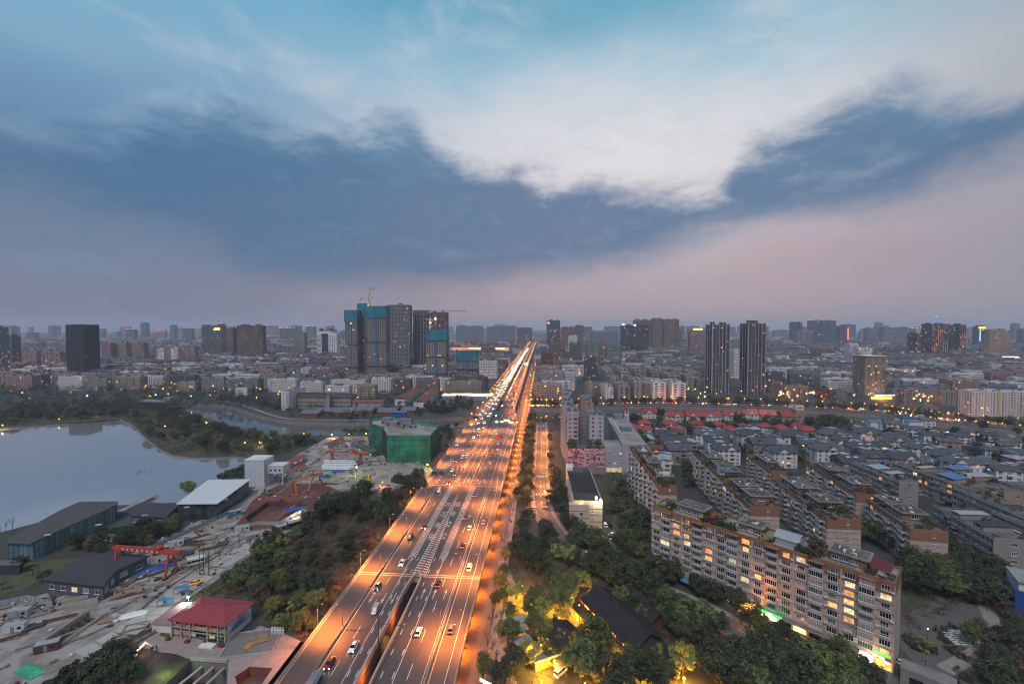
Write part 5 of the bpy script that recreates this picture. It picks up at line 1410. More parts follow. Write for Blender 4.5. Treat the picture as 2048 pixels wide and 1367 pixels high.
# ------------------------------------------------------------------ teahouse garden, bottom centre
m_tile=mat('dark_clay_tiles','2d292d',0.8,0.3,1.2); m_timber=mat('dark_timber','4a3020',0.8,0.25,1.0)
def tea_hall(pr0,pr1,zr,half,label,drop=2.6,lower=True,lit=True,seed=1):
 """hall with a curved tiled saddle roof between two ridge ends, rows of tile ribs, lower skirt roof and lit eaves"""
 a,b=Vector(G(*pr0,zr)),Vector(G(*pr1,zr)); d=b - a; Ln=d.length; rz=math.atan2(d.y,d.x)
 t=thing('tea_hall',label,'hall',(a.x,a.y,0),rz,'teahouse halls')
 ez=zr - drop
 prof=[(0,zr),(half*.35,zr - drop*.48),(half*.7,zr - drop*.82),(half,ez+.05)]
 for sd in (-1,1):
  q=MB()
  for i in range(3):
   (y0,z0),(y1,z1)=prof[i],prof[i+1]
   q.quad((-1.2,sd*y0,z0),(Ln+1.2,sd*y0,z0),(Ln+1.2,sd*y1,z1),(-1.2,sd*y1,z1)) if sd < 0 else q.quad((Ln+1.2,sd*y0,z0),(-1.2,sd*y0,z0),(-1.2,sd*y1,z1),(Ln+1.2,sd*y1,z1))
  rf=q.build('roof',m_tile,t)
  n=int((Ln+2.4)/.55); rib=MB()
  for i in range(3):
   (y0,z0),(y1,z1)=prof[i],prof[i+1]; rib.obox((0,sd*y0,z0+.05),(0,sd*y1,z1+.05),.2,.13)
  me=rib.mesh('tile_row',m_tile)
  for i in range(n+1): link('tile_row',me,rf,(-1.15+i*(Ln+2.3)/n,0,0))
 q=MB().box(-1.3,Ln+1.3,-.2,.2,zr - .05,zr+.4)
 for e,sg in ((-1.3,-1),(Ln+1.3,1)): q.obox((e,0,zr+.3),(e+sg*.6,0,zr+.8),.3,.3)
 q.build('ridge',m_tile,t)
 wy=half - 1.6
 MB().box(0,Ln,-wy,wy,0,ez+.1).build('wall',m_timber,t)
 q=MB()
 for e in (-.02,Ln+.02): q.add([(e,-wy,ez),(e,wy,ez),(e,0,zr - .3)],[(0,1,2)] if e > 0 else [(2,1,0)])
 q.build('gable',m_timber,t)
 k=int(Ln/2.6)
 for i in range(k):
  x=(i+.5)*Ln/k
  MB().quad((x - .9,-wy - .04,.7),(x+.9,-wy - .04,.7),(x+.9,-wy - .04,ez - .3),(x - .9,-wy - .04,ez - .3)).build('window',room_mat('tea_room','ffa64a',1.0) if (lit and i % 2==0) else g_dark,t)
  MB().box(x - Ln/k/2 - .12,x - Ln/k/2+.12,-half+.5,-half+.75,0,ez).build('post',m_timber,t)
 if lower:
  lz=ez - 1.0; q=MB(); y1=half+3.4
  for sd in (-1,): q.quad((-2,sd*(half - .4),lz),(Ln+2,sd*(half - .4),lz),(Ln+2,sd*y1,lz - 1.1),(-2,sd*y1,lz - 1.1))
  q.build('skirt_roof',m_tile,t)
  if lit: MB().obox((2,-half+.3,ez - .15),(Ln - 2,-half+.3,ez - .15),.1,.08).build('eave_light',e_orange_soft,t)
  for i in range(int(Ln/3.5)): MB().box(i*3.5,i*3.5+.2,-y1+.4,-y1+.6,0,lz - 1.0).build('post',m_timber,t)
 return t
e_orange_soft=emit('eave_glow','ffae4c',5.0)
tea_hall((1196,1172),(1296,1262),8.5,7.5,'large tea hall with a dark ribbed tile roof and glowing eaves',3.4,True)
tea_hall((1262,1180),(1315,1222),7.0,4.5,'rear tea hall roof beside the parked cars',2.4,False,False)
tea_hall((1113,1238),(1152,1278),7.0,5.5,'smaller tea hall with a plain dark tile roof among lamps',2.6,True)
tea_hall((1296,1268),(1335,1310),6.5,4.5,'low tea hall at the foot of the bright green tree',2.2,False)
for i,(px,py,w,l) in enumerate(((1040,1238,6,4.5),(1035,1256,6,4.5),(1044,1282,7,5),(1093,1302,11,6))):
 x,y=G(px,py,3.2); t=thing('garden_pavilion','flat grey-roofed garden pavilion lit from below, %s along the path' % ORD[i+1],'pavilion',(x,y,0),math.radians(28),'garden pavilions')
 MB().box(-w/2,w/2,-l/2,l/2,3.0,3.25).build('roof',m_roofp,t)
 MB().box(-w/2+.4,w/2 - .4,-l/2+.5,l/2,0,3.0).build('wall',mat('warm_plaster','9c8a6a',.9,.2,.5),t); MB().box(-w/2 - .2,w/2+.2,-l/2 - .1,-l/2+.1,3.26,3.6).build('parapet',m_roofp,t)
 MB().quad((-w/2+.8,-l/2+.45,.3),(w/2 - .8,-l/2+.45,.3),(w/2 - .8,-l/2+.45,2.6),(-w/2+.8,-l/2+.45,2.6)).build('window',room_mat('pavilion_room','ffb03a',.8),t)
ld=lightdata('garden','ffb42c',4200,.25); ldb=lightdata('garden_big','ffa61e',9000,.3)
for i,(px,py,big_) in enumerate(((1049,1195,1),(1100,1203,0),(1159,1210,1),(1235,1312,1),(1368,1354,1),(1109,1320,1),(1083,1325,0),(1056,1290,0),(1082,1287,0),(1155,1235,0),(1118,1233,0),(1045,1170,0),(1170,1364,0),(1083,1359,0),(1140,1203,0),(1300,1345,0))):
 x,y=G(px,py,3.6); globe_lamp(x,y,0,3.2,('tall golden lamp, star-bright, ' if big_ else 'small golden lamp, ')+'%s in the teahouse garden by height in view' % ORD[min(16,i+1)],'golden lamps of the teahouse garden',e_warm,.36 if big_ else .24,ldb if big_ else ld)
x,y=G(972,1358,3); t=thing('lit_sign','small white glowing sign board among bushes beside the footpath','sign',(x,y,0),math.radians(-30)); MB().box(-2.2,2.2,-.1,.1,1.6,2.6).build('board',e_winw,t); MB().box(-1.9,-1.8,0,.1,0,1.6).box(1.8,1.9,0,.1,0,1.6).build('post',m_dsteel,t)
rg=random.Random(77)
# parked cars: teahouse car park, court and street
def parked(lst,where,grp):
 for i,(px,py,a,c) in enumerate(lst):
  x,y=G(px,py); car(x,y,.1,math.radians(a),c,'%s car parked %s' % (c,where[i] if isinstance(where,list) else where+', %s in line' % ORD[i+1]),grp,rg.choice(('sedan','sedan','van')),False)
parked([(1262,1186,20,'white'),(1270,1192,20,'silver'),(1277,1198,20,'white'),(1285,1204,20,'white'),(1295,1211,20,'silver'),(1306,1218,22,'white'),(1318,1225,22,'grey'),(1330,1232,22,'white')],'behind the large tea hall','cars behind the tea hall')
parked([(1210,1052,95,'white'),(1220,1052,92,'black'),(1201,1064,80,'red'),(1225,1070,30,'white'),(1227,1078,0,'black'),(1228,1085,0,'silver'),(1228,1092,0,'grey'),(1229,1099,0,'white'),(1232,1110,-40,'silver'),(1181,1107,-30,'white'),(1168,1098,-35,'black'),(1069,1018,90,'white'),(1069,1030,90,'black')],'in the court below the floodlight','cars in the parking court')
x,y=G(1121,1347); car(x,y,.1,math.radians(50),'white','white car in the lamplit yard of the teahouse',None,'van',False)
x,y=G(1806,1330); car(x,y,.1,math.radians(-35),'silver','silver saloon at the corner of the long block and estate drive',None,'sedan',False)
x,y=G(1990,1268); car(x,y,.1,math.radians(-30),'grey','grey car beneath bare trees of the estate garden',None,'sedan',False)
x,y=G(2012,1208); car(x,y,.1,math.radians(-30),'white','white car half hidden behind bare trees at the right edge',None,'sedan',False)
# trees of the garden and street
def scatter(pix,kinds,label,group,smin=.8,smax=1.2,rg=rg,z=0.0):
 for px,py in pix:
  x,y=G(px,py); tree(rg.choice(kinds),x,y,label,group,rg.uniform(smin,smax),z,rg)
scatter([(1090,1075),(1050,1095),(1075,1110),(1110,1110),(1060,1140),(1085,1150),(1035,1120),(1100,1170)],('camphor_a','camphor_b','camphor_c'),'dense dark tree between the footpath and the bend of the side street','dark trees at the bend',.8,1.05)
scatter([(1138,1130),(1165,1180),(1118,1120)],('willow_a',),'fresh light-green tree near the bend of the side street','light-green trees',.9,1.15)
scatter([(1075,1200),(1095,1225),(1125,1220),(1065,1240),(1110,1190),(1140,1185)],('leafy_a','yellow_a','leafy_b'),'{k} lamp-lit tree among the golden lamps','lamp-lit garden trees',.7,.95)
scatter([(1125,1225)],('column_a',),'tall dark columnar tree between the golden lamps',None,1.1,1.1)
scatter([(1080,1290),(1095,1280)],('leafy_b','yellow_a'),'garden tree lit yellow from below beside the pavilions','trees by the pavilions',.8,.9)
scatter([(1175,1345),(1185,1320),(1160,1360)],('yellow_a','leafy_a'),'large tree with sparse yellowing leaves before the tea hall','yellowing trees',1.1,1.25)
scatter([(1245,1275)],('willow_a',),'thin pale tree standing before the ribbed roof of the tea hall',None,.8,.8)
scatter([(1365,1352)],('willow_a',),'round bright-green tree lit by the lamp at its foot',None,1.05,1.05)
scatter([(1385,1270)],('leafy_a',),'big round green tree beside the tea hall roofs',None,1.45,1.45)
scatter([(1370,1290),(1400,1295),(1245,1375),(1270,1365),(1295,1380),(1215,1380),(1320,1385)],('camphor_a','camphor_b'),'dark spreading tree round the lowest tea hall','dark trees of the teahouse garden',.85,1.1)
scatter([(1480,1372),(1510,1360),(1545,1385),(1570,1360),(1600,1390),(1630,1370),(1530,1345),(1460,1395),(1660,1400),(1500,1400),(1440,1370)],('camphor_a','leafy_a','camphor_b'),'large {k} street tree at the lower edge before the long block','street trees at the lower edge',1.1,1.35)
scatter([(1345,1170),(1315,1150),(1525,1275),(1560,1285),(1590,1300),(1695,1360),(1720,1350),(1660,1335),(1740,1370),(1680,1320),(1395,1185),(1430,1200),(1470,1222),(1500,1255)],('camphor_c','camphor_a','leafy_b'),'{k} street tree at the foot of the long brown-topped block','street trees by the shops',.75,1.0)
scatter([(1190,1150),(1215,1160),(1240,1175),(1200,1130),(1230,1150),(1255,1165),(1270,1175),(1310,1200),(1300,1195)],('camphor_a','camphor_b'),'dense dark tree above the car park of the teahouse','trees above the car park',.9,1.15)
scatter([(1255,1000),(1245,985),(1262,1020),(1250,1040),(1265,1055),(1275,1075),(1250,1065),(1268,1095),(1285,1100),(1255,1090),(1290,1120),(1265,1120),(1240,1110),(1282,1060),(1235,1030),(1240,1010)],('camphor_a','camphor_b','leafy_a','camphor_c'),'{k} tree in the grove beneath the tall apartment slab','grove below the tall slab',.8,1.1)
scatter([(1122,1000),(1118,1020),(1128,1040),(1105,1010),(1140,1060),(1160,1080),(1185,1090),(1150,1095),(1115,985),(1108,965)],('camphor_a','camphor_b'),'broad dark tree along the side street by the cream building','trees by the cream building',.8,1.0)
scatter([(1062,985),(1055,1010),(1062,960),(1058,940),(1063,925),(1060,905),(1064,890),(1062,875),(1066,860),(1050,1040),(1045,1060),(1060,1035),(1052,965),(1056,1055),(1034,1085),(1102,940),(1101,920),(1100,900),(1100,880),(1100,862)],('camphor_c','camphor_c','brown_a','leafy_b'),'{k} row tree along the pavement of the side street','row trees of the side street',.6,.85)
scatter([(1000,1180),(1008,1150),(1005,1200),(992,1215),(985,1240),(1012,1120),(1018,1100)],('yellow_a','leafy_b','bare_a'),'{k} young tree beside the orange-lit footpath','footpath trees',.6,.85)
scatter([(985,1300),(972,1325),(990,1345),(965,1350),(1000,1370),(975,1290),(1020,1360),(1035,1345),(1025,1320)],('camphor_c','bare_b','leafy_b'),'{k} tree between the footpath and the garden path','bushy trees by the garden path',.7,.95)
scatter([(1060,1215),(1030,1205),(1085,1245),(1070,1265),(1110,1262),(1130,1250),(1095,1318),(1060,1330),(1125,1300),(1200,1240),(1180,1195),(1150,1165),(1135,1205),(1220,1330),(1255,1335),(1200,1300),(1315,1335),(1340,1365),(1160,1310),(1020,1235),(1028,1260),(1018,1290)],('leafy_a','yellow_a','willow_a','leafy_b','cone_a'),'{k} tree catching golden lamplight in the teahouse garden','golden-lit garden trees',.6,.95)
scatter([(1285,1250),(1270,1235),(1240,1215),(1300,1235),(1330,1250),(1345,1262)],('camphor_a','leafy_a','camphor_b'),'{k} tree leaning over the tea hall roofs','trees over the tea halls',.7,.9)
for i,p in enumerate(STREET[34:62:2]):
 for s_ in ((-8.5,7.5) if i % 3 else (-8.5,)):
  a_,b_=Vector(STREET[34+i*2]),Vector(STREET[35+i*2]); d_=(b_ - a_).normalized(); tree(rg.choice(('camphor_a','camphor_b','leafy_a','camphor_c')),p[0] - d_.y*s_+rg.uniform(-1,1),p[1]+d_.x*s_+rg.uniform(-1,1),'{k} tree arching over the street before the long block','arching street trees',rg.uniform(.75,1.0),0,rg)
# estate garden, bottom right
scatter([(1815+17*(i % 11)+rg.uniform(-6,6),1118+21*(i//11)+5*(i % 11)*.6+rg.uniform(-5,5)) for i in range(44)],('camphor_a','camphor_b','camphor_a','leafy_a','camphor_c'),'{k} tree of the estate thicket behind the long block','estate thicket',.8,1.1)
scatter([(1700,1062),(1730,1075),(1755,1090),(1780,1102),(1800,1095),(1685,1055),(1765,1075),(1790,1085),(1670,1050),(1715,1085)],('leafy_a','camphor_a','yellow_a'),'tree rising behind the roof of the long block','trees behind the long block',.85,1.05)
scatter([(1935,1200),(1960,1185),(1985,1195),(2005,1180),(2025,1200),(2040,1220),(1975,1220),(2010,1235),(2035,1250),(1995,1210)],('bare_a','bare_b','brown_a'),'leafless purple-brown tree beside the estate drive','bare estate trees',.9,1.2)
scatter([(1985,1310),(2005,1330),(2030,1320),(2000,1355),(2025,1365),(2040,1340),(1975,1340),(2045,1290),(2020,1300),(2050,1370),(1990,1380)],('camphor_b','brown_a','camphor_a','bare_a'),'{k} tree in the lower right corner of the estate','corner estate trees',.8,1.05)
scatter([(1945,1290),(1958,1278)],('leafy_b',),'leafy green tree beside the paved circle of the estate','trees by the paved circle',.8,.9)
scatter([(1852,1295),(1862,1302),(1845,1305),(1835,1298),(1825,1290),(1815,1280),(1840,1285),(1870,1295)],('shrub_b','shrub_a','shrub_b'),'clipped round shrub in the bed at the estate drive','clipped shrubs',.9,1.2)
scatter([(1905,1255),(1890,1260),(1880,1265),(1900,1300),(1915,1310),(1930,1320),(1888,1282),(1940,1255),(1925,1350),(1910,1365),(1935,1360)],('shrub_a','shrub_c'),'low dark shrub edging the paved circle','edging shrubs',.8,1.1)
x,y=G(1925,1275); q=MB()
pl=MB().box(-1.0,1.0,-.3,.3,0,.05).mesh('paving_slab',m_white)
pc=tag(MB().prism([(x+7*math.cos(i*.4),y+5*math.sin(i*.4)) for i in range(16)],0,.13).build('paved_circle',m_concd),None); structure(pc)
for i in range(5):
 for j in range(7): link('paving_slab',pl,pc,(x - 4.6+i*2.3+(j % 2)*.4,y - 3.4+j*1.15,.132),.2)
x,y=G(2035,1228); t=thing('hoarded_building','building under blue hoarding at the right edge','building',(x,y,0),math.radians(-30))
MB().box(0,18,0,12,0,12).build('wall',WALLS['white'],t); MB().box(-1.2,18,-1.4,-1.2,0,9.5).box(-1.4,-1.2,-1.2,12,0,8).build('hoarding',mat('blue_hoarding','1d3f86',.7,.15,.4),t); MB().box(-.5,18,-.6,12,12,12.6).build('roof',m_roofp,t)
for i in range(5): MB().box(i*3,i*3+.12,-1.45,-1.4,0,10).build('scaffold_post',m_steel,t)
x,y=G(1800,1366); t=thing('gatehouse','grey stone gatehouse wall at the corner of the estate drive','wall',(x,y,0),math.radians(-38)); MB().box(0,12,0,5,3.0,5).box(0,2,0,5,0,3).box(5,7,0,5,0,3).box(10,12,0,5,0,3).build('wall',m_stone,t); MB().box(2,5,.4,.5,.2,3).box(7,10,.4,.5,.2,3).build('window',g_dark,t)
for i,(px,py) in enumerate(((1865,1308),(1874,1311))): x,y=G(px,py); person(x,y,.1,math.radians(20),0,'person in dark clothes walking on the estate drive, %s one' % ('leading' if i else 'trailing'))
x,y=G(1850,1352); t=thing('street_lamp','dark twin-armed lamp post on the estate drive, unlit','street lamp',(x,y,0)); MB().path([(0,0,0),(0,0,5)],.07).path([(-1,0,5.1),(1,0,5.1)],.04).build('pole',m_dsteel,t)
for s_ in (-1,1): MB().ball((s_,0,4.95),.18).build('lamp_head',m_dsteel,t)
x,y=G(1855,1278); globe_lamp(x,y,0,3.5,'white lamp beside the bright clipped shrubs',None,e_winw,.25)
x,y=G(1480,1245); arm_lamp(x,y,0,math.radians(-60),'orange street lamp before the shops of the long block',None,light=lightdata('street_l','ff9238',13000,.2))
x,y=G(1308,1158); arm_lamp(x,y,0,math.radians(-60),'orange street lamp at the corner of the long block',None,light=None)
x,y=G(1300,1150); t=thing('kiosk','white kiosk with a yellow sign at the corner of the long block','kiosk',(x,y,0),RZ); MB().box(-4,0,-4,-1,0,3).build('wall',WALLS['white'],t); sign(t,-2,-4.05,3.1,4,.8,emit('yellow_board','d8b02c',.8)); MB().add([(-4.6,-4.8,3),(.4,-4.8,3),(.4,-.6,3.6),(-4.6,-.6,3.6)],[(0,1,2,3)]).build('roof',m_sheet_blue,t)
# ------------------------------------------------------------------ left of the highway: construction yard
m_rsheet=mat('red_roof_sheet','8a3a40',0.6,0.15,0.6,stretch=(6,.3,1)); m_redsteel=mat('red_crane_paint','a3402e',0.55,0.2,0.5); m_orsteel=mat('orange_crane_paint','b07440',0.6,0.2,0.5)
m_wood=mat('stacked_timber','8a7458',0.9,0.3,1.5); m_rust=mat('rusty_steel','5f4038',0.85,0.3,1.0); m_tarp=mat('blue_tarpaulin','2c4f9c',0.6,0.25,0.8,bump=.6); m_fence=mat('grey_site_fence','8d949b',0.6,0.15,0.6)
m_bluep=mat('blue_paint','3a6ea0',0.6,0.1,1); m_gnet=mat('green_netting','3f9f7c',0.9,0.4,0.35,col2='2c7a5c'); m_scaf=mat('scaffold_tube','2f3c36',0.7,0.1,1)
# red hipped site office
A,B,C_=G(341,1237,6.3),G(450,1250,6.3),G(500,1207,6.3); w=math.dist(A,B); d=12.5; rz=math.atan2(B[1] - A[1],B[0] - A[0])
t=thing('site_office','two-storey site office with a hipped red sheet roof and pillared front','building',(A[0],A[1],0),rz)
MB().box(.3,w - .3,1.4,d - .3,0,6.2).build('wall',WALLS['white'],t)
q=MB(); e,rs=6.3,2.3; ov=.6
P=[(-ov,-ov,e),(w+ov,-ov,e),(w+ov,d+ov,e),(-ov,d+ov,e),(d*.5,d*.5,e+rs),(w - d*.5,d*.5,e+rs)]
q.add(P,[(0,1,5,4),(2,3,4,5),(1,2,5),(3,0,4)]); q.add([(p[0],p[1],e - .25) for p in P[:4]],[(3,2,1,0)])
for i in range(4): a,c=P[i],P[(i+1) % 4]; q.quad((a[0],a[1],e - .25),(c[0],c[1],e - .25),c,a)
rf=q.build('roof',m_rsheet,t); q=MB()
for a,c in ((0,4),(3,4),(1,5),(2,5),(4,5)): q.obox((*P[a][:2],P[a][2]+.05),(*P[c][:2],P[c][2]+.05),.3,.15)
q.build('ridge',m_rsheet,rf); q=MB()
for i in range(1,int(w/.9)):
 x=i*.9; yy=min(d/2,x,w - x); q.obox((x,-ov+.05,e+.03),(x,yy,e+rs*yy/(d/2)+.03),.06,.07)
stuff(q.build('roof_seam',m_rsheet,rf))
m_post=mat('grey_render','8f8c80',.85,.2,.5); xs=[0,3.6,7.0,13.6,17.6,w - .5]
for i,x in enumerate(xs):
 MB().box(x,x+.55,0,.55,0,6.05).build('pillar',m_post,t)
 if i < 5:
  x2=xs[i+1]; MB().box(x+.55,x2,.1,.4,3.6,3.85).box(x+.55,x2,.1,.4,2.3,2.5).build('beam',m_post,t)
  MB().quad((x+.6,1.36,3.9),(x2,1.36,3.9),(x2,1.36,6.0),(x+.6,1.36,6.0)).build('window',g_dark,t)
  MB().quad((x+.6,1.36,.2),(x2,1.36,.2),(x2,1.36,2.3),(x+.6,1.36,2.3)).build('shop_window',g_teal if i !=2 else g_dark,t)
for i,x in enumerate((5.0,6.2,8.6,10.4,12.2,14.9,16.3)): lettering('安全生产文明施'[i],1.0,emit('red_character','b02a24',.35),t,(x,.05,4.9),(math.pi/2,0,0))
for x,c in ((2.0,'c98a90'),(5.6,'c07078'),(8.2,'b8b8bc'),(15.5,'d8d080')): MB().box(x - 1.1,x+1.1,.3,.36,1.1,2.2).build('notice_board',mat('board'+c,c,.7,.2,2),t)
q=MB().box(w - .28,w - .2,1.5,d - .4,2.0,6.0); mu=q.build('mural',mat('mural_sky','3d7ea6',.7,.3,.35,col2='c9d4dc'),t)
m_let=mat('brown_letter','9a4a34',.7,.1,1)
lettering('严格管理安全生产',1.05,m_let,mu,(w - .18,d*.5,4.2),(math.pi/2,0,math.pi/2)); lettering('争创一流优质工程',1.05,m_let,mu,(w - .18,d*.56,3.0),(math.pi/2,0,math.pi/2))
for x in (-.5,6.8,13.4,w - 1.2): MB().box(x,x+1.6,-1.8,-.9,0,.6).build('planter',mat('red_planter','7a2420',.8,.2,1),t); tree('pot_a',*loc2w(x+.8,-1.3,A,rz),'potted bush in a red planter before the red-roofed site office','planter bushes',.5,.5)
MB().box(13.5,18.5,-3.0,-.9,0,.7).build('plinth',WALLS['white'],t)
p=loc2w(-.5,6,A,rz)
t=thing('lean_to','low red-roofed lean-to beside the hipped site office','shed',(p[0],p[1],0),rz); MB().box(-8.5,-.3,-4.5,7,0,2.8).build('wall',WALLS['white'],t); MB().add([(-9.2,-5,2.9),(0,-5,3.3),(0,7.6,3.3),(-9.2,7.6,2.9)],[(0,1,2,3)]).build('roof',mat('faded_red_sheet','84606a',.6,.15,.5),t)
MB().tube((-6,7.4,2.6),(-6,7.4,5.2),.06).build('lamp_post',m_steel,t); MB().box(-6.3,-5.7,7.1,7.5,5.0,5.4).build('work_light',e_white,t); link('lamp_light',lightdata('work','e8ffe0',2500,.3),t,(-6,7.0,4.9))
def gantry(pa,pb,pc,pd,h,paint,label,over=2.5,txt=True):
 """portal crane: feet at four pixels (a, b at one end; c, d at the other), box girders between the two leg frames"""
 a,b,c,d=(Vector((*G(*p),0)) for p in (pa,pb,pc,pd)); m1,m2=(a+b)/2,(c+d)/2; ax=(m2 - m1).normalized()
 t=thing('gantry_crane',label,'crane',tuple(m1),0,'gantry cranes'); o=m1
 up3=Vector((0,0,h))
 for e0,e1,mm in ((a,b,m1),(c,d,m2)):
  for f_ in (e0,e1):
   top=mm+(f_ - mm)*.35+up3
   q=MB(); q.obox(tuple(f_ - o+Vector((0,0,.5))),tuple(top - o),.7,.7); q.build('leg',paint,t)
   MB().box(-.6,.6,-.9,.9,0,.7).build('bogie',m_dsteel,t,loc=tuple(f_ - o))
  MB().obox(tuple(e0 - o+Vector((0,0,.6))),tuple(e1 - o+Vector((0,0,.6))),.4,.5).build('sill_beam',paint,t)
 for s_ in (-.7,.7):
  n=Vector((-ax.y,ax.x,0))*s_
  g_=MB().obox(tuple(m1 - o+n - ax*over+up3+Vector((0,0,.6))),tuple(m2 - o+n+ax*over*1.6+up3+Vector((0,0,.6))),.6,1.3).build('girder',paint,t)
 if txt:
  Lg=(m2 - m1).length; rz_=math.atan2(ax.y,ax.x); k=8
  sgn=Vector((ax.y,-ax.x,0))
  for i in range(k):
   p=m1 - o+ax*(Lg*(.12+.76*i/k))+sgn*1.02+up3+Vector((0,0,.25))
   MB().box(-.45,.45,-.04,0,0,.75).build('sign_plate',mat('plate_blue_white','aebfd4',.6,.1,3),t,loc=tuple(p),rz=rz_)
 q=m1 - o+(m2 - m1)*.78+up3
 MB().box(-1.3,1.3,-1.2,1.2,1.3,2.6).build('trolley',paint,t,loc=tuple(q),rz=math.atan2(ax.y,ax.x)); MB().tube((0,0,0),(0,0,-3),.04).box(-.25,.25,-.25,.25,-3.6,-3).build('hook',m_dsteel,t,loc=tuple(q))
 return t
gantry((226,1150),(252,1131),(330,1159),(354,1142),9.5,m_redsteel,'red gantry crane spanning the yard in front of the lakeside halls')
gantry((584,988),(594,992),(616,984),(646,969),8.5,m_orsteel,'orange double-girder gantry crane over the red earth pit',3)
gantry((661,925),(667,923),(718,929),(724,927),7.5,m_redsteel,'red gantry crane in front of the green-netted building',4)
# netted building
NP=[(774,872),(860,872),(880,851),(822,843),(780,833),(741,838),(741,848),(766,855)]
gpz=[Vector(G(x,y,20.5)) for x,y in NP]; o=gpz[0]; loc_=[(p.x - o.x,p.y - o.y) for p in gpz]
t=thing('netted_building','building wrapped in green scaffold netting beside the highway','building',(o.x,o.y,0))
ins_=grow(loc_,.95)
MB().prism(ins_,0,19.0,0,1).build('wall',[m_conc,m_roofp],t)
n=len(loc_)
for i in range(n):
 a,b=Vector(loc_[i]),Vector(loc_[(i+1) % n]); Ls=(b - a).length; rz_=math.atan2(b.y - a.y,b.x - a.x)
 k=max(1,int(Ls/6)); q=MB()
 for j in range(k*3):                                           # slightly slack netting panels
  x0,x1=j*Ls/(k*3),(j+1)*Ls/(k*3)
  y_=.15*math.sin(j*2.1)
  for zz in range(7): q.quad((x0,y_ if zz % 2 else -.05,zz*3),(x1,-.05+.1*(j % 2),zz*3),(x1,.1,zz*3+3),(x0,.0,zz*3+3))
 q.build('netting',m_gnet,t,loc=(a.x,a.y,0),rz=rz_)
 q=MB()
 for j in range(int(Ls/1.6)+1): q.box(j*1.6 - .09,j*1.6+.09,-.45,-.30,0,22.0)
 for zz in range(12): q.box(0,Ls,-.5,-.36,zz*1.85+.9,zz*1.85+1.06)
 stuff(q.build('scaffold',m_scaf,t,loc=(a.x,a.y,0),rz=rz_))
rg=random.Random(31)
c0=Vector((sum(p[0] for p in ins_)/n,sum(p[1] for p in ins_)/n))
for dx,dy,w_,d_,h_ in ((-6,4,9,7,3.6),(8,2,7,5,3),(3,10,12,4,5),(-14,12,8,6,5),(14,-3,5,4,2.5)):
 q=MB().box(-w_/2,w_/2,0,d_,0,h_); q.box(-w_/2+.3,-w_/2+1.6,-.03,0,.2,2.3,1); q.build('roof_hut',[WALLS['grey'],g_dark],t,loc=(c0.x+dx,c0.y+dy,19.05))
for k in range(14): MB().box(0,rg.uniform(1,5),0,rg.uniform(.3,.8),0,rg.uniform(.2,.8)).build('roof_clutter',rg.choice((m_wood,m_concd,WALLS['white'])),t,loc=(c0.x+rg.uniform(-16,16),c0.y+rg.uniform(-6,12),19.05),rz=rg.uniform(0,3))
x,y=G(748,868); link('lamp_light',lightdata('net','d8ff70',1500,.3),t,(x - o.x,y - o.y - 2,14)); MB().ball((0,0,0),.3).build('work_light',e_warm,t,loc=(x - o.x,y - o.y - 1.2,14))
# lakeside pavilions
RP=[(9,1084),(62,1086),(236,1009),(236,1003),(159,1004),(118,1022)]
pz=[G(x,y,8.0) for x,y in RP]; t=thing('lake_pavilion','long glass pavilion with a dark flat roof on the lakeshore','building',(*pz[1],0))
lp=[(p[0] - pz[1][0],p[1] - pz[1][1]) for p in pz]; inn=grow(lp,.955)
MB().prism(inn,0,7.6,0,1,True).build('glazing',[glass('pavilion_glass','56727a',.12,(2.2,2.2,8),.4),m_roofg],t)
MB().prism(lp,7.6,8.4,0,1,True).build('roof',[mat('fascia','55606a',.6,.1,1),mat('gravel_roof','4a4849',.95,.3,.4)],t)
for i in range(len(inn)):
 a,b=Vector(inn[i]),Vector(inn[(i+1) % len(inn)]); Ls=(b - a).length; dd=(b - a)/Ls; k=int(Ls/2.2)
 for j in range(k):
  p=a+dd*(j*Ls/k); MB().box(-.1,.1,-.1,.1,0,7.6).build('mullion',m_dframe,t,loc=(p.x,p.y,0))
 q=MB().obox((a.x,a.y,3.7),(b.x,b.y,3.7),.3,.35); q.build('floor_band',mat('fascia','55606a'),t)
for k in range(6): MB().box(0,2.4,0,.5,0,.5).build('roof_unit',WALLS['white'],t,loc=(lp[0][0]+12+k*13,lp[0][1]+6+k*11.5,8.42),rz=.6)
def flat_hall(pts,z,label,wallm,roofm,name='hall',wins=True):
 pz=[G(x,y,z) for x,y in pts]; o=pz[0]; lp=[(p[0] - o[0],p[1] - o[1]) for p in pz]
 t=thing(name,label,'building',(o[0],o[1],0)); MB().prism(grow(lp,.93),0,z - .4,0,0,True).build('wall',wallm,t); MB().prism(lp,z - .4,z,0,0,True).build('roof',roofm,t)
 for i in range(len(lp)):
  a,b=Vector(grow(lp,.93)[i]),Vector(grow(lp,.93)[(i+1) % len(lp)]); Ls=(b - a).length; k=int(Ls/4.5)
  if wins:
   for j in range(k):
    p=a+(b - a)*((j+.5)/k); ang=math.atan2(b.y - a.y,b.x - a.x); add_window(t,'wide',p.x,p.y,z*.35,ang,.05)
 return t
flat_hall([(352,1007),(435,1006),(502,957),(416,959)],9.5,'white sheet-roofed lakeside hall with glass walls',glass('hall_glass','2a3238',.15,(3,3,3),.6),mat('white_roof_sheet','b9bdbd',.5,.12,.4,stretch=(4,.4,1)),wins=False)
flat_hall([(84,1158),(206,1172),(232,1140),(300,1110),(238,1105),(165,1112)],6.0,'dark ribbed-roof hall by the grey site fence',WALLS['slate'],mat('ribbed_dark_roof','3c3a3e',.8,.2,.8,stretch=(8,.5,1)))
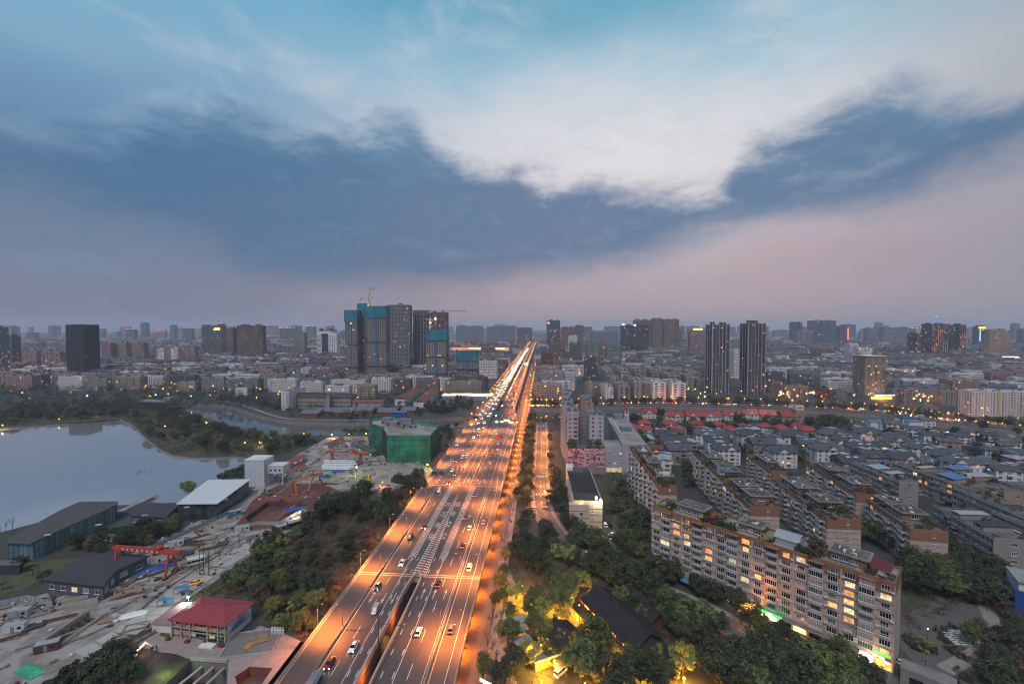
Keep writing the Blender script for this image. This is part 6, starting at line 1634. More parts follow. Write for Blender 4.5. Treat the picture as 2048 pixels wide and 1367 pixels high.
flat_hall([(258,1030),(330,1034),(360,1008),(300,1003)],5.5,'low dark-roofed pavilion between the lakeside halls',WALLS['slate'],mat('ribbed_dark_roof','3c3a3e'))
flat_hall([(180,1068),(250,1074),(300,1052),(240,1048)],4.0,'low dark terrace roof behind the glass pavilion',WALLS['dark'],mat('gravel_roof','4a4849'))
flat_hall([(-30,1130),(40,1128),(48,1120),(-30,1118)],4.5,'small dark canopy at the left edge',WALLS['dark'],m_roofg,wins=False)
x,y=G(490,973); t=thing('batching_plant','tall windowless white sheet-clad plant house beside the lake','building',(x,y,0),math.radians(2)); q=MB().box(0,13,0,11,0,17.5); q.build('wall',mat('white_cladding','aab2ba',.6,.12,.3,stretch=(5,5,.2)),t)
MB().box(-.2,13.2,-.2,11.2,17.5,17.9).build('roof',WALLS['white'],t); MB().box(13,24,3,11,8,13).box(13.2,13.8,3.2,3.8,0,8).box(23,23.6,3.2,3.8,0,8).box(23,23.6,10,10.6,0,8).build('annexe',mat('white_cladding','aab2ba'),t); MB().box(12.9,24.2,2.8,11.2,13,13.3).build('annexe_roof',WALLS['white'],t)
for k in range(3): MB().box(15+k*3,16.2+k*3,2.95,3,9.6,10.8).build('window',g_dark,t)
def dorm(pa,pb,d,h,label,roofm=m_rsheet,wallm=None,floors=2):
 a,b=G(*pa,h),G(*pb,h); Ln=math.dist(a,b); rz=math.atan2(b[1] - a[1],b[0] - a[0]); t=thing('site_cabin',label,'site cabin',(a[0],a[1],0),rz,'site cabins')
 MB().box(0,Ln,0,d,0,h).build('wall',wallm or WALLS['white'],t); MB().add([(-.4,-.6,h+.05),(Ln+.4,-.6,h+.05),(Ln+.4,d+.6,h+.05),(-.4,d+.6,h+.05),(-.4,d/2,h+1.3),(Ln+.4,d/2,h+1.3)],[(0,1,5,4),(2,3,4,5),(1,2,5),(3,0,4)]).build('roof',roofm,t)
 fh=h/floors
 for k in range(floors):
  if k: MB().box(0,Ln,-1.1,0,k*fh - .1,k*fh).box(0,Ln,-1.1,-1.05,k*fh,k*fh+.9).build('gallery',m_bluep,t)
  for j in range(int(Ln/3.2)): add_window(t,'low',1.6+j*3.2,-.02,k*fh+.9,0,.1)
 return t
dorm((564,933),(613,911),6,6.0,'two-storey site cabins with a red roof and blue galleries'); dorm((566,946),(612,930),5,3.0,'single-storey red-roofed cabins before the blue galleries',floors=1)
dorm((656,889),(688,876),5,3.2,'small red-roofed white cabin by the canal trees',floors=1); dorm((703,884),(728,878),8,3.2,'faded red-roofed cabin next to the netted building',mat('faded_red_sheet','84606a'),floors=1); dorm((702,886),(745,905),6,3.5,'long dark-roofed cabin with green walls before the netted building',m_roofg,mat('green_cabin','2f6a58',.7,.1,1),1)
# fences, each panel a piece
FPM=MB().box(0,2.4,-.03,.03,.1,2.2).box(0,2.4,-.05,.05,.75,.8).box(0,2.4,-.05,.05,1.45,1.5).mesh('panel',m_fence); FPO=MB().box(-.07,.07,-.07,.07,0,2.4).mesh('post',m_steel)
def fence(pts,label,panel=FPM):
 line=gp(pts); t=thing('site_fence',label,'fence',(*line[0],0)); o=line[0]
 for i in range(len(line) - 1):
  a,b=Vector(line[i]),Vector(line[i+1]); Ls=(b - a).length; k=max(1,round(Ls/2.45)); rz_=math.atan2(b.y - a.y,b.x - a.x)
  for j in range(k):
   p=a+(b - a)*(j/k); link('panel',panel,t,(p.x - o[0],p.y - o[1],0),rz_,scale=(Ls/k/2.45,1,1)); link('post',FPO,t,(p.x - o[0],p.y - o[1],0))
 return t
fence([(-60,1225),(0,1212),(55,1200),(80,1206),(105,1214),(98,1196),(160,1172),(205,1152),(250,1128),(330,1086),(380,1064),(440,1036),(480,1012)],'grey panel fence between the yard and the lakeside halls')
fence([(470,1058),(520,1050),(560,1050),(625,1012)],'pale fence along the red earth pit'); fence([(700,940),(760,936),(856,940)],'white fence at the foot of the netted building'); fence([(560,1120),(590,1095),(640,1055)],'grey fence by the thicket and the blue wagon')
fence([(262,1290),(300,1270),(330,1252)],'low fence with boards beside the lean-to',MB().box(0,2.4,-.03,.03,.2,1.1).mesh('panel',mat('banner_board','b8a8a0',.8,.3,3)))
# yard objects
rg=random.Random(5)
def pile(px,py,kind,label,s=1.0):
 x,y=G(px,py); rz=rg.uniform(.5,.95) if rg.random() < .8 else rg.uniform(-.4,.2)
 nm={'timber': 'timber_stack','pipe': 'pipe_stack','rebar': 'rebar_bundle','slab': 'slab_stack'}[kind]
 t=thing(nm,label,'stack',(x,y,.25),rz,'stacks of material in the yard')
 for k in range({'timber': 7,'pipe': 5,'rebar': 8,'slab': 4}[kind]):
  L_=rg.uniform(4,6)*s
  if kind=='timber': link('plank',MB().box(-L_/2,L_/2,-.25,.25,0,.18).mesh('plank',m_wood),t,(rg.uniform(-.5,.5),(k % 4)*.6 - 1,(k//4)*.2),rg.uniform(-.08,.08))
  elif kind=='pipe': link('pipe',MB().tube((-L_/2,0,.35),(L_/2,0,.35),.35,.35,10).mesh('pipe',m_dsteel),t,(rg.uniform(-.4,.4),k*.8 - 1.6,0))
  elif kind=='rebar': link('bar',MB().tube((-L_,0,.08),(L_,0,.08),.09,.09,5).mesh('bar',m_rust),t,(rg.uniform(-.6,.6),k*.3 - 1,(k % 3)*.12),rg.uniform(-.05,.05))
  else: link('slab',MB().box(-L_*.35,L_*.35,-.8,.8,0,.25).mesh('slab',m_conc),t,(0,0,k*.26),rg.uniform(-.06,.06))
PL=[(192,1172,'timber'),(215,1170,'timber'),(228,1182,'slab'),(250,1178,'timber'),(240,1192,'timber'),(262,1190,'rebar'),(195,1188,'slab'),(130,1200,'timber'),(140,1208,'timber'),(68,1254,'pipe'),(120,1238,'rebar'),(285,1165,'slab'),(275,1182,'timber'),(305,1150,'rebar'),(350,1120,'pipe'),(375,1108,'pipe'),(390,1090,'rebar'),
      (405,1082,'rebar'),(420,1078,'timber'),(375,1086,'pipe'),(360,1100,'timber'),(440,1070,'slab'),(395,1075,'rebar'),(455,1056,'timber'),(470,1072,'slab'),(425,1096,'rebar'),(445,1088,'pipe'),(10,1280,'rebar'),(230,1235,'slab'),(215,1242,'timber'),(522,1282,'timber'),(515,1276,'timber'),(600,940,'pipe'),(575,962,'timber'),(540,985,'rebar'),(740,985,'rebar'),(765,990,'timber'),(690,955,'timber'),(640,960,'slab'),(660,968,'rebar')]
for i,(px,py,kd) in enumerate(PL):
 lo_='under the red gantry crane' if 180 < px < 310 else 'by the grey panel fence' if px < 180 else 'along the lakeside fence' if px < 480 else 'beside the site office' if py > 1200 else 'near the red earth pit' if px < 690 else 'below the netted building'
 pile(px,py,kd,{'timber': 'loose stack of planks ','pipe': 'row of dark steel pipes ','rebar': 'bundle of rusty bars ','slab': 'pile of grey slabs '}[kd]+lo_)
x,y=G(300,1140);
def tarp(px,py,l,w,rz,label,m=m_tarp):
 x,y=G(px,py); v,f=[],[]; n_,k_=12,6; rr=random.Random(px)
 for i in range(n_):
  for j in range(k_): v.append(((i/(n_ - 1) - .5)*l,(j/(k_ - 1) - .5)*w,.25+(.5+rr.uniform(0,.55))*(math.sin(math.pi*j/(k_ - 1))*math.sin(math.pi*i/(n_ - 1)))**.5))
 for i in range(n_ - 1):
  for j in range(k_ - 1): f.append((i*k_+j,(i+1)*k_+j,(i+1)*k_+j+1,i*k_+j+1))
 q=MB(); q.add(v,f); tag(q.build('tarpaulin',m,None,loc=(x,y,0),rz=rz),label,'tarpaulin')
tarp(292,1142,20,5,.75,'long crumpled blue tarpaulin under the red gantry crane'); tarp(676,943,9,6,.3,'blue tarpaulin before the covered vehicles'); tarp(590,1018,12,4,.6,'blue tarpaulin on the edge of the red earth pit'); tarp(60,1343,9,4,-.3,'green net sheet on pale concrete at the lower left',m_gnet); tarp(655,948,8,4,.2,'green sheet left of the blue tarpaulin',m_gnet); tarp(265,1230,9,4,.5,'white plastic sheet beside the lean-to',WALLS['white'])
def basin(px,py,l,w,rz,wall_m,label,h=1.4):
 x,y=G(px,py); t=thing('basin',label,'basin',(x,y,.1),rz,'basins');
 for nm,b in (('wall',(-l/2,l/2,-w/2,-w/2+.3)),('wall',(-l/2,l/2,w/2 - .3,w/2)),('wall',(-l/2,-l/2+.3,-w/2+.3,w/2 - .3)),('wall',(l/2 - .3,l/2,-w/2+.3,w/2 - .3))): MB().box(*b,0,h).build(nm,wall_m,t)
 MB().box(-l/2+.3,l/2 - .3,-w/2+.3,w/2 - .3,0,.15).build('floor',m_concd,t)
basin(157,1205,12,4.5,.6,m_conc,'pale concrete basin on the yard'); basin(232,1155,8,5,.55,m_bluep,'blue-rimmed basin by the gantry crane leg'); basin(272,1255,7,4,.5,m_pale,'open pit frame beside the lean-to',.8)
# trench shoring walls and struts
for i in range(6):
 a=Vector(PIT_TRENCH[0]).lerp(Vector(PIT_TRENCH[1]),(i+.5)/6); b=Vector(PIT_TRENCH[3]).lerp(Vector(PIT_TRENCH[2]),(i+.5)/6); tag(MB().obox((a.x,a.y,-1.2),(b.x,b.y,-1.2),.5,.5).build('trench_strut',m_rust),'steel strut across the long concrete trench','strut','trench struts')
for p,q_,lb in ((PIT_TRENCH[3],PIT_TRENCH[2],'low concrete wall with a striped rail on the near side of the trench'),(PIT_TRENCH[0],PIT_TRENCH[1],'low concrete wall on the far side of the trench'),(PIT_BOTTOM[0],PIT_BOTTOM[1],'concrete retaining wall of the deep pit at the lower edge')):
 t=thing('pit_parapet',lb,'wall',(*p,0)); dx,dy=q_[0] - p[0],q_[1] - p[1]; MB().obox((0,0,.5),(dx,dy,.5),.5,1.0).build('wall',m_conc,t); MB().obox((0,0,1.6),(dx,dy,1.6),.07,.07).obox((0,0,1.3),(dx,dy,1.3),.06,.06).build('rail',mat('red_white_rail','b08078',.7,.4,2),t)
for k in range(3): a=Vector(PIT_BOTTOM[0]).lerp(Vector(PIT_BOTTOM[1]),.3+.3*k); tag(MB().tube((a.x,a.y,-2),(a.x - 5+k,a.y - 22,-2.4),.45,.45,10).build('pit_strut',m_conc),'long pipe strut across the deep pit, %s from the left' % ORD[k+1],'strut','struts of the deep pit')
def excavator(px,py,rz,paint,label,light=True):
 x,y=G(px,py); t=thing('excavator',label,'excavator',(x,y,.2),rz)
 for s_ in (-1,1): MB().prism([(-1.7,.0),(-1.4,-.0),(1.4,0),(1.7,.0)],0,.01); MB().box(-1.6,1.6,s_*1.1 - .3,s_*1.1+.3,.05,.75).tube((-1.6,s_*1.1 - .3,.4),(-1.6,s_*1.1+.3,.4),.36,.36,10).tube((1.6,s_*1.1 - .3,.4),(1.6,s_*1.1+.3,.4),.36,.36,10).build('track',m_dsteel,t)
 MB().box(-1.9,1.3,-1.25,1.25,.85,1.9).box(-1.9,-.7,-1.2,1.2,1.9,2.2).build('body',paint,t); MB().box(.1,1.4,-1.2,-.1,1.9,3.0).build('cab',g_dark,t)
 MB().obox((1.2,.4,1.8),(3.4,.4,4.0),.45,.55).build('boom',paint,t); MB().obox((3.3,.4,4.1),(5.0,.4,2.0),.35,.4).build('arm',paint,t); MB().add([(4.6,-.1,2.1),(4.6,.9,2.1),(5.4,.9,1.2),(5.4,-.1,1.2),(4.5,-.1,1.1),(4.5,.9,1.1)],[(0,1,2,3),(3,2,5,4),(4,5,1,0),(0,3,4),(1,5,2)]).build('bucket',m_dsteel,t)
 if light: MB().box(1.4,1.5,-.9,-.5,2.8,3.0).build('work_light',e_white,t); MB().box(-1.95,-1.9,.3,.8,1.2,1.5).build('tail_light',e_orange,t); link('lamp_light',lightdata('exc','ffb060',260,.2),t,(2.5,-.6,3.4)); link('lamp_light',LIGHTS['exc'],t,(-3,.5,1.6))
excavator(264,1318,.6,WALLS['white'],'excavator with work lights on the dark spoil ground'); excavator(538,990,2.6,mat('teal_paint','4f7f78',.6,.2,1),'teal excavator on the red earth',False); excavator(738,962,1.8,CARC['yellow'],'yellow excavator in the lit pit below the netted building',False)
x,y=G(712,952); link('pit_light',lightdata('pitl','eaff90',1600,.4),None,(x,y,5)); globe_lamp(x,y+1,0,6,'tall white work light over the pit below the netted building',None,e_white,.4,None,'work_light')
x,y=G(855,940); globe_lamp(x,y,0,4,'green-yellow work light at the corner of the netted building',None,emit('lime_glow','d8ff50',40),.35,lightdata('lime','d0ff50',900,.3),'work_light')
x,y=G(765,972); globe_lamp(x,y,0,2.5,'orange work light before the lit pit',None,e_orange,.3,lightdata('pito','ff7a28',1300,.3),'work_light'); x,y=G(600,1035); globe_lamp(x,y,0,3,'white work light on the yard road by the wagons',None,e_white,.3,lightdata('yard','fff4c8',1500,.3),'work_light')
x,y=G(140,1400); link('spoil_light',lightdata('spoil','a8ff40',500,.4),None,(x+20,y+10,2.5))
# wagons and trucks
def wagon(px,py,rz,c,label):
 x,y=G(px,py); t=thing('wagon',label,'wagon',(x,y,.2),rz,'old railway wagons'); MB().box(-7,7,-1.5,1.5,.8,1.9).box(-7,7,-1.5,1.5,2.9,3.2).build('body',c,t); MB().box(-6.9,6.9,-1.42,1.42,1.9,2.9).build('window',g_dark,t)
 for k in range(8): MB().box(-7+k*1.98,-6.85+k*1.98,-1.5,1.5,1.9,2.9).build('pillar',c,t)
 q=MB()
 for i in range(6): a0,a1=math.pi*i/6,math.pi*(i+1)/6; q.quad((-7.2,-1.6*math.cos(a0),3.2+.7*math.sin(a0)),(-7.2,-1.6*math.cos(a1),3.2+.7*math.sin(a1)),(7.2,-1.6*math.cos(a1),3.2+.7*math.sin(a1)),(7.2,-1.6*math.cos(a0),3.2+.7*math.sin(a0)))
 q.build('roof',m_sheet_grey,t)
 for sx in (-4.5,4.5):
  for sy in (-1.2,1.2): link('wheel',WHEEL,t,(sx,sy,.35))
wagon(630,1037,.85,mat('wagon_blue','2a4a92',.5,.15,1),'blue passenger wagon parked beside the yard road'); wagon(604,1050,.85,mat('wagon_maroon','5c2c34',.6,.15,1),'maroon passenger wagon behind the blue one')
x,y=G(392,1128); bus(x,y,.2,.72,WALLS['white'],'cream minibus parked on the pale yard road',None,6.5,False)
x,y=G(393,1168); car(x,y,.3,.7,'yellow','yellow car on the yard road near the thicket',None,'sedan',False); x,y=G(787,950); car(x,y,-3.3,1.4,'blue','blue van in the lit pit below the netted building',None,'van',False)
for i,(px,py) in enumerate(((612,929),(617,927))): x,y=G(px,py); car(x,y,.3,.3,'white','white car beside the blue-galleried cabins, %s' % ('nearer' if i==0 else 'farther'),'cars by the cabins','sedan',False)
k=0
for r_ in range(4):
 for c in range(7):
  x,y=G(654+c*8.6 - r_*2+(r_ % 2)*3,925+r_*4.6); k+=1
  tag(link('covered_car',CARM['van'][('one','white')] if False else CARM['van']['body']['white'],None,(x,y,.2),.35),'white vehicle in the packed compound under the red gantry crane','car','vehicles packed in the compound')
for i,(px,py,k_) in enumerate(((313,1300,0),(185,1164,2),(198,1158,2),(556,965,2),(566,962,2),(343,1262,1))): x,y=G(px,py); person(x,y,.15,R.uniform(0,6),k_,['person in dark clothes standing on the forecourt edge','worker in orange by the grey fence','second worker in orange by the grey fence','worker in orange near the plant house','second worker near the plant house','person in red beside the lean-to'][i])
for i,(px,py) in enumerate(((330,1200),(362,1175))):
 x,y=G(px,py,3); t=thing('yard_canopy','blue-roofed gate canopy on the yard road, %s one' % ('nearer' if not i else 'farther'),'canopy',(x,y,0),.1); q=MB()
 for j in range(6): a0,a1=j/6,(j+1)/6; q.quad((-3+6*a0,-1.2,3+.5*math.sin(a0*3.14)),(-3+6*a1,-1.2,3+.5*math.sin(a1*3.14)),(-3+6*a1,1.2,3+.5*math.sin(a1*3.14)),(-3+6*a0,1.2,3+.5*math.sin(a0*3.14)))
 q.build('roof',m_sheet_blue,t)
 for a in (-2.9,2.9): MB().box(a - .08,a+.08,-.08,.08,0,3.0).build('post',m_bluep,t)
# barrels on the forecourt, green strip of lawn, sand frame
for i in range(10):
 x,y=G(545+(i % 5)*5.4,1262+(i//5)*5); tag(MB().tube((0,0,0),(0,0,1.4),.4,.4,10).ball((0,0,1.4),.4,sz=.5).build('gas_bottle',WALLS['white'],None,loc=(x,y,.05)),'white gas bottle standing in the row at the forecourt gate','gas bottle','gas bottles at the gate')
sheet('lawn',gp([(318,1270),(333,1250),(342,1262),(338,1276)]),.06,m_grass)
x,y=G(505,1285); t=thing('sand_bay','rectangular concrete bay with sand and timber beside the site office','bay',(x,y,.05),.25)
for b in ((-8,8,-6,-5.7),(-8,8,5.7,6),(-8,-7.7,-5.7,5.7),(7.7,8,-5.7,5.7)): MB().box(*b,0,.4).build('kerb',m_conc,t)
MB().box(-7.7,7.7,-5.7,5.7,0,.1).build('floor',m_concd,t); MB().box(-1,1.2,-3,4,.1,.3).build('plywood',m_orsteel,t,rz=-.5)
# ------------------------------------------------------------------ vegetation on the left
rg=random.Random(99)
def fill(poly_px,n,kinds,label,group,smin=.8,smax=1.15,avoid=()):
 P=gp(poly_px); xs=[p[0] for p in P]; ys=[p[1] for p in P]; k=0; tries=0; pts=[]
 while k < n and tries < n*60:
  tries+=1; x,y=rg.uniform(min(xs),max(xs)),rg.uniform(min(ys),max(ys))
  if not inpoly(x,y,P) or any(inpoly(x,y,a) for a in avoid): continue
  if any((x - a)**2+(y - b)**2 < 5 for a,b in pts): continue
  pts.append((x,y)); tree(rg.choice(kinds),x,y,label,group,rg.uniform(smin,smax),0,rg); k+=1
fill([(415,1185),(520,1108),(640,1035),(690,1008),(760,1000),(770,1050),(730,1110),(660,1200),(625,1255),(560,1235),(520,1230),(500,1200)],100,('brown_a','brown_b','camphor_c','brown_a','camphor_a','bare_a','leafy_b','bare_b','yellow_a','brown_b'),'{k} tree of the tangled thicket between yard and highway','thicket left of the highway',.75,1.05)
fill([(770,995),(850,990),(868,960),(880,958),(800,1050),(770,1060)],22,('camphor_a','camphor_c','brown_a'),'{k} tree close to the highway lamp row above the thicket','trees by the highway edge',.8,1.0)
scatter([(645,1045),(668,1030),(690,1020),(715,1005),(730,990),(655,1020),(800,975),(820,985),(835,975),(700,1030)],('camphor_a','camphor_b'),'large dark evergreen tree above the wagons','evergreens above the wagons',.95,1.2)
scatter([(530,1130),(555,1120),(545,1100),(520,1115),(570,1135)],('leafy_a','camphor_a'),'dark green tree at the fence beside the yard road','trees at the yard fence',.8,1.0)
scatter([(582,1250)],('cone_a',),'conical yellow-green tree standing above the forecourt gate',None,1.2,1.2)
scatter([(570,1262),(595,1268),(605,1255),(615,1240),(560,1255),(625,1262)],('leafy_b','yellow_a','shrub_b'),'leafy bush at the forecourt gate beside the highway','gate bushes',.6,.8)
scatter([(400,1150),(408,1148),(418,1152)],('larch_a',),'tall thin leafless larch beside the yard road','larches',1.0,1.15)
scatter([(440,1120),(460,1110),(480,1095),(500,1100),(430,1110)],('bare_a','bare_b'),'bare tree along the pale yard road','bare trees by the yard road',.9,1.1)
fill([(75,1400),(150,1345),(230,1318),(270,1345),(260,1400)],20,('camphor_c','brown_b','shrub_a','camphor_b'),'{k} bush on the spoil ground at the lower edge','bushes on the spoil ground',.7,1.0)
fill([(140,1100),(200,1075),(290,1062),(320,1072),(300,1098),(230,1100),(170,1108)],24,('camphor_c','camphor_b','brown_a'),'{k} tree between the glass pavilion and the ribbed hall','trees among the lakeside halls',.7,.9)
fill([(300,1060),(350,1042),(360,1062),(330,1078)],8,('leafy_b','leafy_a'),'green tree beside the low pavilion at the fence','trees by the low pavilion',.6,.75)
scatter([(376,985),(380,990)],('willow_a',),'willow on the shore beside the white sheet-roofed hall','shore willows',.9,1.0); scatter([(455,955),(470,950),(485,945),(445,962),(478,960)],('camphor_c','leafy_b'),'round bush on the shore by the plant house','shore bushes',.7,.85)
scatter([(10,1135),(25,1130),(40,1140),(65,1150),(90,1160),(5,1180)],('camphor_c','palm_a','brown_a'),'dark garden tree in front of the glass pavilion','pavilion garden trees',.7,.9)
scatter([(12,1062),(25,1055),(0,1070)],('bare_a',),'bare tree on the shore at the left edge','bare shore trees',.7,.8)
lawn_p=sheet('lawn',gp([(0,1150),(60,1125),(140,1115),(160,1118),(85,1158),(40,1180),(0,1190)]),.06,m_grass)
# lakeside park woods
fill([(-60,838),(0,832),(150,826),(240,822),(262,838),(240,834),(130,841),(0,852),(-60,856)],48,('far_a','far_b','far_c','far_l'),'broadleaf tree on the far shore of the lake','far shore trees',.8,1.1)
fill([(-60,830),(0,822),(160,812),(345,800),(345,815),(250,826),(100,836),(-60,848)],45,('far_a','far_b','far_c'),'broadleaf tree of the wood behind the lake','wood behind the lake',.9,1.2)
fill([(250,832),(345,812),(372,826),(420,846),(490,866),(560,873),(640,876),(655,882),(560,912),(505,910),(470,906),(400,908),(345,903),(300,876),(270,845)],105,('camphor_a','far_a','far_l','brown_a','leafy_a','camphor_b','far_b'),'{k} tree on the wooded tongue between lake and canal','trees on the wooded tongue',.75,1.05)
scatter([(395,845),(420,850),(440,855),(462,862),(485,868),(510,872),(525,875)],('bare_a','bare_b'),'tall bare tree silhouetted against the bright pond','bare trees at the pond',1.3,1.7)
fill([(560,846),(700,851),(880,843),(880,835),(700,838),(560,836)],1,('far_c',),'tree on the north bank','north bank trees')
scatter([(690+i*9,866+(i % 2)) for i in range(6)]+[(585+i*16,834+i*.3) for i in range(12)],('far_c','far_l'),'small tree on the canal bank','canal bank trees',.55,.8)
fill([(430,805),(500,812),(560,826),(590,834),(580,815),(540,800),(440,792)],34,('far_a','far_b','brown_a','far_l'),'{k} tree on the far bank of the pond','pond bank trees',.6,.85)
fill([(600,832),(745,834),(745,828),(600,826)],22,('far_a','far_c'),'dark tree before the grey shed roofs','trees before the sheds',.6,.8)
fill([(830,835),(930,822),(950,805),(880,806),(840,815)],30,('far_a','far_b','far_c'),'dark tree between the sheds and the highway','trees between sheds and highway',.8,1.0)
fill([(840,870),(930,845),(920,862),(895,900),(885,905)],20,('camphor_c','far_c','brown_a'),'{k} tree between the netted building and the highway','trees right of the netted building',.6,.8)
lpd=lightdata('park','ffd27a',2000,.3)
for i,(px,py) in enumerate(((5,850),(118,838),(180,826),(200,826),(232,825),(305,855),(306,847),(330,852),(395,838),(413,845),(450,850),(472,862),(545,866),(577,866),(608,867),(664,869),(698,868),(732,867),(520,884),(420,790),(270,792),(300,792),(355,793),(490,885))):
 x,y=G(px,py,3.5); globe_lamp(x,y,0,3.4,'small warm lamp on the park path round the lake','park lamps round the lake',e_warm,.42,lpd if i % 3==0 else None,'park_lamp')
# swimmers' posts / ducks on the lake, jetty
for i,(px,py) in enumerate(((272,945),(277,947),(283,943),(289,944),(294,946),(304,942),(279,942))):
 x,y=G(px,py,-1); tag(MB().path([(0,0,-.2),(0,0,.9)],.12).box(-.5,.5,-.1,.1,.6,.75).build('mooring_post',m_dsteel,None,loc=(x,y,-1)),'dark mooring post standing in the open lake','post','mooring posts')
a,b=G(240,1022,.2),G(312,988,.2); t=thing('jetty','pale jetty reaching from the glass pavilion into the lake','jetty',(*a,-.6)); MB().obox((0,0,.8),(b[0] - a[0],b[1] - a[1],.8),3.5,.3).build('deck',m_pale,t)
for s_ in (-1.6,1.6): MB().obox((s_*.6,s_*.8,1.9),(b[0] - a[0]+s_*.6,b[1] - a[1]+s_*.8,1.9),.06,.06).build('railing',m_rail,t)
for k in range(8): MB().tube(((b[0] - a[0])*k/8,(b[1] - a[1])*k/8,-1),((b[0] - a[0])*k/8,(b[1] - a[1])*k/8,.7),.15).build('pile',m_stone,t)
# ------------------------------------------------------------------ clutter and undergrowth too small to pick apart
rd=random.Random(303)
q=MB(); sx_=[p[0] for p in site]; sy_=[p[1] for p in site]; n_=0
while n_ < 1000:
 x,y=rd.uniform(min(sx_),max(sx_)),rd.uniform(min(sy_),max(sy_))
 if not inpoly(x,y,site) or any(inpoly(x,y,h) for h in allh): continue
 # heaps gather along the fence side of the yard, the haul road stays clearer
 cl=math.sin(x*.11+y*.07)+math.sin(x*.05 - y*.09)
 if cl < .15 and rd.random() < .8: continue
 k=rd.random(); a=rd.uniform(.5,1.1) if rd.random() < .7 else rd.uniform(0,3.14)
 l_,w_,h_=(rd.uniform(1.5,5),rd.uniform(.12,.3),rd.uniform(.1,.25)) if k < .38 else (rd.uniform(.4,1.6),rd.uniform(.4,1.3),rd.uniform(.2,.9))
 q.obox((x - math.cos(a)*l_/2,y - math.sin(a)*l_/2,.2+h_/2),(x+math.cos(a)*l_/2,y+math.sin(a)*l_/2,.22+h_/2),w_,h_,rd.choice((0,0,1,1,2,3,3,4))); n_+=1
stuff(q.build('site_debris',[m_wood,m_rust,m_conc,m_dsteel,WALLS['white']]),'scattered timber, bars and rubble all over the construction yard','debris')
m_track=mat('muddy_track','6f665d',.95,.4,.4)
for k,(pts,w) in enumerate((([(30,1300),(150,1262),(260,1205),(360,1150),(440,1100),(520,1060),(590,1010)],1.2),([(60,1310),(180,1268),(300,1208),(400,1150),(480,1105),(560,1060)],.9),([(0,1250),(110,1222),(180,1198),(240,1172),(320,1128),(420,1076)],1.0),([(560,985),(600,950),(640,915),(680,885)],1.4))):
 ribbon(smooth_line(gp(pts)),w,.29+.004*k,'tyre_track',m_track)
for pts in ([(195,1205),(262,1166),(400,1092)],[(285,1215),(345,1170),(440,1108)]):
 line=gp(pts); t=thing('crane_rail','steel rail for the red gantry crane, %s side' % ('lake' if pts[0][0] < 200 else 'highway'),'rail',(0,0,0))
 for a,b in zip(line,line[1:]): MB().obox((*a,.32),(*b,.32),.3,.3).build('rail',m_rust,t)
def under(poly_px,n,mats,zmax,rmin,rmax,leaf,name,label,per=60,avoid=()):
 P=gp(poly_px); xs=[p[0] for p in P]; ys=[p[1] for p in P]; groups_={m_: ([],[]) for m_ in mats}
 k=0
 while k < n:
  x,y=rd.uniform(min(xs),max(xs)),rd.uniform(min(ys),max(ys))
  if not inpoly(x,y,P) or any(inpoly(x,y,a) for a in avoid): continue
  c=groups_[rd.choice(mats)]; r_=rd.uniform(rmin,rmax); c[0].append((x,y,rd.uniform(.2,zmax))); c[1].append(r_); k+=1
 for m_,(cs,rs) in groups_.items():
  if cs: v,f=leaves(cs,rs,per,leaf,k); stuff(link(name,np_mesh(name,v,f,LM[m_])),label,'undergrowth')
under([(335,1235),(405,1184),(520,1102),(640,1032),(690,1006),(845,992),(868,955),(885,955),(790,1056),(640,1254),(612,1280),(560,1255),(520,1245),(500,1208),(430,1195)],1900,('brown','dark','brown','red','mid'),1.6,.8,1.9,.4,'undergrowth','tangled brown undergrowth of the thicket left of the highway',46)
under([(975,1380),(1005,1210),(1040,1090),(1095,1068),(1150,1118),(1250,1168),(1350,1218),(1440,1268),(1600,1385)],420,('dark','brown','mid'),1.0,.6,1.4,.36,'undergrowth','dark undergrowth of the teahouse garden',46)
under([(1800,1110),(1960,1085),(2090,1105),(2090,1180),(1960,1195),(1850,1250),(1810,1300)],420,('dark','mid','brown'),1.8,.9,1.9,.42,'undergrowth','dense undergrowth of the estate thicket',46)
under([(1965,1290),(2090,1250),(2090,1420),(1950,1420),(1940,1360)],160,('dark','brown'),1.4,.8,1.6,.4,'undergrowth','brown and dark undergrowth in the lower right corner',46)
under([(1130,945),(1255,940),(1298,1015),(1298,1130),(1190,1100),(1135,1070)],230,('dark','mid'),1.4,.8,1.6,.42,'undergrowth','undergrowth of the grove below the tall slab',46)
under([(960,1367),(985,1180),(1000,1060),(1030,870),(1060,870),(1050,1060),(1005,1230),(990,1380)],200,('brown','dark','yellow'),1.0,.6,1.2,.36,'undergrowth','shrubby verge between the footpath and the row trees',46)
LK=[LAKE,CANAL]
under([(-60,822),(200,800),(345,795),(366,818),(440,848),(560,872),(650,876),(560,915),(497,914),(430,912),(345,906),(300,880),(266,847),(240,835),(0,854),(-60,858)],1500,('far','brown','dark','mid'),4.0,1.6,3.2,1.0,'undergrowth','dark undergrowth of the lakeside woods',22,LK)
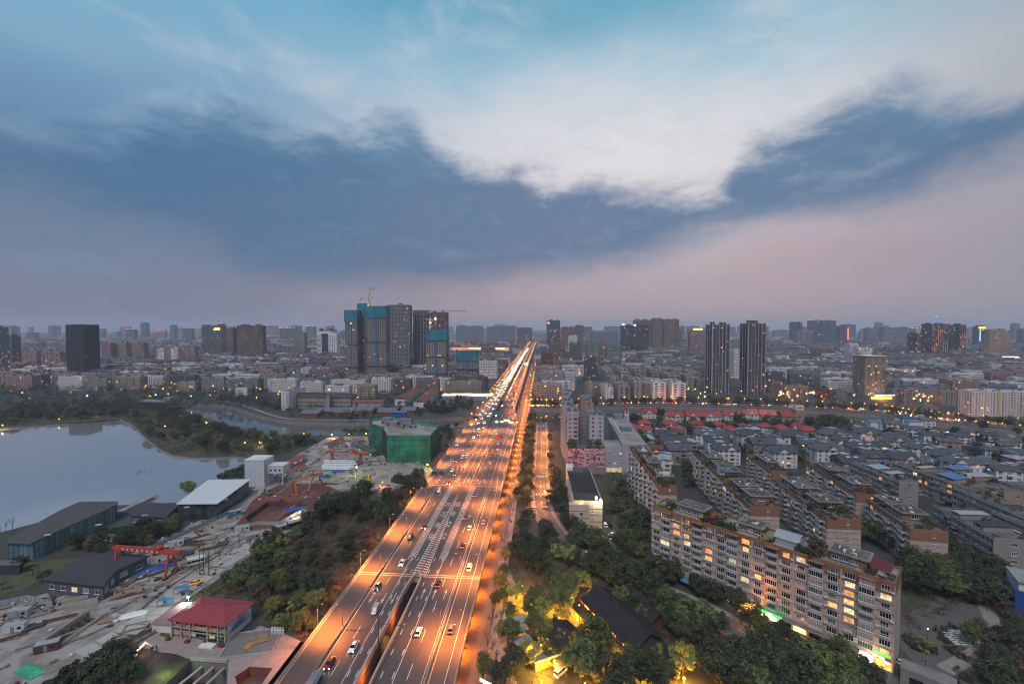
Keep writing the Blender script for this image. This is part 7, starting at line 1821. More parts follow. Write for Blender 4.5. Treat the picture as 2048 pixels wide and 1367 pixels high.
# bigger trees between the estate houses
rt3=random.Random(8)
for i,(px,py) in enumerate([(rt3.uniform(1270,2040),0) for k in range(80)]+[(1370+rt3.uniform(0,18),915+10*k) for k in range(7)]+[(1322,838),(1386,848),(1488,850),(1552,852),(1640,848),(1655,842),(1672,850),(1480,905),(1592,905),(1640,915),(1690,900),(1780,930),(1775,905),(1870,915),(1965,935),(1980,945),(1880,950),(1262,838),(1268,846),(1330,900),(1318,905),(1345,925),(1310,885),(1400,880),(1545,920)]):
 if py==0: py=838+max(0,px - 1600)*.06+rt3.random()*85
 x,y=G(px,py); tree(rt3.choice(('camphor_c','leafy_b','camphor_a','far_l','far_a','far_c')),x,y,'{k} tree between the houses of the slate-roofed estate','estate house trees',rt3.uniform(.8,1.15),0,rt3)
sheet('shade_toned_ground',gp([(1262,836),(1400,832),(1590,838),(1760,852),(1840,866),(2100,900),(2100,1090),(1900,1085),(1700,1060),(1400,1010),(1330,960)]),.02,mat('shade_toned_ground','3c3b3c',.95,.4,.15,col2='34382e'))  # estate ground, its colour darkened to paint in the shade between houses
# cast slabs of the yard haul road
m_slab=mat('haul_road_slab','98948e',.9,.25,.8,rnd=.14)
SLB=MB().box(-2.35,2.35,-2.35,2.35,0,.06).mesh('slab',m_slab)
yr=structure(link('yard_road',None)); k=0
HL=smooth_line(gp([(150,1320),(262,1258),(330,1205),(400,1158),(470,1112),(540,1070),(600,1030)]),12); acc=0.0
for a,b in zip(HL,HL[1:]):
 a,b=Vector(a),Vector(b); L_=(b - a).length; acc+=L_
 if acc < 4.8: continue
 acc=0; d=(b - a).normalized(); nn=Vector((-d.y,d.x))
 for s_ in (-2.4,2.4): o=link('slab',SLB,yr,(a.x+nn.x*s_,a.y+nn.y*s_,.24+rd.uniform(0,.05)),math.atan2(d.y,d.x))
# containers and cabins about the yard
CC={'blue': m_bluep,'white': WALLS['white'],'rust-red': m_rust,'grey': m_fence}
for i,(px,py,a,c,wh) in enumerate(((170,1182,.6,'blue','at the grey fence'),(206,1164,.6,'white','beside the gantry crane leg'),(322,1106,.72,'rust-red','along the lakeside fence'),(352,1092,.72,'white','along the lakeside fence'),(470,1030,.75,'blue','at the corner of the red earth pit'),(485,1062,.75,'white','by the bare trees'),(505,1078,.75,'grey','by the bare trees'),(560,1062,.8,'rust-red','near the wagons'),(628,958,.3,'white','behind the orange gantry crane'),(650,955,.3,'blue','behind the orange gantry crane'),(40,1232,.3,'grey','on the pale ground at the left edge'),(95,1300,.5,'rust-red','at the near end of the trench'),(700,960,.2,'white','beside the lit pit'),(30,1262,.4,'white','left of the pipe stack'))):
 x,y=G(px,py); t=thing('site_container','%s site container %s' % (c,wh),'container',(x,y,.2),a,'site containers')
 b=MB().box(-3,3,-1.2,1.2,.1,2.6)
 for k in range(14): b.box(-2.9+k*.43,-2.75+k*.43,-1.25,-1.2,.2,2.5)
 b.build('body',CC[c],t); MB().box(-3.05,3.05,-1.25,1.25,2.6,2.7).build('roof',m_sheet_grey,t); MB().box(-.5,.4,-1.28,-1.2,.2,2.2).build('door',WALLS['grey'],t); MB().box(1.2,2.3,-1.28,-1.2,1.1,1.9).build('window',g_dark,t)
cs,rs=[],[]
for i in range(len(CROAD) - 1):
 a,b=Vector(CROAD[i]),Vector(CROAD[i+1]); d=(b - a).normalized(); nn=Vector((d.y,-d.x))
 for j in range(int((b - a).length/2.2)): p=a.lerp(b,rd.random())+nn*rd.choice((11.5,12.5,14,-8.5,-10)); cs.append((p.x,p.y,rd.uniform(.3,1.4))); rs.append(rd.uniform(.9,2.0))
v,f=leaves(cs,rs,30,.8,9); stuff(link('bank_shrubbery',np_mesh('bank_shrubbery',v,f,LM['far'])),'low shrubbery along the canal embankment','shrubbery')
# ------------------------------------------------------------------ highway lamps
LHW=lightdata('highway_lamp','ff8a34',14500,.3,154); LHW2=lightdata('highway_lamp_far','ff8a34',15000,.4,155); LPATH=lightdata('path_lamp','ff7a0c',6500,.2,165)
LHWE=lightdata('highway_edge_lamp','ff8a34',17000,.3,122)
rows=((UL+.3,0,'outer left parapet'),(ULS,math.pi,'left slip-lane barrier'),(URS,math.pi,'right slip-lane barrier'),(UR - .3,math.pi,'right parapet above the footpath'))
k=0
for v in [104+35*i for i in range(11)]:
 k+=1
 for u,rz,wh in rows:
  uu=u
  if v > 272 and u in (ULS,URS): uu=UCL if u==ULS else UCR
  if v > 440: continue
  lit_=True
  arm_lamp(uu,v,DZ,rz,'street lamp on the %s, %s from the lower edge' % (wh if v < 272 or uu==u else 'bus-lane barrier',ORD[k]),'highway street lamps',light=LHWE if u < -70 else LHW)
far_lamp=(MB().path([(0,0,0),(0,0,8)],[.12,.07],6).path([(0,0,8),(1.4,0,8.4)],.05,5).mesh('pole',m_pole),MB().ball((1.5,0,8.4),.34,n=8,k=5).mesh('bulb',emit('far_sodium','ff9426',24.0),True))
def far_arm(x,y,z,rz,label,group,light=None,s=1.0):
 t=thing('street_lamp',label,'street lamp',(x,y,z),rz,group); t.scale=(s,s,s); link('pole',far_lamp[0],t); link('bulb',far_lamp[1],t)
 if light: link('lamp_light',light,t,(1.5,0,7.9))
def zat(line,v):
 for a,b in zip(line,line[1:]):
  if a[1] <=v <=b[1]:
   t=(v - a[1])/(b[1] - a[1]); return a[0]+(b[0] - a[0])*t,a[2]+(b[2] - a[2])*t
 return line[-1][0],line[-1][2]
v=458.0
while v < 2700:
 g_='far viaduct lamps'
 for line,rz in ((VL,0),(WR,math.pi)) if v > 565 else (([(UL - 1,440,DZ)]+[VL[0]]+VL[1:],0),([(UR,440,DZ),(-31.6,530,DZ)]+WR,math.pi)):
  u,z_=zat(line,v); far_arm(u+(.3 if rz==0 else -.3),v,z_,rz,'orange street lamp on the distant twin viaduct',g_,LHW2 if v < 1050 else None)
 if v > 600:
  far_arm(-47.5,v+10,0,math.pi/2,'orange street lamp between the twin viaducts','lamps between the viaducts',LHW2 if v < 900 else None)
  far_arm(-78,v,0,0,'orange street lamp on the ground road left of the viaduct','lamps left of the viaduct',None)
  far_arm(-14,v,0,math.pi,'orange street lamp on the ground road right of the viaduct','lamps right of the viaduct',LHW2 if v < 1000 and int(v) % 2 else None)
 v+=35 if v < 1300 else 55
v=92.0; k=0
while v < 640:
 k+=1
 globe_lamp(-20.2 if v > 270 else -25.2,v,0,3.9,'orange lamp over the footpath beside the viaduct','footpath lamps',e_orange,.26,LPATH,'path_lamp')
 v+=16
for i,py in enumerate((857,874,896,921,962,1000)): x,y=G(1087,py+9); arm_lamp(x+2,y,0,math.pi,'orange lamp on the side street, %s from the canal' % ORD[i+1],'side street lamps',light=LIGHTS['street_l'])
lc=lightdata('canal_lamp','ff9438',9000,.3)
L_=0.0
for i in range(0,len(CROAD) - 1):
 a,b=Vector(CROAD[i]),Vector(CROAD[i+1]); n_=max(1,int((b - a).length/26))
 for j in range(n_):
  p=a.lerp(b,j/n_); far_arm(p.x,p.y+8,0,-math.pi/2,'orange street lamp on the canal road','canal road lamps',lc if (i+j) % 4==0 else None,.9)
  if j % 2==0: globe_lamp(p.x,p.y - 14,0,3,'pale globe lamp on the canal parapet','canal parapet lamps',e_warm,.35,None,'parapet_lamp')
rw=random.Random(61); v=262.0
while v < 520:
 for u_ in (-13.2,-8.4):
  if rw.random() < .8: tree(rw.choice(('camphor_c','leafy_b','brown_a','camphor_c','yellow_a')),u_+rw.uniform(-1,1),v+rw.uniform(-2,2),'{k} tree in the row between the footpath and the side street','row between footpath and side street',rw.uniform(.6,.9),0,rw)
 v+=7.5
# ------------------------------------------------------------------ signs over the road
def boards(x,y,z,label):
 t=thing('road_sign',label,'road sign',(x,y,z)); MB().path([(0,0,0),(0,0,7.5)],.14,8).path([(-3.9,0,6.6),(3.9,0,6.6)],.09).build('pole',m_steel,t)
 for s_ in (-1,1): b=MB().box(-1.6,1.6,-.06,.06,-1,1).build('board',mat('sign_back','3d4148',.6,.15,1),t,loc=(s_*2.3,-.16,6.6)); MB().box(-1.6,1.6,-.1,-.06,-.4,-.34).box(-1.6,1.6,-.1,-.06,.34,.4).build('stiffener',m_steel,b)
boards(-64.3,275,DZ,'pole with two dark sign boards at the head of the slip-lane barrier')
def gantry_sign(u0,u1,v,label,board,text=None,lamps=None):
 t=thing('sign_gantry',label,'sign gantry',(u0,v,DZ)); w=u1 - u0
 for x in (0,w): MB().box(x - .2,x+.2,-.2,.2,0,7.2).build('post',m_steel,t)
 q=MB().box(0,w,-.3,-.15,6.0,6.15).box(0,w,-.3,-.15,7.1,7.25).box(0,w,.15,.3,6.0,6.15)
 for k in range(int(w/1.2)): q.obox((k*1.2,-.22,6.1),(k*1.2+1.2,-.22,7.15),.08,.08)
 q.build('truss',m_steel,t)
 b=MB().box(-w*.13,w*.13,-.5,-.35,5.4,8.4).build('board',board,t,loc=(w*.5,0,0))
 if text: lettering(text,1.3,e_white,b,(0,-.52,6.9),(math.pi/2,0,0))
 for fx,m_ in (lamps or ()): MB().box(-.5,.5,-.5,-.3,5.0,5.8).build('lane_signal',m_,t,loc=(w*fx,0,0))
gantry_sign(-76.5,-55.0,447,'sign gantry with a dark panel over the oncoming lanes',mat('dark_panel','3a2f38',.6,.1,1)); gantry_sign(-45.5,-21.6,434,'sign gantry with a green board and lit lane signals',emit('green_board','0f7a58',.35),'二环高架',((.06,e_green),(.25,e_green),(.1,e_white),(.32,e_white),(.62,e_white),(.72,e_white),(.92,e_warm)))
x,y=-35,1020; t=thing('green_sign','glowing green sign over the far right viaduct','road sign',(x,y,9)); MB().box(-4,4,-.2,0,9,13).build('board',e_green,t); MB().box(-.2,.2,-.2,.2,0,9).build('post',m_steel,t)
x,y=-22,900; t=thing('green_signal','green traffic light on the ground road below the right viaduct','traffic light',(x,y,0)); MB().box(-1,1,-.2,0,6,7.5).build('lens',e_green,t); MB().box(-.1,.1,-.1,.1,0,6).build('post',m_steel,t)
t=thing('camera_mast','camera mast with two arms standing in the opening between the carriageways','mast',(-49.4,131,0)); MB().path([(0,0,0),(0,0,17.5)],.14,8).path([(0,0,14.5),(9,0,14.3)],.07).path([(0,0,17.3),(3.4,0,17.0)],.06).build('pole',m_dsteel,t); MB().box(7.8,8.3,-.2,.2,14.5,14.9).box(3.1,3.5,-.2,.2,16.6,16.95).build('camera',WALLS['white'],t)
t=thing('camera_mast','camera mast on the right parapet near the speed markings','mast',(-23.8,330,DZ)); MB().path([(0,0,0),(0,0,7)],.13,8).path([(0,0,6.8),(-9,0,6.7)],.07).build('pole',m_dsteel,t); MB().box(-9.3,-8.7,-.2,.2,6.8,7.2).box(-7.8,-7.3,-.2,.2,6.8,7.2).build('camera',e_winw,t)
t=thing('camera_mast','camera mast with white lamps on the bus-lane barrier','mast',(UCL - .2,291,DZ)); MB().path([(0,0,0),(0,0,6)],.12,8).path([(-3,0,5.8),(3.2,0,5.8)],.07).build('pole',m_dsteel,t); MB().box(1.8,2.3,-.2,.2,5.9,6.3).box(3.0,3.5,-.2,.2,5.9,6.3).build('camera',e_winw,t)
t=thing('vent_dome','yellow dome vent inside the opening between the carriageways','vent',(-49.3,137,0)); MB().ball((0,0,3.2),2.1,n=14,k=8,sz=1.6).build('dome',mat('dull_yellow','8a6a2c',.8,.3,1),t,True)
# lower road inside the opening
link('well_light',lightdata('well','ff7a20',700,.4),None,(-48.8,122,4.6)); link('well_light',LIGHTS['well'],None,(-48.8,148,4.6)); link('well_light',LIGHTS['well'],None,(-48.8,98,4.6))
# ------------------------------------------------------------------ vehicles on the road
rt=random.Random(17)
cols=('white','white','silver','black','grey','white','red','blue')
LN_L=(-61.6,-57.2); LN_R=(-38.8,-34.8)
near_l=[(-61.3,124),(-57.2,131),(-57.0,149),(-61.5,163),(-57.4,180),(-60.8,203),(-57.0,214),(-60.6,262),(-57.6,276),(-60.4,300),(-57.0,292),(-62.5,322),(-59.0,330),(-56.4,338),(-62.8,352),(-59.4,362),(-56.2,372),(-63.2,384),(-59.6,392),(-56.4,402),(-63,415),(-59.8,424),(-56.3,432)]
for i,(u,v) in enumerate(near_l): c=rt.choice(cols); car(u,v,DZ,-math.pi/2,c,'%s car with headlights on, %s oncoming on the main lanes from the lower edge' % (c,ORD[i+1] if i < 16 else 'distant one'),'oncoming cars',rt.choice(('sedan','sedan','van')),True)
near_r=[(-39.2,139),(-39.0,166),(-34.9,196),(-34.8,214),(-39.0,226),(-38.6,256),(-36.4,318),(-40.4,344),(-36.2,372),(-40.6,405),(-33.0,428)]
for i,(u,v) in enumerate(near_r): c=rt.choice(cols); car(u,v,DZ,math.pi/2,c,'%s car showing tail lights, %s on the right main lanes from the lower edge' % (c,ORD[i+1]),'departing cars',rt.choice(('sedan','sedan','van')),True)
car(-29.0,178,DZ,math.pi/2,'white','white van on the right slip lanes',None,'van',True); car(-28.8,221,DZ,math.pi/2,'silver','silver car farther along the right slip lanes',None,'sedan',True); car(-29.0,141,DZ,math.pi/2,'grey','grey car nearest on the right slip lanes',None,'sedan',True); bus(-61.4,112,DZ,-math.pi/2,WALLS['blue'],'grey-blue bus oncoming at the lower edge of the left lanes',None)
bus(-36.6,395,DZ,math.pi/2,mat('bus_red','a03a34',.4,.05,1),'red bus driving away beyond the expansion joint',None); car(-69.5,366,DZ,-math.pi/2,'white','lone car with bright headlights on the left slip lanes',None,'sedan',True)
bus(-50.9,505,4.2,-math.pi/2,CARC['green'],'green bus on the ramp between the viaducts',None)
def lanes_at(L1,R1,v,n):
 a,z_=zat(L1,v); b,_=zat(R1,v); return [(a+1.2+(b - a - 2.4)*(i+.5)/n,z_) for i in range(n)]
k=0
for L1,R1,rz,n,gap,lab,grp in (([(UL - 1,440,DZ)]+VL,[(UCL,440,DZ)]+VR,-math.pi/2,3,24,'car with headlights on in the dense oncoming stream on the left viaduct','oncoming cars on the left viaduct'),([(UCR,440,DZ),(UCR+1.2,530,DZ)]+WL,[(UR,440,DZ),(-31.6,530,DZ)]+WR,math.pi/2,3,44,'car with red tail lights in the stream on the right viaduct','departing cars on the right viaduct')):
 for ln in range(n):
  v=445+rt.uniform(0,gap)
  while v < 2000:
   u,z_=lanes_at(L1,R1,v,n)[ln]
   car(u,v,z_,rz,rt.choice(cols),lab,grp,rt.choice(('sedan','van')),True,parts=False); k+=1
   v+=gap*rt.uniform(.6,1.5)*(1 if v < 1400 else 1.6)
for ln,rz,v0 in ((-51.3,-math.pi/2,590),(-46,math.pi/2,600),(-26,math.pi/2,610),(-22,math.pi/2,640),(-74,-math.pi/2,640)):
 v=v0
 while v < 1300: car(ln,v,.05,rz,rt.choice(cols),'car on the ground road beside the twin viaducts','cars on the ground road','sedan',True,parts=False); v+=rt.uniform(28,75)
for i in range(0,len(CROAD) - 1,2):
 p=Vector(CROAD[i]); q_=Vector(CROAD[i+1]); a=math.atan2(q_.y - p.y,q_.x - p.x); car(p.x,p.y - 2.6,.12,a,rt.choice(cols),'car driving along the canal road','cars on the canal road','sedan',True,parts=False); car(p.x+11,p.y+2.6,.12,a+math.pi,rt.choice(cols),'car driving along the canal road','cars on the canal road','sedan',True,parts=False)
# motor scooters and people on the footpath
for i,v in enumerate((268,282,300,318,333,352,371,392)): person(-18.4+rt.uniform(-1.2,1.2),v,.03,rt.uniform(0,6),0,'person walking on the orange-lit footpath beside the viaduct','walkers on the footpath')
for i,(px,py) in enumerate(((1011,1247),(1014,1244))): x,y=G(px,py); person(x,y,.1,0,1 - i,'person in red on the garden path' if i==0 else 'person in dark clothes on the garden path')
mb=MB()
fr=thing('footpath_fence','low railing between the footpath and the row trees','fence',(-16.6,90,0)); FRM=MB().box(-.03,.03,0,3.9,.95,1.02).box(-.03,.03,0,3.9,.2,.26).box(-.04,.04,3.9,4.0,0,1.1)
for k in range(9): FRM.box(-.015,.015,.4+k*.4,.43+k*.4,.26,.95)
FRM=FRM.mesh('panel',m_rail)
for i in range(105): link('panel',FRM,fr,(0,i*4.0,.16))
# ------------------------------------------------------------------ named middle-distance buildings
rf_=random.Random(8)
m_net_teal=mat('teal_netting','2a7a8a',0.9,0.25,0.15,col2='236474')
def signbox(t,x,y,z,w,h,m): return MB().box(x,x+w,y - .3,y,z,z+h).build('lit_sign',m,t)
TOWERS=[
 # name label px0 px1 top D wall glass depth kwargs
 ('office_tower','dark glass office tower with a striped crown left of the lake',131,198,652,880,'dark',g_office,34,dict(fh=3.6,bay=2.6,sp=.3,pw=.22,lit=.004,ribs=.25,boxes=1,parapet=3)),
 ('apartment_tower','pale blue apartment tower cut by the left edge',-30,17,655,900,'blue',None,22,dict(lit=.08)),
 ('apartment_tower','slim dark apartment tower beside the left edge',14,34,672,1050,'dgrey',None,20,dict(lit=.05)),
 ('apartment_block','pink eleven-storey block left of the dark office tower',37,84,703,1120,'pink',g_old,16,dict(lit=.04,balc=3)),
 ('apartment_block','second pink block nearer the dark office tower',80,130,704,1100,'pink',g_old,16,dict(lit=.04,balc=3)),
 ('apartment_block','low orange-lit block at the left edge',18,92,736,980,'rose',g_old,12,dict(lit=.12,balc=2)),
 ('apartment_tower','rose brown tower block right of the dark office tower',202,232,688,1250,'rose',g_old,18,dict(lit=.03)),
 ('apartment_tower','second rose tower block right of the dark office tower',232,262,686,1270,'beige',g_old,18,dict(lit=.03)),
 ('apartment_tower','third rose tower block right of the dark office tower',262,296,687,1260,'rose',g_old,18,dict(lit=.03)),
 ('apartment_block','pale lit block with white balconies',312,334,698,1200,'white',g_old,14,dict(lit=.12)),
 ('apartment_block','second pale lit block with white balconies',340,362,696,1200,'white',g_old,14,dict(lit=.10)),
 ('apartment_block','third pale lit block beside the purple sign',366,396,695,1210,'rose',g_old,14,dict(lit=.06)),
 ('office_tower','dark slab office with an orange glowing roof sign',403,453,651,1500,'slate',g_office,24,dict(fh=3.4,lit=.06,sp=.4,pw=.35)),
 ('apartment_tower','brown ribbed apartment tower right of the orange-sign office',452,474,658,1420,'brown',None,22,dict(lit=.05,ribs=.4)),
 ('apartment_tower','wide brown ribbed apartment tower',474,532,651,1400,'brown',None,22,dict(lit=.04,ribs=.5,pw=.5)),
 ('apartment_tower','grey tower pair beside the white twin-topped hotel',585,614,666,1500,'grey',None,20,dict(lit=.03)),
 ('apartment_tower','new grey apartment slab behind the teal-netted tower',774,824,610,1010,'grey',None,24,dict(lit=.03,ribs=.35,sp=.35,pw=.42,boxes=1)),
 ('apartment_tower','grey slab at the far end of the tall cluster',862,897,625,1100,'dgrey',None,22,dict(lit=.03,ribs=.3)),
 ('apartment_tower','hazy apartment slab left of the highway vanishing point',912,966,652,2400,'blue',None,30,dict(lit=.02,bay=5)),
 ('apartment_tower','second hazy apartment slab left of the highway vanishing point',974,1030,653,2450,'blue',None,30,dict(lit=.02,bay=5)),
 ('office_tower','office tower with a red top sign right of the highway',1093,1120,641,1900,'slate',g_office,26,dict(fh=3.6,lit=.03,sp=.25,pw=.2)),
 ('apartment_tower','brown apartment cluster right of the red-signed office',1121,1150,654,2150,'brown',None,24,dict(lit=.02,ribs=.3)),
 ('apartment_tower','taller brown apartment cluster right of the red-signed office',1150,1167,651,2150,'brown',None,24,dict(lit=.02,ribs=.3)),
 ('apartment_block','white apartment block before the brown cluster',1136,1155,672,1500,'white',g_old,16,dict(lit=.03)),
 ('apartment_block','long pale slab far right of the highway',1180,1236,664,2100,'blue',None,20,dict(lit=.02)),
 ('office_tower','black glass office pair with white roof lamps',1241,1264,650,1650,'dark',g_office,26,dict(fh=3.6,lit=.02,sp=.25,pw=.25)),
 ('office_tower','broad black glass office with white roof lamps',1264,1299,651,1640,'dark',g_office,26,dict(fh=3.6,lit=.02,sp=.25,pw=.25)),
 ('apartment_tower','brown slab towering behind the black office',1266,1302,640,1950,'brown',None,26,dict(lit=.02,ribs=.3)),
 ('apartment_tower','wide brown slab towering behind the black office',1302,1325,637,1960,'brown',None,26,dict(lit=.04,ribs=.3)),
 ('apartment_tower','easternmost brown slab behind the black office',1325,1358,639,1970,'brown',None,26,dict(lit=.04,ribs=.3)),
 ('hotel','pinkish hotel with lit crown beside the striped twin towers',1376,1411,664,1500,'rose',None,22,dict(lit=.04)),
 ('apartment_tower','left one of two dark towers with white vertical stripes',1412,1459,650,690,'dgrey',None,24,dict(lit=.04,sp=.42,pw=.3,balc=2,boxes=2)),
 ('apartment_tower','right one of two dark towers with white vertical stripes',1481,1531,648,680,'dgrey',None,24,dict(lit=.04,sp=.42,pw=.3,balc=2,boxes=2)),
 ('apartment_tower','tan apartment tower with a white crown above the lit market',1708,1772,713,650,'beige',g_old,24,dict(lit=.07,sp=.5,pw=.45,balc=3,boxes=2,roof=m_roofp)),
 ('apartment_block','long white slab with yellow stair strips at the right edge',1922,2075,784,520,'white',g_old,16,dict(lit=.05,sp=.5,pw=.42,balc=3,boxes=4)),
 ('apartment_block','lower cream block left of the long white slab',1870,1917,783,590,'beige',g_old,14,dict(lit=.05,balc=2)),
 ('office_tower','dark pinstriped office complex with warm vertical lights, left part',1822,1846,668,1450,'dark',g_office,40,dict(fh=3.6,bay=3,sp=.2,pw=.25,lit=.04)),
 ('office_tower','dark pinstriped office complex with warm vertical lights, middle part',1842,1900,648,1460,'dark',g_office,40,dict(fh=3.6,bay=3,sp=.2,pw=.25,lit=.035)),
 ('office_tower','dark pinstriped office complex with warm vertical lights, right part',1902,1932,650,1455,'dark',g_office,40,dict(fh=3.6,bay=3,sp=.2,pw=.25,lit=.035)),
 ('office_tower','angular glass office with folded facade',1614,1672,641,2400,'blue',g_office,40,dict(fh=4,bay=6,lit=.01,sp=.2,pw=.15)),
 ('office_tower','slim office beside the folded glass one',1578,1604,644,2500,'slate',g_office,40,dict(fh=4,bay=6,lit=.02,sp=.3,pw=.2)),
 ('office_tower','low slanted office before the slim one',1588,1624,662,2300,'grey',g_office,30,dict(fh=4,bay=6,lit=.02,sp=.3,pw=.4)),
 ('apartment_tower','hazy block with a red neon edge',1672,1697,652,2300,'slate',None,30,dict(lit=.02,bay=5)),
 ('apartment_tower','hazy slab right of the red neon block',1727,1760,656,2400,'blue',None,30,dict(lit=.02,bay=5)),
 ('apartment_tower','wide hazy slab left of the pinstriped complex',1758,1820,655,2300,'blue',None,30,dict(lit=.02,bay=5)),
 ('hotel','hotel with orange crown and blue light strips',1945,1972,653,1900,'slate',None,26,dict(lit=.03)),
 ('apartment_tower','beige tower right of the orange-crowned hotel',1964,2020,661,1500,'tan',None,24,dict(lit=.08)),
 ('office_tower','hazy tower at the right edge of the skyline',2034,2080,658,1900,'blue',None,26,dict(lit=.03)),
 ('apartment_block','red brick block with a pale roof crest right of the highway',1082,1106,706,1000,'brick',g_old,18,dict(lit=.05,balc=2)),
 ('apartment_tower','dark twelve-storey block above the old white slabs',1168,1195,716,860,'dgrey',g_old,18,dict(lit=.05,balc=2)),
 ('apartment_block','lilac block with dark openings above the yellow sign',1083,1128,742,730,'lilac',g_old,16,dict(lit=.06,balc=2)),
 ('apartment_block','white-framed block right of the lilac one',1128,1150,745,735,'white',g_old,16,dict(lit=.06,balc=2)),
 ('apartment_block','green-grey block far behind the old slabs',1172,1198,686,1250,'green',g_old,16,dict(lit=.04)),
 ('apartment_block','salmon block beside the green-grey one',1198,1212,684,1280,'rose',g_old,16,dict(lit=.06)),
 ('apartment_block','second green-grey block before the black office',1212,1245,692,1200,'green',g_old,16,dict(lit=.04)),
 ('apartment_block','tall tan block with a lit gable right of the highway',1098,1130,684,1300,'brown',g_old,18,dict(lit=.08)),
 ('apartment_block','dark apartment block before the tall tan one',1138,1163,687,1200,'dgrey',g_old,16,dict(lit=.06)),
 ('apartment_block','pale block right of the striped twin towers',1462,1480,700,900,'white',g_old,16,dict(lit=.04)),
 ('apartment_block','white hospital block in the low roofs right of centre',1690,1718,688,1150,'white',g_old,18,dict(lit=.06)),
 ('apartment_block','long white hospital wing beside the hospital block',1706,1748,696,1120,'white',g_old,18,dict(lit=.08)),
 ('apartment_block','brown block behind the lit market street',1797,1825,780,600,'pink',g_old,12,dict(lit=.08,balc=2)),
 ('apartment_block','red brick block beside the tan tower',1632,1663,778,640,'brick',g_old,14,dict(lit=.06,balc=2)),
 ('apartment_block','white-balconied block beside the tan tower',1664,1698,782,635,'grey',g_old,14,dict(lit=.06,balc=2)),
 ('apartment_block','cream gabled block on the canal road',1572,1619,773,650,'tan',g_old,14,dict(lit=.05,balc=2)),
 ('apartment_block','grey block right of the striped twin towers on the canal road',1535,1568,765,700,'rose',g_old,14,dict(lit=.05,balc=2)),
 ('apartment_block','small white block above the ground road left of the highway',958,995,723,900,'white',g_old,14,dict(lit=.04)),
]
BUILT=[]
for nm,lab,a0,a1,top,D,wl,gl_,dp,kw in TOWERS:
 t=tower_px(nm,lab,a0,a1,top,D,wl,gl_,dp,cat='tower' if 'tower' in nm or nm=='hotel' else 'apartment block',**kw)
 k_=(D+dp)/D
 if a0 > CX: a0=min(CX+(a0 - CX)*k_,a0*.4+a1*.6)
 elif a1 < CX: a1=max(CX+(a1 - CX)*k_,a0*.6+a1*.4)
 p,w_,_=place_px(a0,a1,D); BUILT.append((p[0] - 6,p[0]+w_+6,p[1] - 8,p[1]+dp+8)); t['_w']=w_; t['_h']=ZT((a0+a1)/2,top,*p)
 if 'white vertical stripes' in lab:
  q=MB(); h_=t['_h']
  for k in range(6): x=w_*k/5; q.box(x - .4,x+.4,-.9,-.1,0,h_+2.5)
  for k in range(4): y=dp*k/3; q.box(-.9,-.1,y - .35,y+.35,0,h_+2)
  q.build('white_fin',WALLS['lilac'],t)
 if 'orange glowing roof sign' in lab: signbox(t,w_*.62,-.2,t['_h'] - 14,w_*.28,6,emit('amber_sign','ff9a18',6))
 if 'red top sign' in lab: signbox(t,2,-.2,t['_h'] - 12,10,5,e_red)
 if 'roof lamps' in lab: MB().box(1,7,0,3,t['_h']+1,t['_h']+3).build('roof_lamp',e_white,t)
 if 'red neon' in lab: MB().box(w_ - 3,w_,-.5,0,t['_h']*.35,t['_h']*.9).build('neon_strip',e_red,t)
 if 'orange crown' in lab: MB().box(0,w_,-.6,-.1,t['_h'] - 8,t['_h'] - 1).build('crown_light',emit('crown_orange','ff9a28',5),t); MB().box(5,8,-.6,-.1,t['_h'] - 60,t['_h'] - 12).box(w_ - 14,w_ - 11,-.6,-.1,t['_h'] - 90,t['_h'] - 12).build('blue_strip',emit('strip_blue','5a8aff',4),t)
 if 'lit crown' in lab: MB().box(w_*.2,w_*.8,2,10,t['_h']+1,t['_h']+14).build('crown',WALLS['rose'],t); MB().box(w_*.2,w_*.8,1.5,1.9,t['_h']+8,t['_h']+12).build('crown_light',e_orange,t)
 if 'yellow stair strips' in lab:
  q=MB()
  for k in range(4): q.box(w_*(.2+.22*k),w_*(.2+.22*k)+1.6,-.8,-.1,0,t['_h'])
  q.build('stair_strip',mat('yellow_strip','b8a24a',.8,.1,1),t)
 if 'white crown' in lab: MB().box(-1.2,w_+1.2,-1.2,dp+1.2,t['_h']+.1,t['_h']+1.2).build('cornice',WALLS['white'],t); MB().box(0,w_+6,-9,-1,0,5).build('market_hall',WALLS['grey'],t); MB().box(2,w_+4,-9.2,-9.05,.6,4).build('shop_front',emit('market_lit','ffa040',1.6),t); MB().box(8,w_+9,-8,-7.7,5.4,6.8).build('lit_sign',emit('market_sign','cfe8ff',1.0),t); link('market_light',lightdata('market','ffa040',7000,1),t,(w_/2,-14,4))
 if 'warm vertical lights' in lab:
  q=MB(); rr=random.Random(a0)
  for k in range(int(w_/6)):
   x=3+k*6; z_=0
   while z_ < t['_h'] - 6:
    l_=rr.uniform(4,16)
    if rr.random() < .5: q.box(x - .3,x+.3,-.6,-.2,z_,min(t['_h'],z_+l_))
    z_+=l_
  stuff(q.build('light_strip',emit('strip_warm','e8905c',.2),t))
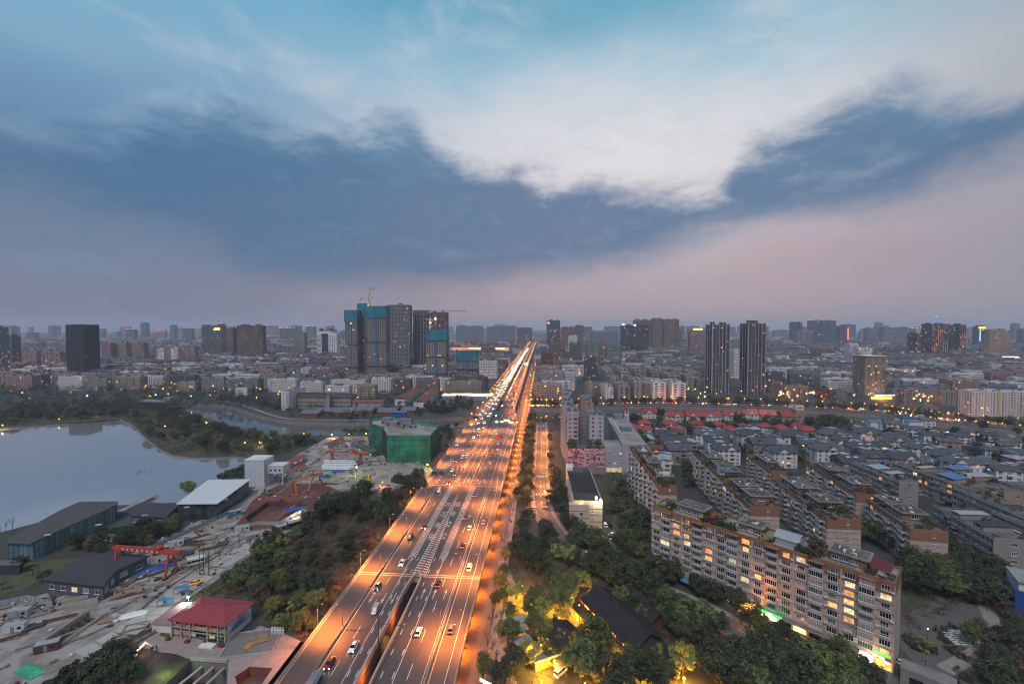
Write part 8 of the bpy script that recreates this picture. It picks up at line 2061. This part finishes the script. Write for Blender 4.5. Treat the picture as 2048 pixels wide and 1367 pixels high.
# old white slabs running away from the canal road (end walls towards the viewer)
SLABS=[(1178,1189,772,640),(1213,1227,776,640),(1238,1261,772,640),(1270,1294,764,650),(1307,1333,765,640),(1345,1373,767,630),(1222,1240,757,730),(1258,1272,757,730),(1286,1300,757,740),(1212,1230,745,800),(1243,1262,745,810),(1272,1290,742,800),(1305,1329,744,790),(1206,1222,737,880),(1234,1252,737,880),(1262,1276,735,890),(1290,1310,735,900),(1320,1345,737,860),(1350,1372,740,840),(1378,1400,745,800),(1340,1362,752,740),(1376,1398,755,720)]
for i,(a0,a1,top,D) in enumerate(SLABS):
 p,w_,_=place_px(a0,a1,D); h_=ZT(a0,top,*p); BUILT.append((p[0] - 3,p[0]+w_+3,p[1] - 3,p[1]+60))
 block('apartment_slab','old grey-white walk-up slab, end wall to the canal road, %s' % ('%s in the front row' % ORD[i+1] if i < 6 else '%s in the rows behind' % (ORD[i - 5] if i - 5 < 17 else 'last')),'apartment block',p,0,max(8.0,w_),52 if i < 6 else 48,h_,7,2,14,'white' if i in (1,4,5) else rf_.choice(('grey','conc','conc','beige')),g_old,sp=.5,pw=.35 if i > 5 else .55,lit=.03,group='old walk-up slabs',faces='LFR',balc=2,boxes=3,roof=m_roofp)
# unfinished towers under teal netting with their cranes
def unfinished(px0,px1,pt,D,dep,label,net,seed,rows=None):
 a,w,r_=place_px(px0,px1,D); h=ZT((px0+px1)/2,pt,*a); fl=int((h - net)/3.0)
 t=block('unfinished_tower',label,'tower',a,r_,w,dep,h - net,fl,max(3,int(w/4.0)),max(3,int(dep/4.0)),'conc',glass('open_floors','14161a',.9,(3,3,3),.8,curtain='4a4a48'),sp=.36,pw=.42,lit=.01,boxes=0,parapet=0,group='unfinished towers')
 BUILT.append((a[0] - 5,a[0]+w+5,a[1] - 5,a[1]+dep+5))
 q=MB(); z0=h - net - 2; k=max(4,int(w/3.5));
 for f in range(2):
  L_=w if f==0 else dep; k=max(3,int(L_/3.6))
  for j in range(k):
   x0,x1=-1+(L_+2)*j/k+.08,-1+(L_+2)*(j+1)/k - .08
   if f==0: q.box(x0,x1,-1.3,-1.1,z0,h+(.6 if j % 2 else 0)); q.box(x0,x1,dep+1.1,dep+1.3,z0,h)
   else: q.box(-1.3,-1.1,x0,x1,z0,h+(.4 if j % 2 else 0)); q.box(w+1.1,w+1.3,x0,x1,z0,h)
 stuff(q.build('netting',m_net_teal,t)); MB().box(0,w,0,dep,h - net - .05,h - 3).build('formwork',m_concd,t)
 for zz in ((h - net)*.25,(h - net)*.62): MB().box(-1.6,w+1.6,-1.6,dep+1.6,zz,zz+.5).build('catch_platform',m_dsteel,t)
 q=MB().box(w*.45,w*.55,-1.4,-.1,0,h*.8); q.build('hoist',mat('hoist_blue','3a5f8a',.7,.2,.5),t)
 return t,a,w,h
unfinished(690,714,620,838,24,'unfinished tower wing with stepped teal netting, left of the pair',20,1); unfinished(716,733,607,862,20,'recessed core of the unfinished tower pair',20,2); u1=unfinished(733,772,612,835,26,'unfinished concrete tower with teal netting at its top, right of the pair',20,3)
unfinished(852,892,659,800,26,'unfinished tower with teal netting beside the highway cluster',17,4); unfinished(913,953,701,800,22,'short unfinished block with teal netting nearest the highway',16,5); unfinished(903,956,756,795,3,'open concrete podium of the short unfinished block',1,6)
# rounded tower in the cluster
a,w,_=place_px(823,858,1050); h=ZT(840,620,*a); t=thing('apartment_tower','grey tower with a rounded overhanging top in the tall cluster','tower',(a[0]+w/2,a[1]+14,0)); ring=[(w/2*math.cos(i*.3927),13*math.sin(i*.3927)) for i in range(16)]
MB().prism(grow(ring,.96),0,h - 10,0).build('glazing',g_tower,t); q=MB()
for k in range(int(h/3.1)): q.prism(ring,k*3.1,k*3.1+1.1,0,bottom=True)
q.prism(grow(ring,1.12),h - 12,h - 8,0,bottom=True); q.prism(grow(ring,1.05),h - 8,h,0,bottom=True); q.build('wall',WALLS['dgrey'],t); q=MB()
for x_,y_ in ring: q.box(x_ - .6,x_+.6,y_ - .6,y_+.6,0,h - 12)
q.build('pier',WALLS['grey'],t)
def tower_crane(px,D,ztop,zb,jib,rz,paint,label,counter=10,lamp=None):
 x,y=AT(px,D); t=thing('tower_crane',label,'crane',(x,y,zb),rz,'tower cranes'); h=ztop - zb
 def lattice(q,a,b,s,n):
  a,b=Vector(a),Vector(b); d=(b - a); u=Vector((0,0,1)).cross(d); u=u.normalized() if u.length > .1 else Vector((1,0,0)); v=d.cross(u).normalized()
  cs=[u*s+v*s,u*s - v*s,u*-s - v*s,u*-s+v*s]
  for c in cs: q.obox(tuple(a+c),tuple(b+c),.34,.34)
  for i in range(n):
   p0,p1=a+d*(i/n),a+d*((i+1)/n)
   for j in range(4): q.obox(tuple(p0+cs[j]),tuple(p1+cs[(j+1) % 4]),.22,.22)
 q=MB(); lattice(q,(0,0,0),(0,0,h),.8,int(h/2)); q.build('mast',paint,t)
 q=MB(); lattice(q,(0,0,h+1),(jib,0,h+2),.6,int(jib/2)); q.build('jib',paint,t); q=MB(); lattice(q,(0,0,h+1),(-counter,0,h+1),.6,int(counter/2)); q.build('counter_jib',paint,t); MB().box(-counter - 1,-counter+2.5,-1.2,1.2,h - 1.5,h+1.4).build('counterweight',m_conc,t); MB().box(-.2,1.6,-1.9,-.8,h - 1.8,h+.4).build('cab',g_dark,t); q=MB(); lattice(q,(0,0,h),(0,0,h+5),.5,3); q.build('cat_head',paint,t)
 MB().tube((0,0,h+5),(jib*.7,0,h+2.4),.08,.08,4).tube((0,0,h+5),(-counter,0,h+2),.08,.08,4).build('tie',m_dsteel,t); MB().tube((jib*.5,0,h+.8),(jib*.5,0,h - 9),.05,.05,4).build('hoist_rope',m_dsteel,t)
 if lamp: MB().ball((0,-1.2,h*lamp[0]),.9).build('work_light',lamp[1],t); link('crane_light',lightdata('crane'+str(px),lamp[2],3000,.5),t,(0,-2.5,h*lamp[0]))
 return t
m_cry=mat('crane_cream','c8bd9a',.6,.15,1); m_cro=mat('crane_orange','a8683c',.6,.15,1)
zc=lambda py,D: HC - D*(py - HOR)/FPX
tower_crane(740,850,zc(578,850),130,-28+60,math.pi*.98,m_cry,'upper cream tower crane on the unfinished pair',8,None); tower_crane(737,845,zc(598,845),128,46,.05,m_cry,'lower cream tower crane on the unfinished pair',14,(.45,emit('crane_lime','e8ff80',60),'e8ff80'))
tower_crane(871,815,zc(624,815),82,56,.03,m_cro,'orange tower crane on the netted tower by the highway cluster',12,(.75,emit('crane_star','ffb04a',160),'ffb04a')); tower_crane(860,812,zc(640,812),90,12,2.6,m_cry,'short pale crane beside the orange tower crane',6,(.8,e_white,'fff4d8')); tower_crane(932,805,zc(684,805),55,26,.15,m_cro,'small orange tower crane above the short unfinished block',8)
# shopping centre with glowing fascia, twin-topped hotel, spire, sheds
a,w,_=place_px(902,1022,1600); t=thing('shopping_centre','long shopping centre with orange glowing fascia left of the highway','building',(a[0],a[1],0)); MB().box(0,w,0,40,0,30).build('wall',WALLS['brown'],t); MB().box(2,w*.97,-.6,-.1,20,29).build('fascia_light',room_mat('fascia_glow','ff6a3a',1.6),t); MB().box(w*.3,w*.9,-.9,-.65,26,28).build('light_line',emit('line_glow','ffd08a',5),t)
for k in range(9): MB().box(w*(.05+.1*k),w*(.05+.1*k)+7,-.6,-.1,8,16).build('shop_window',emit('mall_window','ffd890',2.5),t)
MB().box(w*.86,w*.95,-1.4,-1,9,16).build('screen',emit('mall_screen','ffffff',8),t); MB().box(0,w,-1,-.7,2,6).build('shop_front',room_mat('mall_shops','ffc060',2.5),t); BUILT.append((a[0] - 5,a[0]+w+5,a[1] - 5,a[1]+45))
a,w,_=place_px(633,674,1450); h=zc(662,1450); t=thing('hotel','white hotel with twin turrets and a dark glass centre','hotel',(a[0],a[1],0)); MB().box(0,w*.24,0,24,0,h - 6).box(w*.58,w,0,24,0,h - 6).box(w*.05,w*.72,.5,24,h - 8,h).build('wall',WALLS['white'],t); MB().box(w*.24,w*.58,1,23,0,h - 8).build('glazing',g_office,t); MB().box(w*.1,w*.22,4,16,h,h+10).box(w*.6,w*.72,4,16,h,h+10).build('turret',WALLS['slate'],t)
q=MB()
for k in range(18):
 for x in range(4): q.box(w*.02+x*w*.055,w*.02+x*w*.055+2,-.1,-.04,4+k*4,6+k*4); q.box(w*.6+x*w*.09,w*.6+x*w*.09+2.4,-.1,-.04,4+k*4,6+k*4)
stuff(q.build('window',g_dark,t)); BUILT.append((a[0] - 5,a[0]+w+5,a[1] - 5,a[1]+30))
x,y=AT(1873,1750); zb=zc(652,1750); t=thing('broadcast_tower','violet-lit lattice broadcast tower with a green ball behind the pinstriped complex','tower',(x,y,0)); q=MB()
for sx,sy in ((-1,-1),(1,-1),(1,1),(-1,1)): q.path([(sx*16,sy*16,0),(sx*12,sy*12,zb),(sx*4,sy*4,zb+30)],[1.2,.9,.5],5)
q.build('leg',emit('violet_leg','7a4cdd',.8),t); MB().ball((0,0,zb+36),7,n=12,k=8,sz=.7).build('ball',emit('ball_green','3cb88a',.5),t); MB().path([(0,0,zb+30),(0,0,zb+64)],[.9,.3],6).build('mast',emit('mast_pink','d070c8',.7),t)
x,y=AT(2005,1250); t=thing('showroom','brightly lit white showroom at the right edge','building',(x,y,0)); MB().box(0,46,0,20,0,22).build('wall',WALLS['white'],t); MB().box(1,45,-.4,-.1,4,20).build('shop_window',emit('showroom_glow','ffe6a0',3.2),t)
t=thing('restaurant','low restaurant with a yellow frame sign and light band beside the highway','building',(*AT(1079,690),0)); MB().box(0,34,0,12,0,9).build('wall',WALLS['brick'],t); MB().box(16,34,-.5,-.1,6.4,8).build('light_band',emit('band_yellow','ffe600',5),t); MB().box(0,.9,-.8,-.2,1,12).box(5.1,6,-.8,-.2,1,12).box(0,6,-.8,-.2,11.2,12).build('frame_sign',emit('frame_yellow','ffe600',5),t); MB().box(7.5,15,-.5,-.1,4,7).build('red_sign',e_red,t); link('sign_light',lightdata('rest','ffb840',6000,1),t,(14,-8,5))
def shed_px(px0,px1,py_eave,D,dep,h,rise,wall,roofm,label,name='shed',wins=True):
 a,w,r_=place_px(px0,px1,D); t=thing(name,label,'shed',(a[0],a[1],0),r_,'factory sheds'); BUILT.append((a[0] - 3,a[0]+w+3,a[1] - 3,a[1]+dep+3))
 MB().box(0,w,0,dep,0,h).build('wall',WALLS[wall] if isinstance(wall,str) else wall,t); MB().add([(-.6,-.6,h),(w+.6,-.6,h),(w+.6,dep+.6,h),(-.6,dep+.6,h),(-.6,dep/2,h+rise),(w+.6,dep/2,h+rise)],[(0,1,5,4),(2,3,4,5),(1,2,5),(3,0,4)]).build('roof',roofm,t)
 if wins:
  for k in range(int(w/4)):
   for f in range(max(1,int(h/3.3))): add_window(t,'low',2+k*4,-.03,1+f*3.2,0,.03,rf_)
 return t
m_redroof2=mat('old_red_tiles','6e4640',.85,.25,.4); m_shed=mat('grey_shed_roof','5d646c',.8,.25,.3,stretch=(3,.5,1))
a,w,_=place_px(584,703,575); t=block('factory','long grey three-storey factory with window bands beyond the canal','factory',a,0,w,16,15.5,3,34,5,'conc',g_old,sp=.62,pw=.35,lit=.0,boxes=0); MB().add([(-1,-1,15.6),(w+1,-1,15.6),(w+1,17,15.6),(-1,17,15.6),(4,8,19),(w - 4,8,19)],[(0,1,5,4),(2,3,4,5),(1,2,5),(3,0,4)]).build('pitched_roof',mat('dark_sheet','3a3536'),t); BUILT.append((a[0],a[0]+w,a[1],a[1]+18))
x,y=AT(655,566); t=thing('chimney','square brick flue tower before the long grey factory','chimney',(x,y,0)); MB().box(-2,2,-2,2,0,18).build('shaft',WALLS['beige'],t); MB().box(-2.6,2.6,-2.6,2.6,18,19.2).build('cap',WALLS['brown'],t)
x,y=AT(560,560); t=block('apartment_block','narrow white end of a walk-up block by the canal trees','apartment block',(x,y),0,10,40,23,7,2,10,'white',g_old,sp=.6,pw=.7,lit=.02,faces='FRL',boxes=1,balc=2)
shed_px(702,765,0,565,14,8.5,3.2,'beige',m_redroof2,'red-tiled two-storey workshop right of the long grey factory');
for i,(p0,p1,D,dep) in enumerate(((596,632,512,26),(625,664,525,20),(664,700,520,26),(690,742,528,22),(752,788,520,30),(800,828,530,26))): shed_px(p0,p1,0,D,dep,5.2,2.6,'brick',m_shed,'grey-roofed brick shed on the canal bank, %s from the wood' % ORD[i+1],wins=False)
shed_px(782,811,0,512,4,6.5,1.5,mat('blue_wall','2c4f8c',.7,.1,1),m_shed,'blue-walled shed end on the canal bank',wins=False)
for i,(pa,pf) in enumerate((((800,797),(832,778)),((838,803),(868,780)))):
 A,F=G(*pa,9),G(*pf,9); Ln=math.dist(A,F); rz=math.atan2(F[1] - A[1],F[0] - A[0]) - math.pi/2; t=thing('barrack','white long house with a red-brown tile roof, %s of two' % ('left' if i==0 else 'right'),'house',(A[0],A[1],0),rz,'red-roofed barracks'); MB().box(-7,7,0,Ln,0,9).build('wall',WALLS['white'],t); MB().add([(-7.8,-.6,9),(7.8,-.6,9),(7.8,Ln,9),(-7.8,Ln,9),(0,-.6,12.5),(0,Ln,12.5)],[(3,0,4,5),(1,2,5,4),(0,1,4)]).build('roof',m_redroof2,t)
 for k in range(int(Ln/5)):
  for f in range(3): add_window(t,'low',7.03,3+k*5,1+f*3,math.pi/2,.03,rf_)
 BUILT.append((A[0] - 10,A[0]+14,A[1] - 3,A[1]+Ln))
x,y=AT(882,640)
for i,(p0,p1,D,h_) in enumerate(((884,940,640,6),(941,984,632,7))):
 a,w,r_=place_px(p0,p1,D); t=thing('market_shed','low shed with its roof edge outlined in white light, %s' % ('nearer the highway' if i else 'farther from the highway'),'shed',(a[0],a[1],0),r_); MB().box(0,w,0,14,0,h_).build('wall',WALLS['grey'],t); MB().box(-.5,w+.5,-.5,14.5,h_,h_+.5).build('roof',m_roofg,t); q=MB().box(-.6,w+.6,-.75,-.5,h_+.3,h_+.7).box(-.6,w+.6,14.5,14.75,h_+.3,h_+.7)
 if i: q.box(-.75,-.5,-.5,14.5,h_+.3,h_+.7).box(w+.5,w+.75,-.5,14.5,h_+.3,h_+.7)
 q.build('edge_light',emit('edge_white','ffe8b0',9),t); BUILT.append((a[0],a[0]+w,a[1],a[1]+16))
for i,(px,py) in enumerate(((884,805),(905,808),(925,806),(892,797))): x,y=G(px,py,3.5); t=thing('tin_hut','hut with a blue sheet roof left of the highway, %s' % ORD[i+1],'shed',(x,y,0),.2*i,'blue huts'); MB().box(-6,6,0,7,0,3).build('wall',WALLS['white'],t); MB().add([(-6.5,-.5,3),(6.5,-.5,3),(6.5,7.5,3),(-6.5,7.5,3),(-6.5,3.5,4.6),(6.5,3.5,4.6)],[(0,1,5,4),(2,3,4,5),(1,2,5),(3,0,4)]).build('roof',m_sheet_blue,t)
x,y=AT(468,680); t=thing('hall','pale pink gabled hall with arched wall beyond the pond','building',(x,y,0),.25); MB().box(0,16,0,60,0,13).build('wall',WALLS['white'],t); MB().add([(-.6,-.6,13),(16.6,-.6,13),(16.6,60,13),(-.6,60,13),(8,-.6,17),(8,60,17)],[(3,0,4,5),(1,2,5,4),(0,1,4)]).build('roof',m_roofg,t)
x,y=AT(270,590); t=thing('boathouse','low flat-roofed glass pavilion beyond the lake wood','building',(x,y,0)); MB().box(0,44,0,14,4.5,6.5).build('roof',WALLS['grey'],t); MB().box(1,43,1,13,0,4.5).build('glazing',g_office,t); MB().box(34,44,2,12,6.5,11).build('plant_room',WALLS['grey'],t)
# ------------------------------------------------------------------ the low city that fills the plain
def blocked(x,y,w,d):
 if -95 < x+w/2 < 2 and y < 4600: return True
 for a,b,c,e in BUILT:
  if x < b and x+w > a and y < e and y+d > c: return True
 return False
def visible(x,y,h):
 dx=x*_cy+y*_sy; dy=-x*_sy+y*_cy
 return dy > 50 and abs(dx/dy) < 1.16
cand=[]
rc=random.Random(2024)
def canal_front(x):
 """depth behind which the low city starts"""
 return 640 if x > -20 else 610 if x > -330 else 660
y=560.0
while y < 5200:
 step=30+(y - 560)*.012
 x=-y*1.35
 while x < y*1.25:
  w=rc.uniform(26,54)*(1+(y - 560)/5000); d=rc.uniform(10,14)
  xx,yy=x,y+rc.uniform(-4,4)
  if rc.random() < .86 and yy > canal_front(xx)+(40 if xx > 250 else 0) and not blocked(xx,yy,w,d) and visible(xx+w/2,yy,0) and not (120 < xx < 420 and yy < 960):
   cand.append((yy,xx,w,d))
  x+=w+rc.uniform(5,12)
 y+=step
cand.sort()
WC=('grey','beige','white','conc','rose','blue','dgrey','pink','white')
ind,rest=cand[:210],cand[210:]
ld_=('with rusty balconies','with a cluttered roof','with plain end walls','with tin roof sheds','with dark windows')
for i,(yy,xx,w,d) in enumerate(ind):
 wl=rc.choice(WC); h=rc.choice((17,20,20,22,14))
 side='left of the highway' if xx < -50 else 'right of the highway'
 t=block('walk_up_block','%s walk-up block in the dense old quarter %s' % ({'dgrey': 'dark grey','conc': 'concrete grey'}.get(wl,wl),side),'apartment block',(xx,yy),rc.uniform(-.04,.04)+(math.pi/2*0),w,d,h,int(h/3),max(4,int(w/3.6)),3,wl,g_old,sp=.5,pw=.4,lit=.045,group='walk-up blocks of the old quarter '+side,balc=rc.choice((0,2,3)),boxes=rc.choice((1,2,3)),roof=rc.choice((m_roofg,m_roofp,m_roofg)),faces='FL' if xx > 0 else 'FR')
 if rc.random() < .5:
  q=MB()
  for k in range(rc.randint(1,3)): a=rc.uniform(0,.7)*w; q.box(a,a+rc.uniform(4,9),2,d - 2,h+.1,h+2.6)
  q.build('roof_shed',rc.choice((m_sheet_blue,m_sheet_grey,WALLS['brick'],m_sheet_grey)),t)
# everything beyond: one mass of blocks
q=MB(); lights=MB(); palette=[WALLS[k] for k in ('grey','beige','white','conc','rose','blue','dgrey','brick')]+[m_roofg,m_sheet_blue,g_old]
for yy,xx,w,d in rest:
 h=rc.choice((14,17,20,20,24,30 if yy > 1500 else 20)); m_=rc.randrange(8)
 q.box(xx,xx+w,yy,yy+d,0,h,m_); q.box(xx+.4,xx+w - .4,yy+.4,yy+d - .4,h,h+.3,8)
 nb_=int(h/3)
 if yy < 2600:
  for k in range(nb_): q.box(xx+.5,xx+w - .5,yy - .12,yy,k*3+1.2,k*3+2.5,10)
 for k in range(rc.randint(0,3)): a=rc.uniform(0,.8)*w; q.box(xx+a,xx+a+rc.uniform(3,8),yy+2,yy+d - 2,h+.3,h+rc.uniform(2,4),rc.choice((m_,9,2,3)))
 for k in range(rc.choice((0,0,0,1,1))):
  a=rc.uniform(.05,.9)*w; z_=rc.randrange(1,max(2,nb_))*3+1.1; lights.box(xx+a,xx+a+1.5,yy - .3,yy - .15,z_,z_+1.4,rc.choice((0,0,1,2)))
o=q.build('old_quarter',palette); stuff(o,'mass of low blocks filling the plain to the horizon','buildings')
o=lights.build('lit_windows',[e_win,e_winw,e_wino],o); stuff(o)
# street lights glinting in the plain
q=MB()
for i in range(800):
 D=620+3600*rc.random()**1.4; px=rc.uniform(-20,2060); x,y_=AT(px,D)
 if -95 < x < 5: continue
 s_=.3+D/4200; q.ball((x,y_,rc.uniform(5,12)),s_,rc.choice((0,0,0,1)),6,4)
for cl,n_,D0,D1,a0,a1 in ((0,26,1500,1650,380,400),(0,30,1250,1300,540,700),(0,24,1050,1100,420,520),(0,20,900,960,30,60),(0,40,650,660,1560,1640),(0,26,600,700,1830,1870),(0,16,700,800,690,860),(0,24,1600,1700,1290,1400)):
 for i in range(n_): x,y_=AT(rc.uniform(a0,a1),rc.uniform(D0,D1)); q.ball((x,y_,rc.uniform(4,10)),.45,rc.choice((0,0,1)),6,4)
stuff(q.build('city_lights',[emit('far_sodium','ff9426',24.0),e_white]),'scattered orange and white street lights of the far city','lights')
# hazy skyline towers
rk=random.Random(4)
SKY=[]
px=-20
while px < 2070:
 D=rk.choice((2600,3000,3400,4000)); wpx=rk.uniform(16,46)*2600/D*1.0
 if not (680 < px < 900 or 1035 < px < 1092): SKY.append((px,px+wpx,rk.uniform(652,668) if rk.random() < .75 else rk.uniform(645,653),D))
 px+=wpx+rk.uniform(2,22)
px=-15
while px < 2060:
 D=rk.uniform(3300,4600); wpx=rk.uniform(10,26)
 if not (690 < px < 890 or 1040 < px < 1090): SKY.append((px,px+wpx,rk.uniform(651,661),D))
 px+=wpx+rk.uniform(6,30)
SKY.sort()
q=MB(); q.v=[]
for i,(a0,a1,top,D) in enumerate(SKY):
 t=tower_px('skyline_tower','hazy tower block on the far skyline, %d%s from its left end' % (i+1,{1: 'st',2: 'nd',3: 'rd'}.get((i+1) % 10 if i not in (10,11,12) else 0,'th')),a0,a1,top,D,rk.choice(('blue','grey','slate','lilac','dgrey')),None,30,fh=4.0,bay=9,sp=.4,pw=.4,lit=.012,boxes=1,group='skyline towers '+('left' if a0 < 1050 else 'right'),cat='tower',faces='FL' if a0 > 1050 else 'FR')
 if rk.random() < (.55 if a0 < 620 else .15):
  p,w_,_=place_px(a0,a1,D); h=ZT((a0+a1)/2,top,*p); b=MB()
  for k in range(max(2,int(w_/22))): b.box(k*22+2,k*22+5.5,0,3,h+1.2,h+5.0)
  b.build('roof_light',emit('red_beacon','ff5a50',4),t)
# trees in the gaps of the old quarter and along the canal road
rt2=random.Random(12)
for i in range(0,len(CROAD) - 1):
 a,b=Vector(CROAD[i]),Vector(CROAD[i+1])
 for j in range(max(1,int((b - a).length/6))):
  p=a.lerp(b,rt2.random());
  tree(rt2.choice(('far_a','far_b','far_c')),p.x+rt2.uniform(-2,2),p.y+rt2.choice((-9.5,10)),'dark street tree along the canal road','canal road trees',rt2.uniform(.85,1.2),0,rt2)
TR=MB(); cs,rs=[],[]
for i in range(1500):
 D=600+2600*rt2.random()**1.6; px=rt2.uniform(-10,2060); x,y_=AT(px,D)
 if -90 < x < -4 or (x > -90 and D < 660) or inpoly(x,y_,CANAL) or inpoly(x,y_,LAKE) : continue
 cs.append((x,y_,rt2.uniform(3,9))); rs.append(rt2.uniform(3.5,6.5))
for i in range(520):
 x,y_=AT(rt2.uniform(-20,540),rt2.uniform(560,760)); cs.append((x,y_,rt2.uniform(2,8))); rs.append(rt2.uniform(3,5.5))
for i in range(160):
 x,y_=AT(rt2.uniform(540,930),rt2.uniform(560,700)); cs.append((x,y_,rt2.uniform(2,7))); rs.append(rt2.uniform(2.5,4.5))
v,f=leaves(cs,rs,26,1.9,5,squash=.8)
o=link('far_trees',np_mesh('far_trees',v,f,LM['far'])); stuff(o,'scattered dark tree crowns between the far low blocks','trees')
cs,rs=[],[]
for a0,a1,y0,y1,n_ in ((1240,1640,832,870,90),(1640,2060,850,930,120),(1330,1700,860,930,120),(1560,1900,920,1000,70),(1060,1120,815,850,30),(1640,1700,838,852,40),(1060,1075,700,800,40),(1250,1640,812,816,0)):
 for i in range(n_):
  px,py=rt2.uniform(a0,a1),rt2.uniform(y0,y1); x,y_=G(px,py)
  if inpoly(x,y_,CANAL): continue
  for k in range(3): cs.append((x+rt2.uniform(-2,2),y_+rt2.uniform(-2,2),rt2.uniform(1.5,6.5))); rs.append(rt2.uniform(1.3,2.4))
v,f=leaves(cs,rs,40,.95,6); o=link('estate_greenery',np_mesh('estate_greenery',v,f,LM['far'])); stuff(o,'shrubs and small trees filling the gaps between the estate houses','greenery')
# ------------------------------------------------------------------ dusk haze
hz=MB().box(-9000,9000,-400,12000,-14,190).mesh('haze',[])
hm=bpy.data.materials.new('haze'); hm.use_nodes=True
t_=hm.node_tree; t_.nodes.clear()
vo=t_.nodes.new('ShaderNodeVolumePrincipled'); vo.inputs['Density'].default_value=0.00012
vo.inputs['Color'].default_value=(0.78,0.84,1.0,1); vo.inputs['Anisotropy'].default_value=0.0
oo=t_.nodes.new('ShaderNodeOutputMaterial'); t_.links.new(vo.outputs[0],oo.inputs['Volume'])
hz.materials.append(hm)
hzo=link('haze',hz); hzo['kind']='stuff'; hzo['label']='pale dusk haze over the whole city'; hzo['category']='haze'
